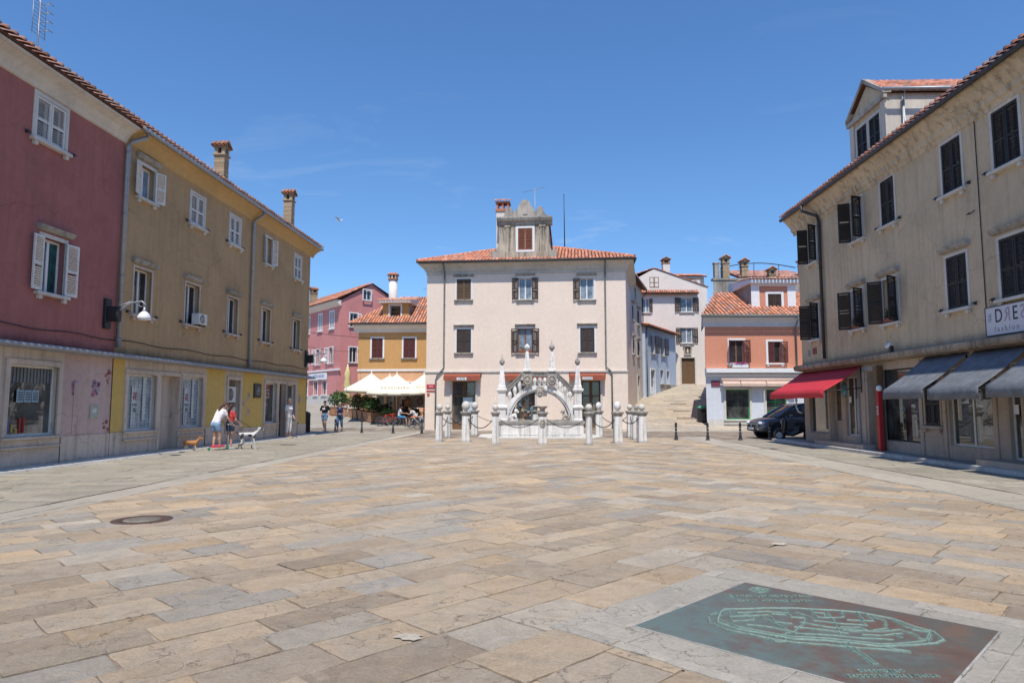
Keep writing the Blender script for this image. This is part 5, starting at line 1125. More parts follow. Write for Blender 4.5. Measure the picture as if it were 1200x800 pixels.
for nm, x, y, kd in PS:
    t = empty('stone_post', PL_[nm], 'stone post', (x, y, 0), R(rnd.uniform(-4, 4)), 'stone posts around the well'); h = 1.22; w_ = .135 if kd in ('ball', 'spike') and nm != 'P12' else .165
    mb = MB()
    if nm == 'P7': mb.lathe([(w_, 0), (w_, .06), (w_ * .98, .1), (w_ * .95, h - .22), (w_ * .95, h - .14)], n=8)
    else: mb.sq([(w_, -.01), (w_, .06), (w_ * .97, .08), (w_ * .93, h - .2), (w_ * .93, h - .14)])
    mb.build('shaft', M['stonew'], t, bevel=.008)
    if nm == 'P6':
        mb = MB(); mb.torus((0, -w_ - .005, .82), .1, .018, 20, 6, sz=1.3); mb.ball((0, -w_, .82), (.05, .03, .08), 10)
        for a in range(6): mb.torus((.09 * math.cos(a * 1.05), -w_ - .004, .82 + .13 * math.sin(a * 1.05)), .035, .014, 10, 5)
        mb.build('relief', M['p_grey'], t)
    mb = MB(); mb.sq([(w_ * .95, h - .14), (w_ * 1.02, h - .12), (w_ * 1.05, h - .07), (w_ * 1.35, h - .03), (w_ * 1.38, h + .02), (w_ * 1.2, h + .04)]); mb.build('cap', M['stonedark'] if kd != 'egg' else M['p_grey'], t, bevel=.008)
    mb = MB()
    if kd in ('urn',): mb.lathe([(.12, h + .03), (.09, h + .08), (.1, h + .13), (.16, h + .2), (.2, h + .23), (.2, h + .26), (.05, h + .27)], n=20)
    elif kd == 'urnball': mb.lathe([(.09, h + .03), (.05, h + .07), (.1, h + .14), (.11, h + .2), (.06, h + .28), (.02, h + .3)], n=18)
    else:
        r_, e = {'ball': (.135, 1.), 'spike': (.12, 1.1), 'egg': (.145, 1.3), 'big': (.175, 1.12)}[kd]
        mb.lathe([(.09, h + .02), (.06, h + .06), (.05, h + .09)], n=16); mb.ball((0, 0, h + .07 + r_ * e), (r_, r_, r_ * e), 20)
        if kd == 'spike': mb.lathe([(.03, 0), (.045, .05), (.02, .09), (.008, .3)], (0, 0, h + .05 + 2 * r_ * e), 10)
    mb.build('head', M[{'ball': 'stone', 'spike': 'stone', 'egg': 'stonew', 'big': 'stone', 'urn': 'p_grey', 'urnball': 'stonedark'}[kd]], t)
cn = 0
CN = ['between the spiked post and the carved front post', 'between the carved front post and the slim ball post', 'between the slim ball post and the broad egg post', 'between the broad egg post and the right corner post', 'from the right corner post to the dark urn post', 'between the dark urn post and the mossy ball post', 'along the right rear to the egg post', 'along the back right of the well', 'along the back left of the well', 'at the left rear beside the large egg post', 'along the left side behind the leftmost post', 'between the leftmost post and the stained egg post', 'between the stained egg post and the spiked post']
for i in range(len(PS)):
    a, b_ = PS[i], PS[(i + 1) % len(PS)]; A_, B_ = Vector((a[1], a[2], .98)), Vector((b_[1], b_[2], .98)); d = (B_ - A_); d.z = 0; L0 = d.length; dn = d.normalized(); A_ += dn * .16; B_ -= dn * .16
    if L0 > 3.4: pass
    sag = min(.42, .2 * L0); n = int((L0 + sag) / .056); mb = MB(); pts = [A_ + (B_ - A_) * (k / n) + Vector((0, 0, -3.6 * sag * (k / n) * (1 - k / n))) for k in range(n + 1)]; c0 = pts[0].copy()
    for k in range(n):
        p, q = pts[k] - c0, pts[k + 1] - c0; dd_ = (q - p).normalized(); m3 = dd_.to_track_quat('X', 'Z').to_matrix().to_4x4()
        mb.T = Matrix.Translation((p + q) / 2) @ m3 @ Matrix.Rotation(R(90) * (k % 2), 4, 'X'); mb.torus((0, 0, 0), .024, .0065, 10, 5, 'y', sx=1.5, sz=.8)
    mb.T = None; o = mb.build('chain', M['darkmetal'], None, c0); tag(o, 'sagging iron chain ' + CN[i], 'chain', 'chains between the stone posts')

# ================================================================ houses behind on the right: cream, pale blue, warm white, salmon, grey stone
KF = (8.55, 49, math.atan2(6.3, 2.05)); o = ck = froot('side_house', 'narrow cream house between the café house and the pale blue house', 'house', KF, 0, 1.0)
HW = [(2.3, 3.3, 9.5, 10.45), (3.7, 4.8, 7.8, 8.9), (3.4, 4.6, 5.3, 6.4), (3.2, 4.4, 1.5, 3.75), (.9, 1.6, 7.8, 8.9), (.9, 1.6, 5.3, 6.4)]
facade('wall', 0, 6.6, .5, 10.9, HW, M['p_cream'], ck)
for i, h in enumerate(HW):
    if i == 3: shopdoor(ck, h, 'woodbrown', 0, .15, jamb='stone', glassfrom=.7)
    else: window(ck, *h, trim='stone', sh='closed' if i else 'none', shm='brownsh', hood='stonedark' if i else None)
sides('side_wall', [(0, 0.001), (6.6, 0.001), (6.6, 8), (0, 8)], .5, 10.9, M['p_cream'], ck)
def lowroof(parent, x0, x1, ya, yb, z0, z1, base=TB, mat_='tiledark', ov=.35, thick=.1, cornice=None, rows=None):
    mb = MB(); mb.prism([(ya - ov, z0), (yb, z1), (yb, z1 - thick), (ya - ov, z0 - thick)], x0, x1, 'x'); r = mb.build('roof', M[mat_], parent)
    L0 = math.hypot(yb - ya + ov, z1 - z0); tiles('tiles', (x0, ya - ov - .04, z0 + .02), (1, 0, 0), (0, yb - ya + ov, z1 - z0), x1 - x0, L0, r, base=base)
    return r
lowroof(ck, -.3, 6.8, 0, 5, 10.95, 12.4, base=(.4, .22, .15))
mb = MB(); mb.tube([(-.3, -.42, 10.9), (6.85, -.42, 10.9)], .06, 8); mb.tube([(6.75, -.42, 10.9), (6.75, -.3, 10.6), (6.7, -.08, 10.3), (6.7, -.08, 2)], .045, 8); mb.build('gutter', M['gutter'], ck)
BF = (10.8, 55.2, math.atan2(7.7, 4.3)); bl = froot('blue_house', 'low pale blue house with dark shutters beside the climbing lane', 'house', BF, 0, 2.1)
HB = [(1.6, 2.55, 5.85, 7.35), (4.35, 5.3, 5.85, 7.35), (1.3, 2.4, 2.45, 4.45), (3.95, 4.85, 3.4, 4.55), (5.85, 6.7, 3.4, 4.55)]
facade('wall', 0, 8.9, 1.0, 7.95, HB, M['p_blue'], bl); sides('side_wall', [(0, 0.001), (8.9, 0.001), (8.9, 5), (0, 5)], 1., 7.95, M['p_blue'], bl)
for i, h in enumerate(HB):
    if i == 2: shopdoor(bl, h, 'white', 0, .12, jamb='white', pane='tealglass', glassfrom=.3)
    else: window(bl, *h, trim='white', tw=.06, sh=(-160, 150) if i < 2 else 'none', shm='brownsh', pane='glass')
lowroof(bl, -.3, 9.2, 0, 5, 8.0, 9.2)
mb = MB(); mb.box(4, 8.9, -.04, -.002, 1, 3.35); mb.build('plinth', M['p_grey'], bl); pipe(bl, [(.2, -.1, 7.9), (.2, -.1, 2.2)], .05, 'greenpipe')
VF = (10.4, 64, 0); wh = froot('white_house', 'tall warm white gabled house at the top of the lane with brown door', 'house', VF, 0, 3.4)
xw = lambda a: a - 10.4
HV = [(12.37, 13.0, 10.25, 11.55), (15.95, 17.1, 10.3, 11.65), (15.95, 17.0, 7.36, 8.8), (15.9, 17.15, 3.5, 5.95), (13.05, 13.95, 12.6, 13.65)]
HV = [(xw(a), xw(b_), c, d) for a, b_, c, d in HV]
facade('wall', 0, xw(18.5), 2.5, 12.7, HV, M['p_white'], wh, top=[(0, 12.7), (xw(18.5), 12.7), (xw(13.5), 14.45)]); sides('side_wall', [(0, 0.001), (xw(18.5), 0.001), (xw(18.5), 9), (0, 9)], 2.5, 12.7, M['p_white'], wh)
window(wh, *HV[0], trim=None, sh=(-160, 160), shm='brownsh', pane='curtain'); window(wh, *HV[1], trim=None, sh=(-172, 172), shm='brownsh', pane='curtain'); window(wh, *HV[2], trim=None, sh=(-172, 172), shm='brownsh', pane='curtain'); window(wh, *HV[4], trim=None, sh='closed', shm='woodbrown', sill=None)
shopdoor(wh, HV[3], 'woodbrown', 0, .12, jamb='stone', leaves=2, glassfrom=.95)
lowroof(wh, -.1, xw(17.6), -.45, -.01, 12.05, 12.35, ov=.0)
for s_, xe in ((-1, -1.5), (1, xw(18.6))):
    w_ = abs(xw(13.5) - xe); zz = 14.5 - w_ * .36
    if s_ < 0: tiles('tiles', (xe, 9, zz), (0, -1, 0), (w_, 0, w_ * .36), 9.1, w_ * 1.06, wh, base=TB)
    else: tiles('tiles', (xe, -.1, zz), (0, 1, 0), (-w_, 0, w_ * .36), 9.1, w_ * 1.06, wh, base=TB)
mb = MB(); mb.quad((xw(13.5), -.08, 14.5), (xw(18.6), -.08, 12.66), (xw(18.6), 9, 12.66), (xw(13.5), 9, 14.5)); mb.quad((xw(13.5), -.08, 14.5), (xw(13.5), 9, 14.5), (xw(9), 9, 12.9), (xw(9), -.08, 12.9)); wr = mb.build('roof', M['tiledark'], wh)
brick_chimney(wr, xw(14.85), 1.0, 13.2, 15.7, .65, .65, 'plain')
mb = MB(); mb.box(xw(15.4), xw(18.8), 2, 5, 12.5, 14.0); hh = mb.build('roof_room', M['p_white'], wh); mb = MB(); mb.box(xw(15.6), xw(18.0), 1.97, 1.995, 13.2, 13.8); mb.build('brick_band', M['woodred'], hh)
lowroof(hh, xw(15.2), xw(19), 2, 5, 14.05, 14.8, ov=.4)
aircon(VF, xw(17.9), 12.95, .85, .7, 1.6, 'air conditioner on the roof room of the white house')
nt_ = froot('shrine_niche', 'small framed picture niche above the brown door of the white house', 'niche', VF, xw(16.5), 6.2); mb = MB(); mb.box(xw(16.15), xw(16.85), -.14, -.01, 6.2, 6.32); mb.box(xw(16.15), xw(16.25), -.12, -.01, 6.32, 7.0); mb.box(xw(16.75), xw(16.85), -.12, -.01, 6.32, 7.0); mb.prism([(xw(16.08), 7.0), (xw(16.92), 7.0), (xw(16.5), 7.2)], -.16, -.01); mb.build('frame', M['p_grey'], nt_)
mb = MB(); mb.box(xw(16.25), xw(16.75), -.03, -.012, 6.32, 7.0); mb.build('picture', M['woodbrown'], nt_); mb = MB(); mb.ball((xw(16.5), -.06, 6.75), (.07, .05, .08)); mb.capsule((xw(16.5), -.06, 6.62), (xw(16.5), -.06, 6.42), .07, .11, 10); mb.build('figure', M['stone'], nt_)
# salmon house
SF = (11.9, 41.9, R(-.5)); sa = froot('salmon_house', 'salmon house with white cornice, dormer, rolled awning and green framed shop windows', 'house', SF, 0)
xs_ = lambda a: a - 11.9
HS = [(13.4, 14.25, 4.1, 5.5), (15.75, 16.55, 4.1, 5.42)]; HS = [(xs_(a), xs_(b_), c, d) for a, b_, c, d in HS]
HG = [(xs_(13.08), xs_(14.52), .66, 2.48), (xs_(15.55), xs_(16.75), .6, 2.48)]
facade('upper_wall', 0, 8, 3.75, 6.4, HS, M['p_salmon'], sa); facade('lower_wall', 0, 8, .62, 3.3, HG, M['p_salmonlow'], sa, y=.02, depth=.25); facade('plinth', 0, 8, -.1, .62, [(HG[1][0], HG[1][1], .6, 2)], M['stone'], sa, y=-.01)
ft = [(0, .03), (8, .03), (10.5, 9), (2.45, 9)]; sides('side_wall', ft, -.1, 6.4, M['p_salmon'], sa)
mb = MB(); mb.prism([(0.03, 3.27), (-.1, 3.29), (-.12, 3.4), (-.05, 3.44), (-.05, 3.66), (-.3, 3.68), (-.32, 3.5), (-.34, 3.5), (-.34, 3.76), (.03, 3.78)], -.05, 8.1, 'x'); mb.build('ledge', M['white'], sa)
mb = MB(); mb.prism([(0, 6.33), (-.06, 6.35), (-.08, 6.55), (-.25, 6.75), (-.4, 6.82), (-.42, 6.94), (0, 6.94)], -.15, 8, 'x'); mb.build('cornice', M['p_salmonlow'], sa)
# roof: main slope with hip on the left
mb = MB(); zs_, zt_ = 6.98, 9.1; mb.quad((-.3, -.48, zs_), (8, -.48, zs_), (8, 4.2, zt_), (1.9, 4.2, zt_)); mb.quad((-.3, -.48, zs_), (1.9, 4.2, zt_), (3.4, 9, zt_), (2.2, 9, zs_)); sr = mb.build('roof', M['tiledark'], sa)
tiles('tiles', (-.3, -.52, zs_ + .03), (1, 0, 0), (0, 4.68, zt_ - zs_), 8.3, 5.1, sr, clip=lambda u, v: v < u * 5.1 / 2.1, base=(.60, .22, .11), pitch=.24)
mb = MB(); mb.tube([(-.35, -.56, zs_ - .03), (8, -.56, zs_ - .03)], .065, 8); mb.tube([(5.55, -.56, zs_ - .05), (5.55, -.4, 6.6), (5.55, -.1, 6.3), (5.55, -.1, 3.8)], .055, 8); mb.build('gutter', M['greenpipe'], sa)
for i, h in enumerate(HS): window(sa, *h, trim='white', tw=.12, sh=[(-115, 150), (0, 150)][i], shm='maroon', pane='glass', sash='woodred', sill='white')
t = froot('flower_box', 'flower box of magenta petunias on the left salmon house window', 'flower box', SF, xs_(13.8), 3.85); mb = MB(); mb.box(xs_(13.45), xs_(14.4), -.36, -.16, 3.8, 3.98); mb.build('box', M['white'], t); mb = MB(); leaves(mb, (xs_(13.92), -.27, 4.03), (.52, .14, .13), 240, .045, [(.45, .02, .3), (.55, .04, .38), (.35, .02, .25), (.05, .1, .03)]); mb.build('flowers', M['leaf'], t)
M['greenpaint'] = surf('bright green frame', (.01, .28, .045), .5, .1)
shopwin(sa, HG[0], 'shopglass', 'greenpaint', 0, 'stone', .02); gw = shopwin(sa, HG[1], 'shopglass', 'greenpaint', 1, 'stone', .02)
mb = MB()
for z in (1.1, 1.7): mb.box(HG[1][0], HG[1][1], .13, .17, z, z + .05)
mb.build('glazing_bars', M['greenpaint'], gw)
M['beigecloth'] = surf('rolled beige awning', (.58, .42, .34), .8, .1, 5)
mb = MB(); mb.tube([(xs_(12.75), -.25, 3.05), (xs_(17.3), -.25, 3.05)], .1, 12); a = mb.build('rolled_awning', M['beigecloth'], sa)
mb = MB()
for a0, b0 in ((12.8, 13.85), (13.9, 15.4), (15.45, 17.25)): mb.prism([(-.36, 2.98), (-.5, 2.82), (-.5, 2.66), (-.48, 2.66), (-.46, 2.8), (-.3, 2.95)], xs_(a0), xs_(b0), 'x')
mb.build('valance', M['beigecloth'], a)
t = froot('name_plate', 'small maroon plate at the left corner of the salmon house', 'plate', SF, xs_(12.45), 2.6); mb = MB(); mb.box(xs_(12.2), xs_(12.75), -.03, .015, 2.66, 3.02); mb.build('plate', surf('maroon plate', (.18, .05, .08), .5), t)
# its dormer
dx0, dx1 = xs_(15.18), xs_(17.95); dyy = 1.0; dz = 7.5
dd = facade('dormer', dx0, dx1, dz, 9.2, [(xs_(16.22), xs_(17.07), 7.5, 8.55)], M['p_salmon'], sa, y=dyy, depth=.15)
mb = MB(); mb.box(dx0 - .02, dx0 + .5, dyy - .05, dyy - .002, dz - .1, 9.2); mb.box(dx1 - .5, dx1 + .02, dyy - .05, dyy - .002, dz - .1, 9.2); mb.box(dx0 + .5, dx1 - .5, dyy - .05, dyy - .002, 9.05, 9.2); mb.build('surround', M['white'], dd)
window(dd, xs_(16.22), xs_(17.07), 7.5, 8.55, trim='white', tw=.15, sh='closed', shm='brownsh', sill=None, y=dyy)
for q in (((dx0, dyy, dz - .5), (dx0, dyy, 9.2), (dx0, 5, 9.2), (dx0, 5, dz - .5)), ((dx1, dyy, dz - .5), (dx1, 5, dz - .5), (dx1, 5, 9.2), (dx1, dyy, 9.2))): mb = MB(); mb.quad(*q); mb.build('dormer_side', M['stonedark'], dd)
mb = MB(); mb.prism([(dyy - .3, 9.2), (dyy - .3, 9.42), (dyy + 4, 9.9), (dyy + 4, 9.2)], dx0 - .2, dx1 + .25, 'x'); o = mb.build('dormer_roof', M['white'], dd); tiles('tiles', (dx0 - .25, dyy - .42, 9.44), (1, 0, 0), (0, 4.2, .45), dx1 - dx0 + .55, 4.2, o, base=(.42, .2, .13), maxrows=8)
# grey stone house behind
NF = (14.5, 50, 0); gs = froot('stone_house', 'old grey stone and brick house behind the salmon house with several chimneys', 'house', NF, 0, 1.4)
xn = lambda a: a - 14.5
facade('wall', xn(14.9), xn(24), 1.4, 10.75, [], M['p_grey'], gs); sides('side_wall', [(xn(14.9), .001), (xn(24), .001), (xn(24), 8), (xn(17.4), 8)], 1.4, 10.75, M['p_grey'], gs)
mb = MB(); mb.box(xn(14.9), xn(24), -.06, .5, 10.75, 10.9); mb.box(xn(15.05), xn(15.4), -.02, .4, 10.9, 12.0); mb.box(xn(15.0), xn(15.45), -.06, .44, 12.0, 12.1); mb.build('parapet', M['p_grey'], gs)
mb = MB(); z = 9.75
while z < 10.7:
    x = xn(16.9)
    while x < xn(18.6): k = rnd.uniform(.7, 1.2); mb.box(x, x + .22, -.03, -.001, z, z + .09, 0, (.36 * k, .17 * k, .1 * k)); x += .25
    z += .13
mb.build('brick_panel', M['brick'], gs)
gr_ = lowroof(gs, xn(17.2), xn(22.5), 1.2, 5, 11.1, 12.4, base=(.45, .2, .13))
brick_chimney(gr_, xn(16.0), .5, 10.8, 12.7, .5, .5, 'brick'); 
for xq, z1, yq in ((17.65, 12.6, 1.2), (22.0, 12.6, 1.0), (19.6, 11.9, .9)): brick_chimney(gr_, xn(xq), yq, 10.8, z1, .5, .5, 'brick')
mb = MB(); mb.tube([(xn(15.6) + i * .62, .3, 11.75 + .35 * math.sin(math.pi * i / 9)) for i in range(10)], .035, 6)
for i in (0, 4, 7): mb.tube([(xn(15.6) + i * .62, .3, 10.85), (xn(15.6) + i * .62, .3, 11.75 + .35 * math.sin(math.pi * i / 9))], .025, 6)
mb.build('terrace_rail', M['darkmetal'], gs)

# ================================================================ houses behind on the left: rose and orange
GF = (-15.7, 62, math.atan2(4.3, 5.4)); QF = (-15.7, 62, math.atan2(-5.4, 4.3))
ro2 = froot('rose_house', 'rose pink corner house with white shutters and tiled gable', 'house', GF, 0, 1.5)
HP = [(2.15, 2.95, 11.35, 12.3), (.95, 1.7, 8.75, 10.0), (.95, 1.7, 5.45, 6.85)]
facade('gable_wall', 0, 6.2, 1.2, 11.1, HP[1:], M['p_pink'], ro2); 
mb = MB(); mb.prism([(0, 11.1), (6.2, 11.1), (3.1, 12.95)], 0, .3); mb.build('gable', M['p_pink'], ro2)
window(ro2, *HP[0], trim='white', sh='none', sill=None, y=-.2, tw=.08); window(ro2, *HP[1], trim='white', sh=(-130, 140), shm='white'); window(ro2, *HP[2], trim='white', sh=(-130, 140), shm='white')
# the long left face is built in the same frame, turned square to the gable
da_ = QF[2] - GF[2]; TT = Matrix.Rotation(da_, 4, 'Z')
lf = bpy.data.objects.new('street_wall', None); COL.objects.link(lf); lf.empty_display_size = .2; lf.parent = ro2; lf.rotation_euler = (0, 0, da_); lf.location = (0, 0, -1.5)
HQ = [(-5.0, -4.1, 8.65, 10.3), (-2.35, -1.35, 8.65, 10.3), (-8, -7.1, 8.65, 10.3), (-5.3, -4.3, 5.45, 6.9), (-2.35, -1.35, 5.45, 6.9), (-8, -7.1, 5.45, 6.9), (-5.7, -4.8, 2.5, 3.85), (-3.7, -2.7, 2.5, 3.85), (-8.2, -7.2, 2.5, 3.85)]
facade('wall', -14, 0, 1.2, 11.1, HQ, M['p_pink'], lf)
for i, h in enumerate(HQ):
    window(lf, *h, trim='white', tw=.08, sh=('closed' if i < 3 else ((-150, 150) if i < 6 else 'none')), shm='white', pane='glass', sill='white')
mb = MB(); mb.box(-14, .2, -.15, -.002, 4.7, 4.85); mb.build('ledge', M['white'], lf); mb = MB(); mb.prism([(0, 10.6), (-.1, 10.65), (-.45, 10.95), (-.5, 11.12), (0, 11.12)], -14, .1, 'x'); mb.build('cornice', M['p_white'], lf); mb = MB(); mb.box(-14, 0, -.03, -.003, 1.2, 2.45); mb.build('plinth', M['stone'], lf)
mb = MB(); mb.quad((-14, -.6, 11.1), (.2, -.6, 11.1), (.2, 3.1, 13.0), (-14, 3.1, 13.0)); mb.quad((-14, 3.1, 13.0), (.2, 3.1, 13.0), (.2, 6.8, 11.1), (-14, 6.8, 11.1)); rr2 = mb.build('roof', M['tiledark'], lf); tiles('tiles', (-14, -.64, 11.14), (1, 0, 0), (0, 3.7, 1.9), 14.2, 4.2, rr2, base=TB)
for a0 in (-8.8,): brick_chimney(rr2, a0, 1.0, 11.3, 13.6, .6, .6, 'brick')
t = empty('bank_sign', 'white sign board with blue mark over the windows of the rose house', 'sign', ro2.matrix_basis @ Vector((0, 0, 0)) if False else (QF[0], QF[1], 3.95), QF[2]); mb = MB(); mb.box(-6.7, -2.5, -.16, -.05, 0, .62); mb.build('board', M['white'], t); text('lettering', 'INTESA BANKA', .4, surf('sign blue', (.08, .12, .35), .5), t, (-4.3, -.165, .32), ext=.003)
mb = MB(); mb.ball((-6.3, -.17, .32), (.2, .01, .16)); mb.build('emblem', surf('sign blue', (.03, .15, .5), .5), t)
OF_ = (-11.75, 52, R(-4)); oc = froot('orange_house', 'orange ochre house with maroon shutters, dormer and white round chimney behind the café parasols', 'house', OF_, 0, .6)
HO = [(1.05, 1.9, 5.1, 6.6), (3.5, 4.4, 5.1, 6.6)]; HO2 = [(1.5, 2.7, .8, 3.3), (3.4, 4.6, .8, 3.2)]
facade('upper_wall', 0, 6.3, 4.25, 7.1, HO, M['p_ochre'], oc); facade('lower_wall', 0, 6.3, .3, 4.1, HO2, M['p_peach'], oc); sides('side_wall', [(0, .001), (6.3, .001), (6.3, 8), (0, 8)], .3, 7.1, M['p_ochre'], oc)
mb = MB(); mb.box(-.03, 6.33, -.08, .02, 4.1, 4.25); mb.build('string_course', M['white'], oc)
for h in HO: window(oc, *h, trim='white', tw=.12, sh='closed', shm='maroon', sill='stonedark')
for h in HO2: shopdoor(oc, h, 'woodbrown', 0, .2, jamb='white', leaves=2, glassfrom=.1)
mb = MB(); mb.prism([(0, 7.05), (-.05, 7.07), (-.08, 7.3), (-.35, 7.5), (-.4, 7.66), (0, 7.68)], -.35, 6.3, 'x'); mb.build('cornice', M['p_white'], oc)
mb = MB(); zt2 = 10.4; mb.quad((-.6, -.5, 7.7), (6.3, -.5, 7.7), (6.3, 4.2, zt2), (2.4, 4.2, zt2)); mb.quad((-.6, -.5, 7.7), (2.4, 4.2, zt2), (-.6, 8, 7.7)); mb.quad((-.6, 8, 7.7), (2.4, 4.2, zt2), (6.3, 4.2, zt2), (6.3, 8, 7.7)); orf = mb.build('roof', M['tiledark'], oc)
tiles('tiles', (-.6, -.54, 7.73), (1, 0, 0), (0, 4.7, zt2 - 7.7), 6.9, 5.42, orf, clip=lambda u, v: v < u * 5.42 / 3.0, base=(.64, .24, .12))
mb = MB(); mb.tube([(-.65, -.56, 7.66), (6.2, -.56, 7.66), (6.15, -.1, 7.2), (6.15, -.1, .7)], .055, 8); mb.build('gutter', M['gutter'], oc)
dmo = facade('dormer', 1.75, 3.8, 7.75, 9.35, [(2.3, 3.15, 7.95, 9.2)], M['p_ochre'], oc, y=.4, depth=.15); window(dmo, 2.3, 3.15, 7.95, 9.2, trim='white', tw=.1, sh='none', sill='white', y=.4, mull=False)
for q in (((3.8, .4, 7.5), (3.8, 4.5, 7.5), (3.8, 4.5, 9.35), (3.8, .4, 9.35)), ((1.75, .4, 7.5), (1.75, .4, 9.35), (1.75, 4.5, 9.35), (1.75, 4.5, 7.5))): mb = MB(); mb.quad(*q); mb.build('dormer_side', M['p_grey'], dmo)
mb = MB(); mb.prism([(-.05, 9.36), (0, 9.5), (4.5, 10.3), (4.5, 9.3)], 1.45, 4.05, 'x'); o = mb.build('dormer_roof', M['p_white'], dmo); tiles('tiles', (1.4, -.1, 9.53), (1, 0, 0), (0, 4.5, .8), 2.7, 3.6, o, base=(.62, .25, .14))
mb = MB(); mb.lathe([(.34, 8.8), (.34, 11.9)], (1.55, 4.3, 0), 18, 1); mb.lathe([(.42, 11.9), (.42, 12.0)], (1.55, 4.3, 0), 18, 0, (.4, .2, .12)); mb.lathe([(.3, 12.0), (.3, 12.25)], (1.55, 4.3, 0), 18, 0, (.1, .06, .05)); mb.lathe([(.48, 12.25), (.5, 12.35), (.3, 12.5), (.05, 12.55)], (1.55, 4.3, 0), 18, 0, (.45, .2, .13))
for k in range(8): a0 = k * math.pi / 4; mb.box(1.55 + .36 * math.cos(a0) - .05, 1.55 + .36 * math.cos(a0) + .05, 4.3 + .36 * math.sin(a0) - .05, 4.3 + .36 * math.sin(a0) + .05, 12.0, 12.25, 1)
mb.build('chimney', [M['brick'], M['p_white']], orf)
for k, (x, y, z0, z1) in enumerate(((5.2, 3.5, 10.0, 12.2), (4.4, 5, 9.8, 11.4))): yagi(OF_, x, y, z0, z1, ['taller television aerial on the orange house roof', 'shorter television aerial on the orange house roof'][k], L=.9, n=5)
# overhead cables across the left street
for k, (a, b_) in enumerate((((-10.9, 34.9, 5.3), (-5.4, 42.6, 5.6)), ((-10.9, 34.9, 4.6), (-11.6, 51.8, 5.6)))):
    A_, B_ = Vector(a), Vector(b_); mb = MB(); mb.tube([A_ + (B_ - A_) * (i / 12) + Vector((0, 0, -.5 * (i / 12) * (1 - i / 12))) for i in range(13)], .012, 5); tag(mb.build('overhead_cable', M['darkmetal']), ['overhead cable from the brown house corner to the cream house', 'overhead cable from the brown house corner to the orange house'][k], 'cable')

# ================================================================ people, dogs, bird
def cloth(name, c, r=.85): return surf(name, c, r, .1, 14, .1)
def remesh(o, vox, it=3):
    r = o.modifiers.new('remesh', 'REMESH'); r.mode = 'VOXEL'; r.voxel_size = vox; r.use_smooth_shade = True
    s_ = o.modifiers.new('smooth', 'SMOOTH'); s_.iterations = it; s_.factor = .5
HAIR = {}
BASE = dict(pel=(0, 0, .93), waist=(0, .0, 1.08), chest=(0, 0, 1.27), neck=(0, .01, 1.45), head=(0, -.02, 1.60),
            shL=(.17, 0, 1.39), elL=(.23, .02, 1.12), wrL=(.24, -.05, .88), shR=(-.17, 0, 1.39), elR=(-.23, .02, 1.12), wrR=(-.24, -.05, .88),
            hipL=(.09, 0, .9), knL=(.10, -.02, .50), anL=(.10, .03, .09), hipR=(-.09, 0, .9), knR=(-.10, -.02, .50), anR=(-.10, .03, .09))
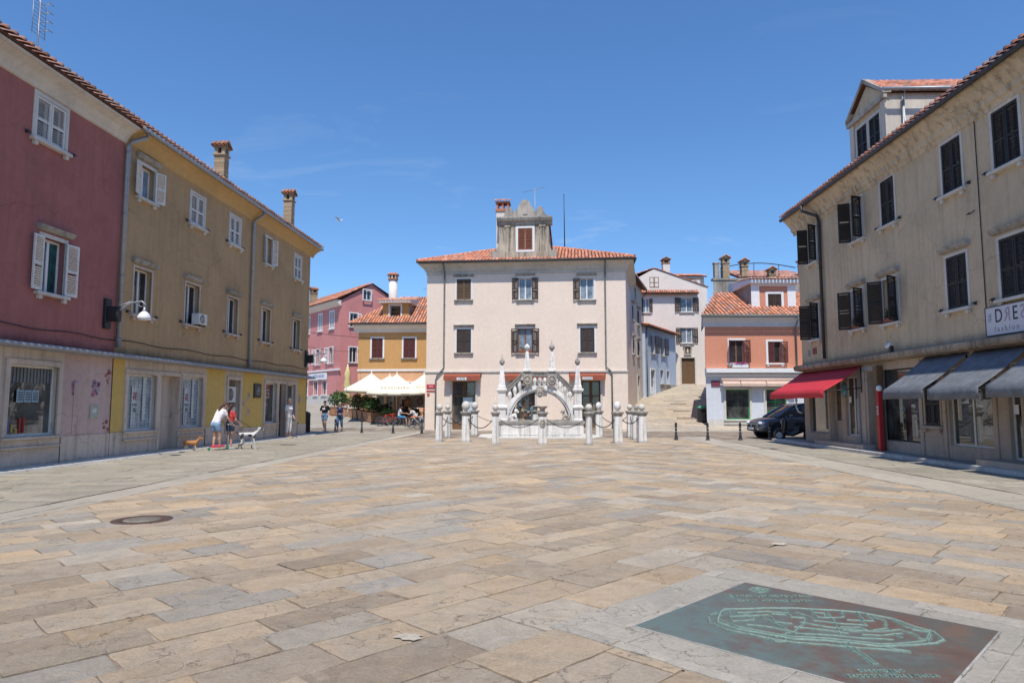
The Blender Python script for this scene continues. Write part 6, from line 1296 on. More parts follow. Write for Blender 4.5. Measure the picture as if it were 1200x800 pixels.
def person(label, loc, rz, pose=None, scale=1., skin=(.50, .30, .21), hair=(.05, .03, .02), long_hair=False, top=(.5, .5, .5), sleeves=.5, bottom=(.1, .12, .2), legs='shorts', shoes=(.1, .1, .1), female=False, vox=.011, grp=None, belt=None, print_=None, skirt=False):
    J = dict(BASE); J.update(pose or {}); V = {k: Vector(v) for k, v in J.items()}
    t = empty('person', label, 'person', loc, rz, grp); t.scale = (scale,) * 3
    mb = MB(); c = mb.capsule; w_ = .9 if female else 1.
    up = (V['neck'] - V['pel']).normalized(); side = (V['shL'] - V['shR']).normalized(); fwd = up.cross(side).normalized() * -1
    if fwd.length < .5: fwd = Vector((0, -1, 0))
    hd = V['head']; hup = (V['head'] - V['neck']).normalized()
    def torso(mb, g):
        for s_ in (-1, 1):
            mb.capsule(V['pel'] + side * .07 * s_, V['waist'] + side * .06 * s_, .105 * (1.05 if female else .97) + g, .095 * w_ + g, 12)
            mb.capsule(V['waist'] + side * .06 * s_, V['chest'] + side * .08 * s_ * w_, .095 * w_ + g, .11 * w_ + g, 12)
            mb.capsule(V['chest'] + side * .08 * s_ * w_, V['chest'] + up * .1 + side * .09 * s_ * w_, .11 * w_ + g, .07 + g, 12)
            mb.capsule(V['chest'] + up * .1 + side * .07 * s_, V['shL' if s_ > 0 else 'shR'], .065 + g, .058 * w_ + g, 12)
        if female:
            for s_ in (-1, 1): mb.ball(V['chest'] + side * .07 * s_ - up * .01 + fwd * .085, .06 + g, 10)
    torso(mb, 0); c(V['chest'] + up * .1, V['neck'], .07, .055, 12); c(V['neck'], V['neck'] + hup * .07, .055, .052, 12)
    # head: skull, jaw, nose, ears
    f = -Vector((0, 1, 0)); hf = J.get('face'); f = Vector(hf).normalized() if hf else f
    f = (f - hup * f.dot(hup)).normalized(); hs_ = hup.cross(f).normalized()
    mb.ball(hd + hup * .035 - f * .012, (.078, .088, .092), 16); c(hd - hup * .05 + f * .03, hd - hup * .075 + f * .052, .052, .032, 12); c(hd + hup * .0 + f * .085, hd - hup * .022 + f * .1, .011, .015, 8)
    for s_ in (-1, 1): mb.ball(hd + hs_ * .078 * s_, (.014, .02, .028), 8)
    for s_ in 'LR':
        c(V['sh' + s_], V['el' + s_], .052 * w_, .04 * w_, 12); c(V['el' + s_], V['wr' + s_], .042 * w_, .027, 12)
        d = (V['wr' + s_] - V['el' + s_]).normalized(); pw = V['wr' + s_] + d * .05; c(V['wr' + s_], pw, .028, .034, 10)
        px = d.cross(Vector((1, 0, 0)) if abs(d.x) < .8 else Vector((0, 0, 1))).normalized(); pn = d.cross(px)
        for k, (a, L0) in enumerate(((-.026, .06), (-.009, .072), (.009, .068), (.026, .052))):
            q = pw + px * a + d * .025; m_ = q + d * L0 * .55 + pn * .008; mb.tube([q, m_, m_ + d * L0 * .45 + pn * .018], [.0105, .0095, .008], 6); mb.ball(m_ + d * L0 * .45 + pn * .018, .008, 6)
        q = V['wr' + s_] + d * .03 + px * -.03; mb.tube([q, q - px * .03 + d * .03, q - px * .035 + d * .055], [.013, .011, .009], 6)
        c(V['hip' + s_], V['kn' + s_], .088 if female else .085, .056, 14); kk = V['kn' + s_]; aa = V['an' + s_]; c(kk, kk + (aa - kk) * .35 + Vector((0, .012, 0)), .056, .055, 12); c(kk + (aa - kk) * .35 + Vector((0, .012, 0)), aa, .055, .035, 12)
        ff = Vector(J.get('toe' + s_, (0, -1, 0))); c(aa - Vector((0, 0, .04)), aa + ff * .15 - Vector((0, 0, .055)), .038, .03, 10)
    b_ = mb.build('body', cloth('skin tone', skin, .6), t); remesh(b_, vox, 2)
    # face details
    e = MB()
    for s_ in (-1, 1): e.ball(hd + hs_ * .03 * s_ + f * .083 + hup * .02, (.011, .008, .007), 8)
    e.build('eyes', M['rubber'], t); e = MB(); e.tube([hd + hs_ * -.022 + f * .083 - hup * .052, hd + f * .09 - hup * .055, hd + hs_ * .022 + f * .083 - hup * .052], .006, 6); e.build('mouth', cloth('lips', (.35, .12, .1)), t)
    h = MB(); h.ball(hd + hup * .055 - f * .02, (.09, .095, .09), 16); h.capsule(hd + hup * .02 - f * .045, hd - hup * .02 - f * .05, .072, .062, 12)
    if long_hair: h.capsule(hd - f * .07, hd - f * .11 - hup * .14, .055, .04, 10); h.capsule(hd - f * .11 - hup * .14, hd - f * .1 - hup * .26, .04, .02, 10)
    ho = h.build('hair', cloth('hair', hair, .7), t); remesh(ho, .012, 1)
    # clothes
    g = .014; mb = MB(); torso(mb, g)
    if sleeves > 0:
        for s_ in 'LR': mb.capsule(V['sh' + s_], V['sh' + s_] + (V['el' + s_] - V['sh' + s_]) * sleeves, .058 * w_ + g, .052 * w_ + g, 12)
    so = mb.build('shirt', cloth('shirt cloth', top), t); remesh(so, .014, 2)
    if print_: pm = MB(); pm.box(-.09, .09, 0, .006, -.05, .05); p_ = pm.build('shirt_print', cloth('print', print_), t, V['chest'] + fwd * .142 * 1.0 + Vector((0, 0, -.0)))
    mb = MB(); g = .018
    for s_ in (-1, 1): mb.capsule(V['pel'] + side * .07 * s_ - up * .03, V['pel'] + side * .065 * s_ + up * .07, .11 + g, .10 + g, 12)
    fr_ = {'shorts': .62, 'short': .35, 'trousers': 1.9, 'capri': 1.45}[legs]
    for s_ in 'LR':
        hp, kn, an = V['hip' + s_], V['kn' + s_], V['an' + s_]; q = min(fr_, 1.)
        mb.capsule(hp, hp + (kn - hp) * q, .092 + g, .092 + g - .028 * q, 12)
        if fr_ > 1: mb.capsule(kn, kn + (an - kn) * (fr_ - 1), .064 + g, .05 + g, 12)
    po = mb.build('trousers' if fr_ > 1 else 'shorts', cloth('trouser cloth', bottom), t); remesh(po, .014, 2)
    mb = MB()
    for s_ in 'LR':
        aa = V['an' + s_]; ff = Vector(J.get('toe' + s_, (0, -1, 0))); mb.capsule(aa - ff * .02 - Vector((0, 0, .045)), aa + ff * .16 - Vector((0, 0, .057)), .046, .036, 10)
    sh_ = mb.build('shoes', cloth('shoe', shoes), t); remesh(sh_, .014, 1)
    return t
WALK = dict(knL=(.10, -.12, .52), anL=(.10, -.08, .10), knR=(-.1, .02, .5), anR=(-.1, .18, .12), elL=(.25, .06, 1.13), wrL=(.24, .03, .9), elR=(-.25, .0, 1.12), wrR=(-.25, -.14, .9))
person('man walking in a black t-shirt with white print and denim shorts', (-11.1, 40.7, 0), R(-10), dict(WALK, elL=(.3, .05, 1.16), wrL=(.2, -.05, .95), elR=(-.3, .05, 1.16), wrR=(-.2, -.05, .95)), 1.03, top=(.012, .012, .014), sleeves=.7, bottom=(.16, .25, .38), legs='shorts', shoes=(.3, .28, .26), print_=(.7, .7, .7))
person('woman walking in a dark blue vest and jeans with a bag across her body', (-10.1, 40.3, 0), R(-8), dict(WALK, elR=(-.27, .04, 1.15), wrR=(-.1, -.2, 1.22), knL=(.10, .02, .5), anL=(.1, .15, .12), knR=(-.1, -.1, .52), anR=(-.1, -.06, .1)), .98, hair=(.35, .3, .25), top=(.03, .04, .09), sleeves=0, bottom=(.08, .14, .24), legs='capri', shoes=(.3, .15, .12), female=True)
mb = MB(); mb.capsule((0, 0, 0), (.12, 0, 0), .07, .07, 10); mb.tube([(-.05, 0, .02), (-.15, -.05, .25), (-.18, .0, .45)], .01, 6); tag(mb.build('shoulder_bag', cloth('bag', (.2, .15, .18)), None, (-10.12, 40.12, .98)), 'small patterned bag hanging in front of the woman in the dark vest', 'bag')
person('woman in a white and black top and white trousers beside the shop door', (-10.32, 31.7, .0), R(75), dict(elL=(.22, -.02, 1.12), wrL=(.16, -.16, .93), knL=(.08, -.04, .5), anL=(.08, -.02, .09), face=(.2, -1, -.1)), 1.06, hair=(.42, .3, .18), top=(.62, .60, .60), sleeves=.5, bottom=(.66, .62, .58), legs='capri', shoes=(.4, .28, .2), female=True)
BEND = dict(pel=(0, .10, .88), waist=(0, .06, 1.03), chest=(0, -.04, 1.21), neck=(0, -.13, 1.37), head=(0, -.22, 1.49), shL=(.16, -.10, 1.31), shR=(-.16, -.10, 1.31), elL=(.22, -.20, 1.06), wrL=(.19, -.38, .9), elR=(-.22, -.20, 1.06), wrR=(-.19, -.38, .9), hipL=(.09, .12, .84), hipR=(-.09, .12, .84), knL=(.1, .04, .46), anL=(.08, .1, .19), knR=(-.1, .0, .46), anR=(-.08, -.02, .19), face=(0, -.9, -.5))
gx, gy = -9.95, 23.3
person('girl in a white t-shirt and denim shorts bending over a kick scooter', (gx, gy, 0), R(150), BEND, 1.0, hair=(.09, .05, .04), long_hair=True, top=(.72, .68, .70), sleeves=.5, bottom=(.22, .33, .5), legs='short', shoes=(.6, .08, .1), female=True, print_=None)
person('girl in a red and dark top standing beyond the scooter girl holding a leash', (gx + .2, gy + .5, 0), R(150), dict(elL=(.24, -.1, 1.15), wrL=(.2, -.3, 1.05), elR=(-.24, -.05, 1.12), wrR=(-.22, -.22, .98), face=(.3, -1, -.3)), .9, hair=(.06, .03, .02), long_hair=True, top=(.50, .06, .05), sleeves=.6, bottom=(.04, .06, .1), legs='short', shoes=(.5, .5, .5), female=True)
# kick scooter
t = empty('kick_scooter', 'small kick scooter with pink deck and green wheels under the bending girl', 'scooter', (gx, gy, 0), R(150))
mb = MB(); mb.box(-.065, .065, -.3, .28, .1, .125); mb.build('deck', surf('pink deck', (.6, .06, .12), .5), t, bevel=.01)
mb = MB(); mb.tube([(0, -.3, .11), (0, -.42, .2), (0, -.40, .86)], .016, 8); mb.tube([(-.2, -.4, .86), (.2, -.4, .86)], .014, 8); mb.build('steering_column', M['metal'], t)
for y in (-.42, .33): mb = MB(); mb.torus((0, y, .055), .04, .014, 18, 8, 'x'); mb.tube([(-.015, y, .055), (.015, y, .055)], .028, 10); mb.build('wheel', surf('green wheel', (.02, .3, .15), .5), t)
# dogs, head toward -y
def dog(label, loc, rz, s_, m_, heavy=1., ear='drop', leg=.33, vox=.010):
    t = empty('dog', label, 'dog', loc, rz); t.scale = (s_,) * 3; mb = MB(); c = mb.capsule; L_ = leg
    c((0, -.2, L_ + .15), (0, .06, L_ + .17), .115 * heavy, .09 * heavy, 14); c((0, .06, L_ + .17), (0, .26, L_ + .17), .09 * heavy, .085 * heavy, 14)
    c((0, -.25, L_ + .2), (0, -.38, L_ + .33), .075 * heavy, .05, 12); c((0, -.41, L_ + .38), (0, -.47, L_ + .38), .062, .045, 12); c((0, -.48, L_ + .37), (0, -.58, L_ + .34), .036, .024, 10)
    for sx in (-1, 1):
        if ear == 'drop': c((sx * .045, -.40, L_ + .43), (sx * .075, -.39, L_ + .36), .022, .02, 8)
        else: c((sx * .035, -.4, L_ + .42), (sx * .045, -.4, L_ + .5), .025, .006, 8)
        st = .05 * sx
        c((sx * .07, -.2, L_ + .1), (sx * .065, -.19 + st, L_ * .5), .045, .026, 10); c((sx * .065, -.19 + st, L_ * .5), (sx * .065, -.21 + st, .03), .024, .018, 10); c((sx * .065, -.21 + st, .022), (sx * .065, -.25 + st, .018), .022, .018, 8)
        c((sx * .065, .24, L_ + .12), (sx * .075, .18 - st, L_ * .62), .07 * heavy, .038, 10); c((sx * .075, .18 - st, L_ * .62), (sx * .07, .30 - st, L_ * .36), .034, .022, 10); c((sx * .07, .30 - st, L_ * .36), (sx * .07, .27 - st, .03), .02, .017, 10); c((sx * .07, .27 - st, .022), (sx * .07, .23 - st, .018), .022, .018, 8)
    mb.tube([(0, .3, L_ + .2), (0, .4, L_ + .24), (0, .47, L_ + .32)], [.03, .022, .01], 8); mb.ball((0, .47, L_ + .32), .012, 8)
    b_ = mb.build('body', m_, t); remesh(b_, vox, 2); e = MB()
    for sx in (-1, 1): e.ball((sx * .035, -.49, L_ + .4), .009, 8)
    e.ball((0, -.603, L_ + .345), .014, 8); e.build('eyes_and_nose', M['rubber'], t); return t
def patchy(name, c1, c2, scale, lo, hi, zsplit=None):
    m, nt, b = new_mat(name); co = coords(nt); f = ramp(nt, nz(nt, co, scale, 2, .4), [(lo, 0), (hi, 1)])
    if zsplit:
        g = N(nt, 'ShaderNodeSeparateXYZ'); nt.links.new(co, g.inputs[0]); f = ramp(nt, g.outputs[2], [(zsplit - .03, 0), (zsplit + .03, 1)])
    nt.links.new(mix(nt, f, c1, c2), b.inputs['Base Color']); b.inputs['Roughness'].default_value = .9; bump(nt, b, nz(nt, co, 90, 3), .5, .01); return m
dog('short legged ginger dog with white belly following the scooter girl', (-10.72, 23.0, 0), R(110), .66, patchy('ginger coat', (.62, .52, .42), (.42, .19, .07), 5, .45, .5, .25), 1.15, 'up', .24)
dog('tall white and black spotted dog on a leash ahead of the girls', (-9.2, 24.0, 0), R(118), .88, patchy('spotted coat', (.62, .60, .57), (.03, .028, .03), 4.2, .52, .56), .85, 'drop', .4)
mb = MB(); mb.tube([(0, 0, 0), (.2, -.02, -.12), (.42, -.1, -.22)], .008, 6); tag(mb.build('dog_leash', M['rubber'], None, (gx + .42, gy + .75, .98)), 'thin dark leash between the girl and the spotted dog', 'leash')
# gull
t = empty('gull', 'white seagull flying in the blue sky left of the café house', 'bird', (-7.75, 30, 9.74), R(60)); t.scale = (.55,) * 3; mb = MB(); mb.capsule((0, -.16, 0), (0, .12, 0), .05, .035, 12); mb.ball((0, -.24, .02), .035, 10); mb.tube([(0, -.27, .02), (0, -.32, .01)], [.012, .003], 6); mb.tube([(0, .12, 0), (0, .26, 0)], [.035, .015], 8); b_ = mb.build('body', M['white'], t); remesh(b_, .01, 2)
for sx in (-1, 1): mb = MB(); mb.add([(sx * .03, -.1, .01), (sx * .3, -.14, .2), (sx * .62, .02, .32), (sx * .3, .04, .19), (sx * .03, .06, .01)], [(0, 1, 2, 3, 4)]); w_ = mb.build('wing', M['whitew'], t); w_.modifiers.new('thick', 'SOLIDIFY').thickness = .012

# ================================================================ street furniture
BL = [(-9.84, 38.3, 'leftmost bollard of the far left row, beside the walking couple'), (-8.3, 38.0, 'bollard in the far left row in front of the planters'), (-6.45, 37.3, 'bollard in the far left row in front of the red bicycle'), (-4.84, 36.9, 'rightmost bollard of the far left row beside the well posts'),
      (7.2, 30.2, 'first bollard right of the well, before the climbing lane'), (8.5, 29.9, 'bollard at the left corner of the salmon house'), (9.95, 30.0, 'bollard in front of the green framed shop window'), (11.35, 30.3, 'bollard in front of the parked car wheel')]
BT = None
for i, (x, y, lab) in enumerate(BL):
    if BT is None:
        BT = empty('bollard', lab, 'bollard', (x, y, 0), 0, 'iron bollards along the cross street'); mb = MB(); mb.lathe([(.1, 0), (.1, .03), (.075, .06), (.06, .16), (.07, .18), (.052, .2), (.045, .55), (.06, .58), (.045, .61)], n=14); mb.build('post', M['darkmetal'], BT)
        mb = MB(); mb.lathe([(.045, .61), (.055, .66), (.055, .72), (.03, .76), (.0, .77)], n=14); mb.build('head', M['darkmetal'], BT); mb = MB(); mb.lathe([(.0475, .5), (.0475, .53)], n=14); mb.lathe([(.049, .36), (.049, .39)], n=14); mb.build('band', M['metal'], BT)
    else: c = copy_tree(BT, None, lab); c.location = (x, y, 0)
# litter bins
def bin_(label, loc, r, h, lidc, bodyc=(.1, .11, .12)):
    t = empty('litter_bin', label, 'litter bin', loc); mb = MB(); mb.lathe([(r * .9, 0), (r, .03), (r, h * .8), (r * 1.04, h * .82), (r * 1.04, h * .86)], n=20); mb.build('drum', surf('bin', bodyc, .6, .3, 6), t); mb = MB(); mb.lathe([(r * 1.02, h * .86), (r * .95, h * .95), (r * .6, h * 1.02), (0.01, h * 1.04)], n=20); mb.build('lid', surf('bin lid', lidc, .6, .2, 6), t)
    mb = MB(); mb.box(-r * .5, r * .5, -r * 1.06, -r * .8, h * .62, h * .76); mb.build('slot', M['rubber'], t)
bin_('grey litter bin with greenish lid left of the woman in white trousers', (-11.0, 30.9, .05), .22, .72, (.25, .36, .25)); bin_('grey litter bin with greenish lid at the far corner of the yellow wall', (-10.75, 33.9, .05), .22, .72, (.25, .36, .25))
bin_('dark litter bin with green top in the shade at the lane corner', (12.05, 43.4, zR(43.4)), .33, 1.0, (.08, .35, .18), (.05, .06, .06)); bin_('big dark rounded bin behind the corner of the brown house', (-11.85, 38.9, 0), .42, 1.15, (.03, .03, .035), (.03, .03, .035))
# bicycles (x = riding direction)
def bicycle(name, label, loc, rz, fc, grp='bicycles parked at the café'):
    t = empty(name, label, 'bicycle', loc, rz, grp); r = .33
    for x in (-.52, .52):
        mb = MB(); mb.torus((x, 0, r), r - .02, .022, 28, 8); w_ = mb.build('wheel', M['rubber'], t); mb = MB(); mb.torus((x, 0, r), r - .05, .01, 28, 6)
        for k in range(14): a = k * math.pi / 7; mb.tube([(x, .01 * (-1) ** k, r), (x + (r - .05) * math.cos(a), 0, r + (r - .05) * math.sin(a))], .003, 4)
        mb.tube([(x, -.04, r), (x, .04, r)], .02, 8); mb.build('rim', M['metal'], w_)
    mb = MB(); A, B, S_, H_ = (-.52, 0, r), (-.05, 0, .28), (-.18, 0, .78), (.36, 0, .8)
    for a, b_, q in ((B, S_, .018), (B, (.39, 0, .68), .022), ((-.15, 0, .7), H_, .018), (A, B, .012), (A, (-.16, 0, .72), .011), ((.35, 0, .86), (.42, 0, .62), .02), ((.42, 0, .62), (.52, 0, r), .015)): mb.tube([a, b_], q, 8)
    mb.build('frame', surf('cycle paint', fc, .35, .1), t); mb = MB(); mb.tube([S_, (-.21, 0, .9)], .013, 6); mb.prism([(-.36, .9), (-.08, .9), (-.05, .94), (-.36, .96)], -.05, .05); mb.build('saddle', M['rubber'], t)
    mb = MB(); mb.tube([(.35, 0, .86), (.37, 0, 1.0), (.36, .0, 1.02)], .013, 6); mb.tube([(.3, -.28, 1.02), (.37, -.1, 1.0), (.37, .1, 1.0), (.3, .28, 1.02)], .012, 6); mb.build('handlebar', M['darkmetal'], t)
    mb = MB(); mb.torus((-.05, -.04, .28), .08, .008, 16, 5); mb.tube([(-.05, -.06, .28), (.0, -.06, .12)], .009, 5); mb.tube([(-.05, .06, .28), (-.1, .06, .44)], .009, 5); mb.box(-.04, .06, -.12, -.04, .1, .12); mb.box(-.16, -.04, .04, .12, .44, .46); mb.build('cranks', M['metal'], t); return t
bk = bicycle('bicycle', 'red mountain bicycle with a silver basket in front of the café plants', (-8.15, 45.2, zL(45.2)), R(8), (.5, .03, .03))
for lab, x, y, rz, c in (('orange red bicycle half hidden behind the first one', -7.8, 45.7, 12, (.45, .07, .02)), ('white bicycle leaning near the corner of the cream house', -5.95, 43.9, 160, (.6, .6, .6)), ('silver and red bicycle beside the well post at the café corner', -5.5, 43.1, 150, (.4, .4, .42)), ('black bicycle behind the white bicycles at the café corner', -6.3, 44.6, 170, (.04, .04, .05))):
    b2 = copy_tree(bk, None, lab); b2.location = (x, y, zL(y)); b2.rotation_euler = (0, 0, R(rz))
    for chh in b2.children:
        if chh.name.startswith('frame'): chh.data = chh.data.copy(); chh.data.materials[0] = surf('cycle paint', c, .35, .1)
# dark motor scooter by the right corner
t = empty('motor_scooter', 'black motor scooter parked at the far corner of the red awning shop', 'motor scooter', (12.0, 29.25, 0), R(165))
for x in (-.6, .6): mb = MB(); mb.torus((x, 0, .25), .19, .065, 22, 10); w_ = mb.build('wheel', M['rubber'], t); mb = MB(); mb.tube([(x, -.05, .25), (x, .05, .25)], .13, 14); mb.build('rim', M['metal'], w_)
blk = surf('black gloss paint', (.012, .012, .014), .25, .1, spec=.6)
mb = MB(); mb.capsule((-.62, 0, .52), (-.2, 0, .56), .15, .16, 14); mb.capsule((-.2, 0, .45), (.05, 0, .3), .14, .1, 12); mb.capsule((.05, 0, .28), (.38, 0, .3), .09, .08, 12); mb.capsule((.42, 0, .35), (.36, 0, .85), .12, .13, 14); mb.capsule((.6, 0, .48), (.66, 0, .46), .07, .06, 10); b_ = mb.build('body', blk, t); remesh(b_, .02, 2)
mb = MB(); mb.capsule((-.75, 0, .72), (-.1, 0, .7), .1, .1, 12); b_ = mb.build('seat', M['rubber'], t); remesh(b_, .02, 2)
mb = MB(); mb.tube([(.36, 0, .9), (.32, 0, 1.02)], .03, 8); mb.tube([(.22, -.33, 1.05), (.32, -.1, 1.02), (.32, .1, 1.02), (.22, .33, 1.05)], .016, 8)
for s_ in (-1, 1): mb.tube([(.28, s_ * .22, 1.03), (.3, s_ * .3, 1.2)], .008, 6); mb.ball((.3, s_ * .32, 1.24), (.02, .06, .045), 10)
mb.build('handlebar', M['darkmetal'], t); mb = MB(); mb.ball((.5, 0, .8), (.04, .08, .07), 12); mb.build('headlight', M['metal'], t); mb = MB(); mb.box(-.85, -.78, -.09, .09, .45, .58); mb.build('number_plate', M['white'], t)

# parked car: x = forward
def car(label, loc, rz, col):
    t = empty('parked_car', label, 'car', loc, rz); paint = surf('car paint', col, .22, .05, 2, 0, metal=.5, spec=.6)
    sec = [(-2.2, .35, .9, .70), (-2.12, .28, 1.0, .80), (-1.5, .26, 1.05, .87), (-.6, .25, 1.03, .89), (.4, .25, 1.02, .89), (1.0, .25, 1.0, .88), (1.55, .26, .94, .86), (1.95, .28, .84, .78), (2.12, .32, .70, .66), (2.18, .38, .55, .58)]
    vs = []; n = 12
    for x, zb, zt, w_ in sec:
        h = zt - zb
        pr_ = [(-w_ * .82, zb), (-w_ * .97, zb + .08), (-w_ * 1.0, zb + h * .35), (-w_ * .985, zb + h * .7), (-w_ * .93, zt - .04), (-w_ * .8, zt), (w_ * .8, zt), (w_ * .93, zt - .04), (w_ * .985, zb + h * .7), (w_, zb + h * .35), (w_ * .97, zb + .08), (w_ * .82, zb)]
        vs += [(x, y, z) for y, z in pr_]
    fs = []
    for i in range(len(sec) - 1):
        for j in range(n): j2 = (j + 1) % n; fs.append((i * n + j, i * n + j2, (i + 1) * n + j2, (i + 1) * n + j))
    fs += [tuple(range(n - 1, -1, -1)), tuple(range((len(sec) - 1) * n, len(sec) * n))]
    mb = MB(); mb.add(vs, fs, 0, True); bd = mb.build('body', paint, t); s_ = bd.modifiers.new('sub', 'SUBSURF'); s_.levels = s_.render_levels = 1
    gl = glass('car glass', (.02, .025, .03), .03, .3); hs_ = [(-2.1, 1.0, .70), (-1.75, 1.46, .58), (-1.0, 1.58, .6), (.0, 1.6, .61), (.45, 1.5, .6), (1.3, .98, .74)]
    mb = MB(); vs = []
    for x, zt, w_ in hs_: vs += [(x, -.8, .96), (x, -w_, zt - .03), (x, -w_ + .06, zt), (x, w_ - .06, zt), (x, w_, zt - .03), (x, .8, .96)]
    fs = [];
    for i in range(len(hs_) - 1):
        for j in range(5): fs.append((i * 6 + j, i * 6 + j + 1, (i + 1) * 6 + j + 1, (i + 1) * 6 + j))
    mb.add(vs, fs, 0, True); mb.build('cabin_glass', gl, t)
    mb = MB()
    for i in range(1, len(hs_) - 2):
        (x0, z0, w0), (x1, z1, w1) = hs_[i], hs_[i + 1]; mb.add([(x0, -w0 + .02, z0 + .005), (x0, w0 - .02, z0 + .005), (x1, w1 - .02, z1 + .005), (x1, -w1 + .02, z1 + .005)], [(0, 3, 2, 1)], 0, True)
    for sy in (-1, 1):
        pts = [(x, sy * (w_ + .004), z - .02) for x, z, w_ in hs_]; mb.tube(pts, .032, 6)
        for x, w_ in ((-.85, .6), (.05, .61)): mb.tube([(x, sy * (w_ + .005), 1.55), (x - .03, sy * .81, .98)], .035, 6)
    mb.build('roof', paint, t)
    for x in (-1.35, 1.32):
        for sy in (-1, 1):
            a = MB(); a.tube([(x, sy * .60, .34), (x, sy * .893, .34)], .40, 26); a.build('wheel_arch', M['rubber'], t); a = MB(); a.torus((x, sy * .80, .34), .255, .09, 30, 10, sx=1); w_ = a.build('wheel', M['rubber'], t)
            a = MB(); a.torus((x, sy * .86, .34), .215, .02, 28, 6); a.tube([(x, sy * .84, .34), (x, sy * .9, .34)], .05, 12)
            for k in range(10): g = k * math.pi / 5; a.tube([(x + .04 * math.cos(g), sy * .885, .34 + .04 * math.sin(g)), (x + .21 * math.cos(g), sy * .88, .34 + .21 * math.sin(g))], .014, 5)
            a.build('rim', M['metal'], w_)
    for sy in (-1, 1):
        a = MB(); a.ball((1.98, sy * .66, .70), (.17, .13, .085), 16); a.build('headlight', surf('headlamp glass', (.7, .72, .75), .08, .1, 3, 0, spec=.8), t); a = MB(); a.ball((2.12, sy * .55, .42), (.05, .08, .06), 12); a.build('fog_lamp', M['metal'], t)
        a = MB(); a.ball((.75, sy * 1.0, 1.03), (.09, .1, .075), 12); a.tube([(.75, sy * .85, .98), (.75, sy * .97, 1.0)], .02, 6); a.build('mirror', paint, t)
        a = MB(); a.box(-.3, -.12, sy * .905 - .01, sy * .905 + .01, .82, .85); a.build('door_handle', M['metal'], t); a = MB(); a.tube([(.38, sy * .895, .3), (.4, sy * .9, .95)], .006, 4); a.build('door_gap', M['rubber'], t)
    a = MB(); a.box(2.12, 2.2, -.4, .4, .5, .62); a.box(2.1, 2.17, -.5, .5, .34, .42); a.build('grille', M['rubber'], t, bevel=.01); a = MB(); a.box(2.2, 2.215, -.26, .26, .4, .5); a.build('number_plate', M['white'], t); a = MB(); a.torus((2.2, 0, .57), .05, .012, 16, 6, 'x'); a.build('emblem', M['metal'], t)
    return t
car('dark blue grey car parked behind the far corner of the red awning shop', (13.3, 32.1, 0), R(184), (.13, .145, .17))
# lamp arm sticking out of the red awning corner
t = froot('bracket_lamp', 'small white curved bracket lamp below the corner of the red awning', 'lamp', RF, .1, 1.5); mb = MB(); mb.tube([(-.02, -.1, 1.2), (-.3, -.12, 1.25), (-.45, -.14, 1.45), (-.44, -.14, 1.65)], .03, 8); mb.build('bracket', M['white'], t); mb = MB(); mb.ball((-.44, -.14, 1.72), (.06, .06, .08), 12); mb.build('lamp_head', M['white'], t)

# ================================================================ café terrace
M['parasol'] = surf('cream parasol cloth', (.80, .74, .60), .8, .05, 3, .05)
def parasol(label, x, y, r, zt, zb, rot=0, txt=None):
    z0 = zL(y); t = empty('parasol', label, 'parasol', (x, y, z0), rot, 'cream café parasols'); mb = MB(); n = 4
    P = [Vector((r * math.cos(R(45 + 90 * k)) * 1.35, r * math.sin(R(45 + 90 * k)) * 1.35, zb)) for k in range(4)]; A = Vector((0, 0, zt))
    for k in range(4):
        p, q = P[k], P[(k + 1) % 4]; N1 = 8
        for i in range(N1):
            for j in range(6):
                def S(u, v): e = p + (q - p) * u; w_ = A + (e - A) * v; sag = .10 * math.sin(math.pi * v) + .10 * math.sin(math.pi * u) * v; return Vector((w_.x, w_.y, w_.z - sag * .6))
                mb.add([S(i / N1, j / 6), S((i + 1) / N1, j / 6), S((i + 1) / N1, (j + 1) / 6), S(i / N1, (j + 1) / 6)], [(0, 3, 2, 1)], 0, True)
            a, b_ = S(i / N1, 1), S((i + 1) / N1, 1); d = Vector((0, 0, -.2)); mb.add([a, b_, b_ + d, a + d], [(0, 3, 2, 1)], 0, True)
    cn_ = mb.build('canopy', M['parasol'], t); cn_.modifiers.new('weld', 'WELD').merge_threshold = .002; cn_.modifiers.new('thick', 'SOLIDIFY').thickness = .006
    mb = MB(); mb.tube([(0, 0, 0), (0, 0, zt + .12)], .035, 10); mb.ball((0, 0, zt + .12), .05, 8); mb.build('pole', M['white'], t)
    for k in range(4): mb = MB(); mb.tube([A + Vector((0, 0, -.12)), P[k] + Vector((0, 0, .0))], .014, 6); mb.build('rib', M['whitew'], t)
    mb = MB(); mb.box(-.3, .3, -.3, .3, 0, .08); mb.build('base', M['stonedark'], t)
    if txt:
        brn = cloth('printed brown', (.22, .14, .07)); h = r * .955; a = math.atan2(zt - zb, h)
        text('lettering', txt, .26, brn, cn_, (0, -h * .78 - .0, zb + (zt - zb) * .22 + .02), (a, 0, 0), .004, sx=1.35); text('lettering', 'CAFFE', .13, brn, cn_, (-.6, -h - .014, zb - .16), ext=.003); text('lettering', 'ESPRESSO', .13, brn, cn_, (.7, -h - .014, zb - .16), ext=.003)
    return t
parasol('leftmost cream café parasol, its corner over the plants', -10.0, 48.6, 1.75, 3.35, 2.2, R(6)); parasol('cream café parasol second from the left, against the orange wall', -8.95, 50.0, 1.6, 3.15, 2.2, R(3))
parasol('big front cream parasol with brown lettering on its slope', -7.9, 46.9, 1.9, 3.35, 2.1, R(5), 'EGGENBERG'); parasol('cream parasol partly hidden by the cream house corner', -6.2, 48.2, 1.75, 3.3, 2.1, R(4), 'EGGENBERG')
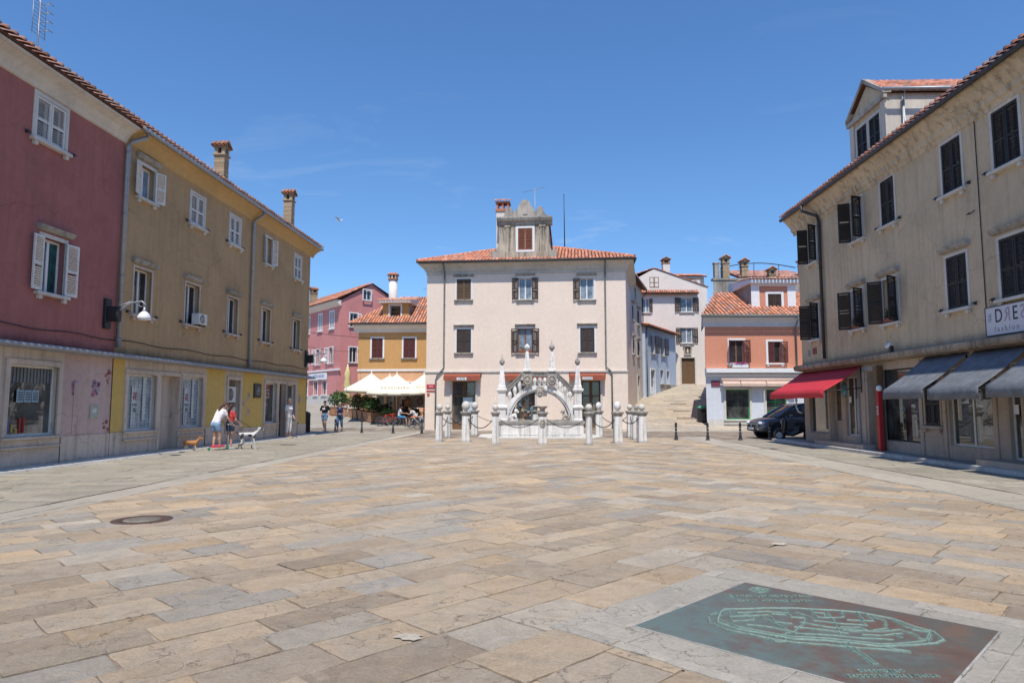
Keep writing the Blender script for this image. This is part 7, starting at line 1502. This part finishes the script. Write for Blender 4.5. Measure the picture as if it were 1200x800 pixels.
t = empty('folded_parasol', 'closed pale yellow parasol standing in front of the rose house', 'parasol', (-12.9, 53.6, zL(53.6))); mb = MB(); mb.tube([(0, 0, 0), (0, 0, 3.9)], .04, 8); mb.build('pole', M['white'], t); mb = MB()
prof = [(.1, .9), (.26, 1.0), (.3, 1.5), (.22, 1.9), (.3, 2.3), (.2, 2.8), (.26, 3.1), (.12, 3.6), (.03, 3.8)]; mb.lathe(prof, n=14); o = mb.build('cloth', surf('yellow parasol cloth', (.68, .56, .28), .85, .2, 5), t)
# planters
PLT = [(-13.6, 52.6, 'leftmost wooden planter with a green bush by the rose house'), (-12.9, 51.8, 'wooden planter with a bush beside the leftmost one'), (-11.7, 50.9, 'wooden planter with oleander behind the walking woman'), (-11.15, 49.9, 'wooden planter with pink flowering oleander left of the café terrace'), (-10.6, 49.1, 'wooden planter with oleander in the middle of the café hedge'), (-10.05, 48.3, 'wooden planter with tall dark oleander near the parasol edge'), (-9.55, 47.4, 'wooden planter with leafy bush at the front corner of the hedge'), (-8.3, 46.5, 'low planter with bright green shrub behind the red bicycle')]
for i, (x, y, lab) in enumerate(PLT):
    t = empty('planter', lab, 'planter', (x, y, zL(y)), R(35), 'planters edging the café terrace'); mb = MB(); h = .62 if i < 7 else .45
    mb.prism([(-.3, .02), (.3, .02), (.36, h), (-.36, h)], -.32, .32); mb.box(-.39, .39, -.36, .36, h, h + .05)
    mb.build('wooden_box', surf('planter wood', (.45, .23, .13), .8, .3, 6, .3), t, bevel=.008); l = MB(); hh = rnd.uniform(.45, .62) if i < 7 else .28
    l.tube([(0, 0, h), (.05, .02, h + hh)], .03, 6, col=(.1, .07, .04)); l.tube([(0, 0, h), (-.12, .06, h + hh * 1.2)], .02, 6, col=(.1, .07, .04))
    cols = [(.07, .14, .035), (.11, .19, .05), (.045, .09, .03), (.15, .23, .07)] + ([(.5, .16, .18)] if i in (3, 4) else []) if i < 7 else [(.12, .25, .04), (.16, .3, .06)]
    leaves(l, (0, 0, h + hh), (.58, .5, hh * .85), 520, .085, cols); leaves(l, (rnd.uniform(-.2, .2), rnd.uniform(-.2, .2), h + hh * 1.6), (.32, .3, hh * .55), 220, .085, cols); l.build('foliage', M['leaf'], t)
# tables and chairs
def cafe_table(x, y, lab):
    t = empty('cafe_table', lab, 'table', (x, y, zL(y)), 0, 'café tables under the parasols'); mb = MB(); mb.lathe([(.34, .71), (.36, .72), (.36, .74), (.01, .745)], n=20); mb.build('table_top', M['darkmetal'], t); mb = MB(); mb.tube([(0, 0, .02), (0, 0, .71)], .03, 8); mb.build('leg', M['metal'], t); mb = MB(); mb.lathe([(.24, 0), (.22, .03), (.03, .04)], n=16); mb.build('foot', M['darkmetal'], t); return t
cafe_table(-6.95, 45.9, 'café table between the two men in white'); cafe_table(-7.9, 47.6, 'café table under the big front parasol'); cafe_table(-6.0, 47.2, 'café table behind the bicycles')
c0 = None
for x, y, rz, lab in ((-7.45, 45.8, 90, 'dark café chair under the man in white facing right'), (-6.4, 45.6, -100, 'dark café chair under the leaning man'), (-7.0, 46.9, 180, 'empty dark café chair behind the table'), (-8.5, 47.9, 90, 'dark café chair deeper under the big parasol'), (-5.7, 46.6, 200, 'dark café chair by the corner of the cream house'), (-6.6, 47.9, 170, 'dark café chair at the rear table')):
    if c0 is None:
        c0 = empty('cafe_chair', lab, 'chair', (x, y, zL(y)), R(rz), 'dark café chairs'); mb = MB(); mb.box(-.22, .22, -.22, .22, .43, .46); mb.build('seat', M['darkmetal'], c0); mb = MB(); mb.prism([(.2, .62), (.26, .62), (.3, .9), (.25, .9)], -.21, .21, 'x'); mb.build('backrest', M['rubber'], c0)
        for sx in (-.19, .19):
            for sy in (-.19, .19): mb = MB(); mb.tube([(sx, sy, .43), (sx * 1.1, sy * 1.15, 0)], .014, 6); (mb.tube([(sx, sy, .43), (sx, .26, .75)], .014, 6) if sy > 0 else 0); mb.build('leg', M['darkmetal'], c0)
    else: c = copy_tree(c0, None, lab); c.location = (x, y, zL(y)); c.rotation_euler = (0, 0, R(rz))
SIT = dict(pel=(0, .05, .55), waist=(0, .06, .70), chest=(0, .02, .90), neck=(0, -.03, 1.08), head=(0, -.07, 1.22), shL=(.17, .0, 1.02), shR=(-.17, .0, 1.02), elL=(.23, -.12, .80), wrL=(.15, -.34, .78), elR=(-.23, -.12, .8), wrR=(-.15, -.34, .78), hipL=(.09, .02, .53), hipR=(-.09, .02, .53), knL=(.12, -.42, .50), knR=(-.12, -.42, .50), anL=(.12, -.38, .09), anR=(-.12, -.45, .09), face=(0, -1, -.15))
LEAN = dict(SIT, chest=(0, -.14, .84), waist=(0, -.02, .68), neck=(0, -.3, .95), head=(0, -.4, 1.05), shL=(.17, -.24, .92), shR=(-.17, -.24, .92), elL=(.23, -.4, .72), wrL=(.12, -.55, .78), elR=(-.23, -.4, .72), wrR=(-.12, -.55, .78), face=(0, -.9, -.4))
person('seated man in a white shirt facing right with blue shorts', (-7.45, 45.8, zL(45.8)), R(90), SIT, 1., top=(.70, .68, .72), bottom=(.05, .25, .5), legs='shorts', vox=.016, grp=None)
person('seated man in white leaning over the café table in orange shorts', (-6.4, 45.6, zL(45.6)), R(-85), LEAN, 1., top=(.72, .70, .70), bottom=(.5, .14, .05), legs='shorts', vox=.016, hair=(.1, .07, .05))
person('seated guest in black deep under the front parasol', (-8.5, 47.9, zL(47.9)), R(90), SIT, 1., top=(.03, .03, .035), bottom=(.05, .05, .06), legs='trousers', vox=.018)
person('seated guest in a red top by the cream house corner', (-5.75, 46.6, zL(46.6)), R(200), SIT, 1., top=(.5, .04, .04), bottom=(.05, .06, .1), legs='trousers', vox=.018, female=True)
person('standing waiter in an orange brown shirt between the parasols', (-7.35, 48.4, zL(48.4)), R(10), {}, 1., top=(.5, .25, .12), bottom=(.04, .04, .05), legs='trousers', vox=.018)
t = empty('menu_board', 'café picture board on a stand under the parasol edge', 'board', (-6.7, 48.9, zL(48.9)), R(5)); mb = MB(); mb.box(-.55, .55, -.03, .03, .9, 1.75); mb.build('panel', surf('printed panel', (.52, .42, .36), .6, .4, 5), t); mb = MB(); mb.torus((.15, -.04, 1.35), .2, .03, 20, 6); mb.build('emblem', cloth('board print', (.35, .1, .09)), t); mb = MB(); mb.box(-.55, -.5, -.02, .02, 0, .9); mb.box(.5, .55, -.02, .02, 0, .9); mb.build('stand', M['darkmetal'], t)
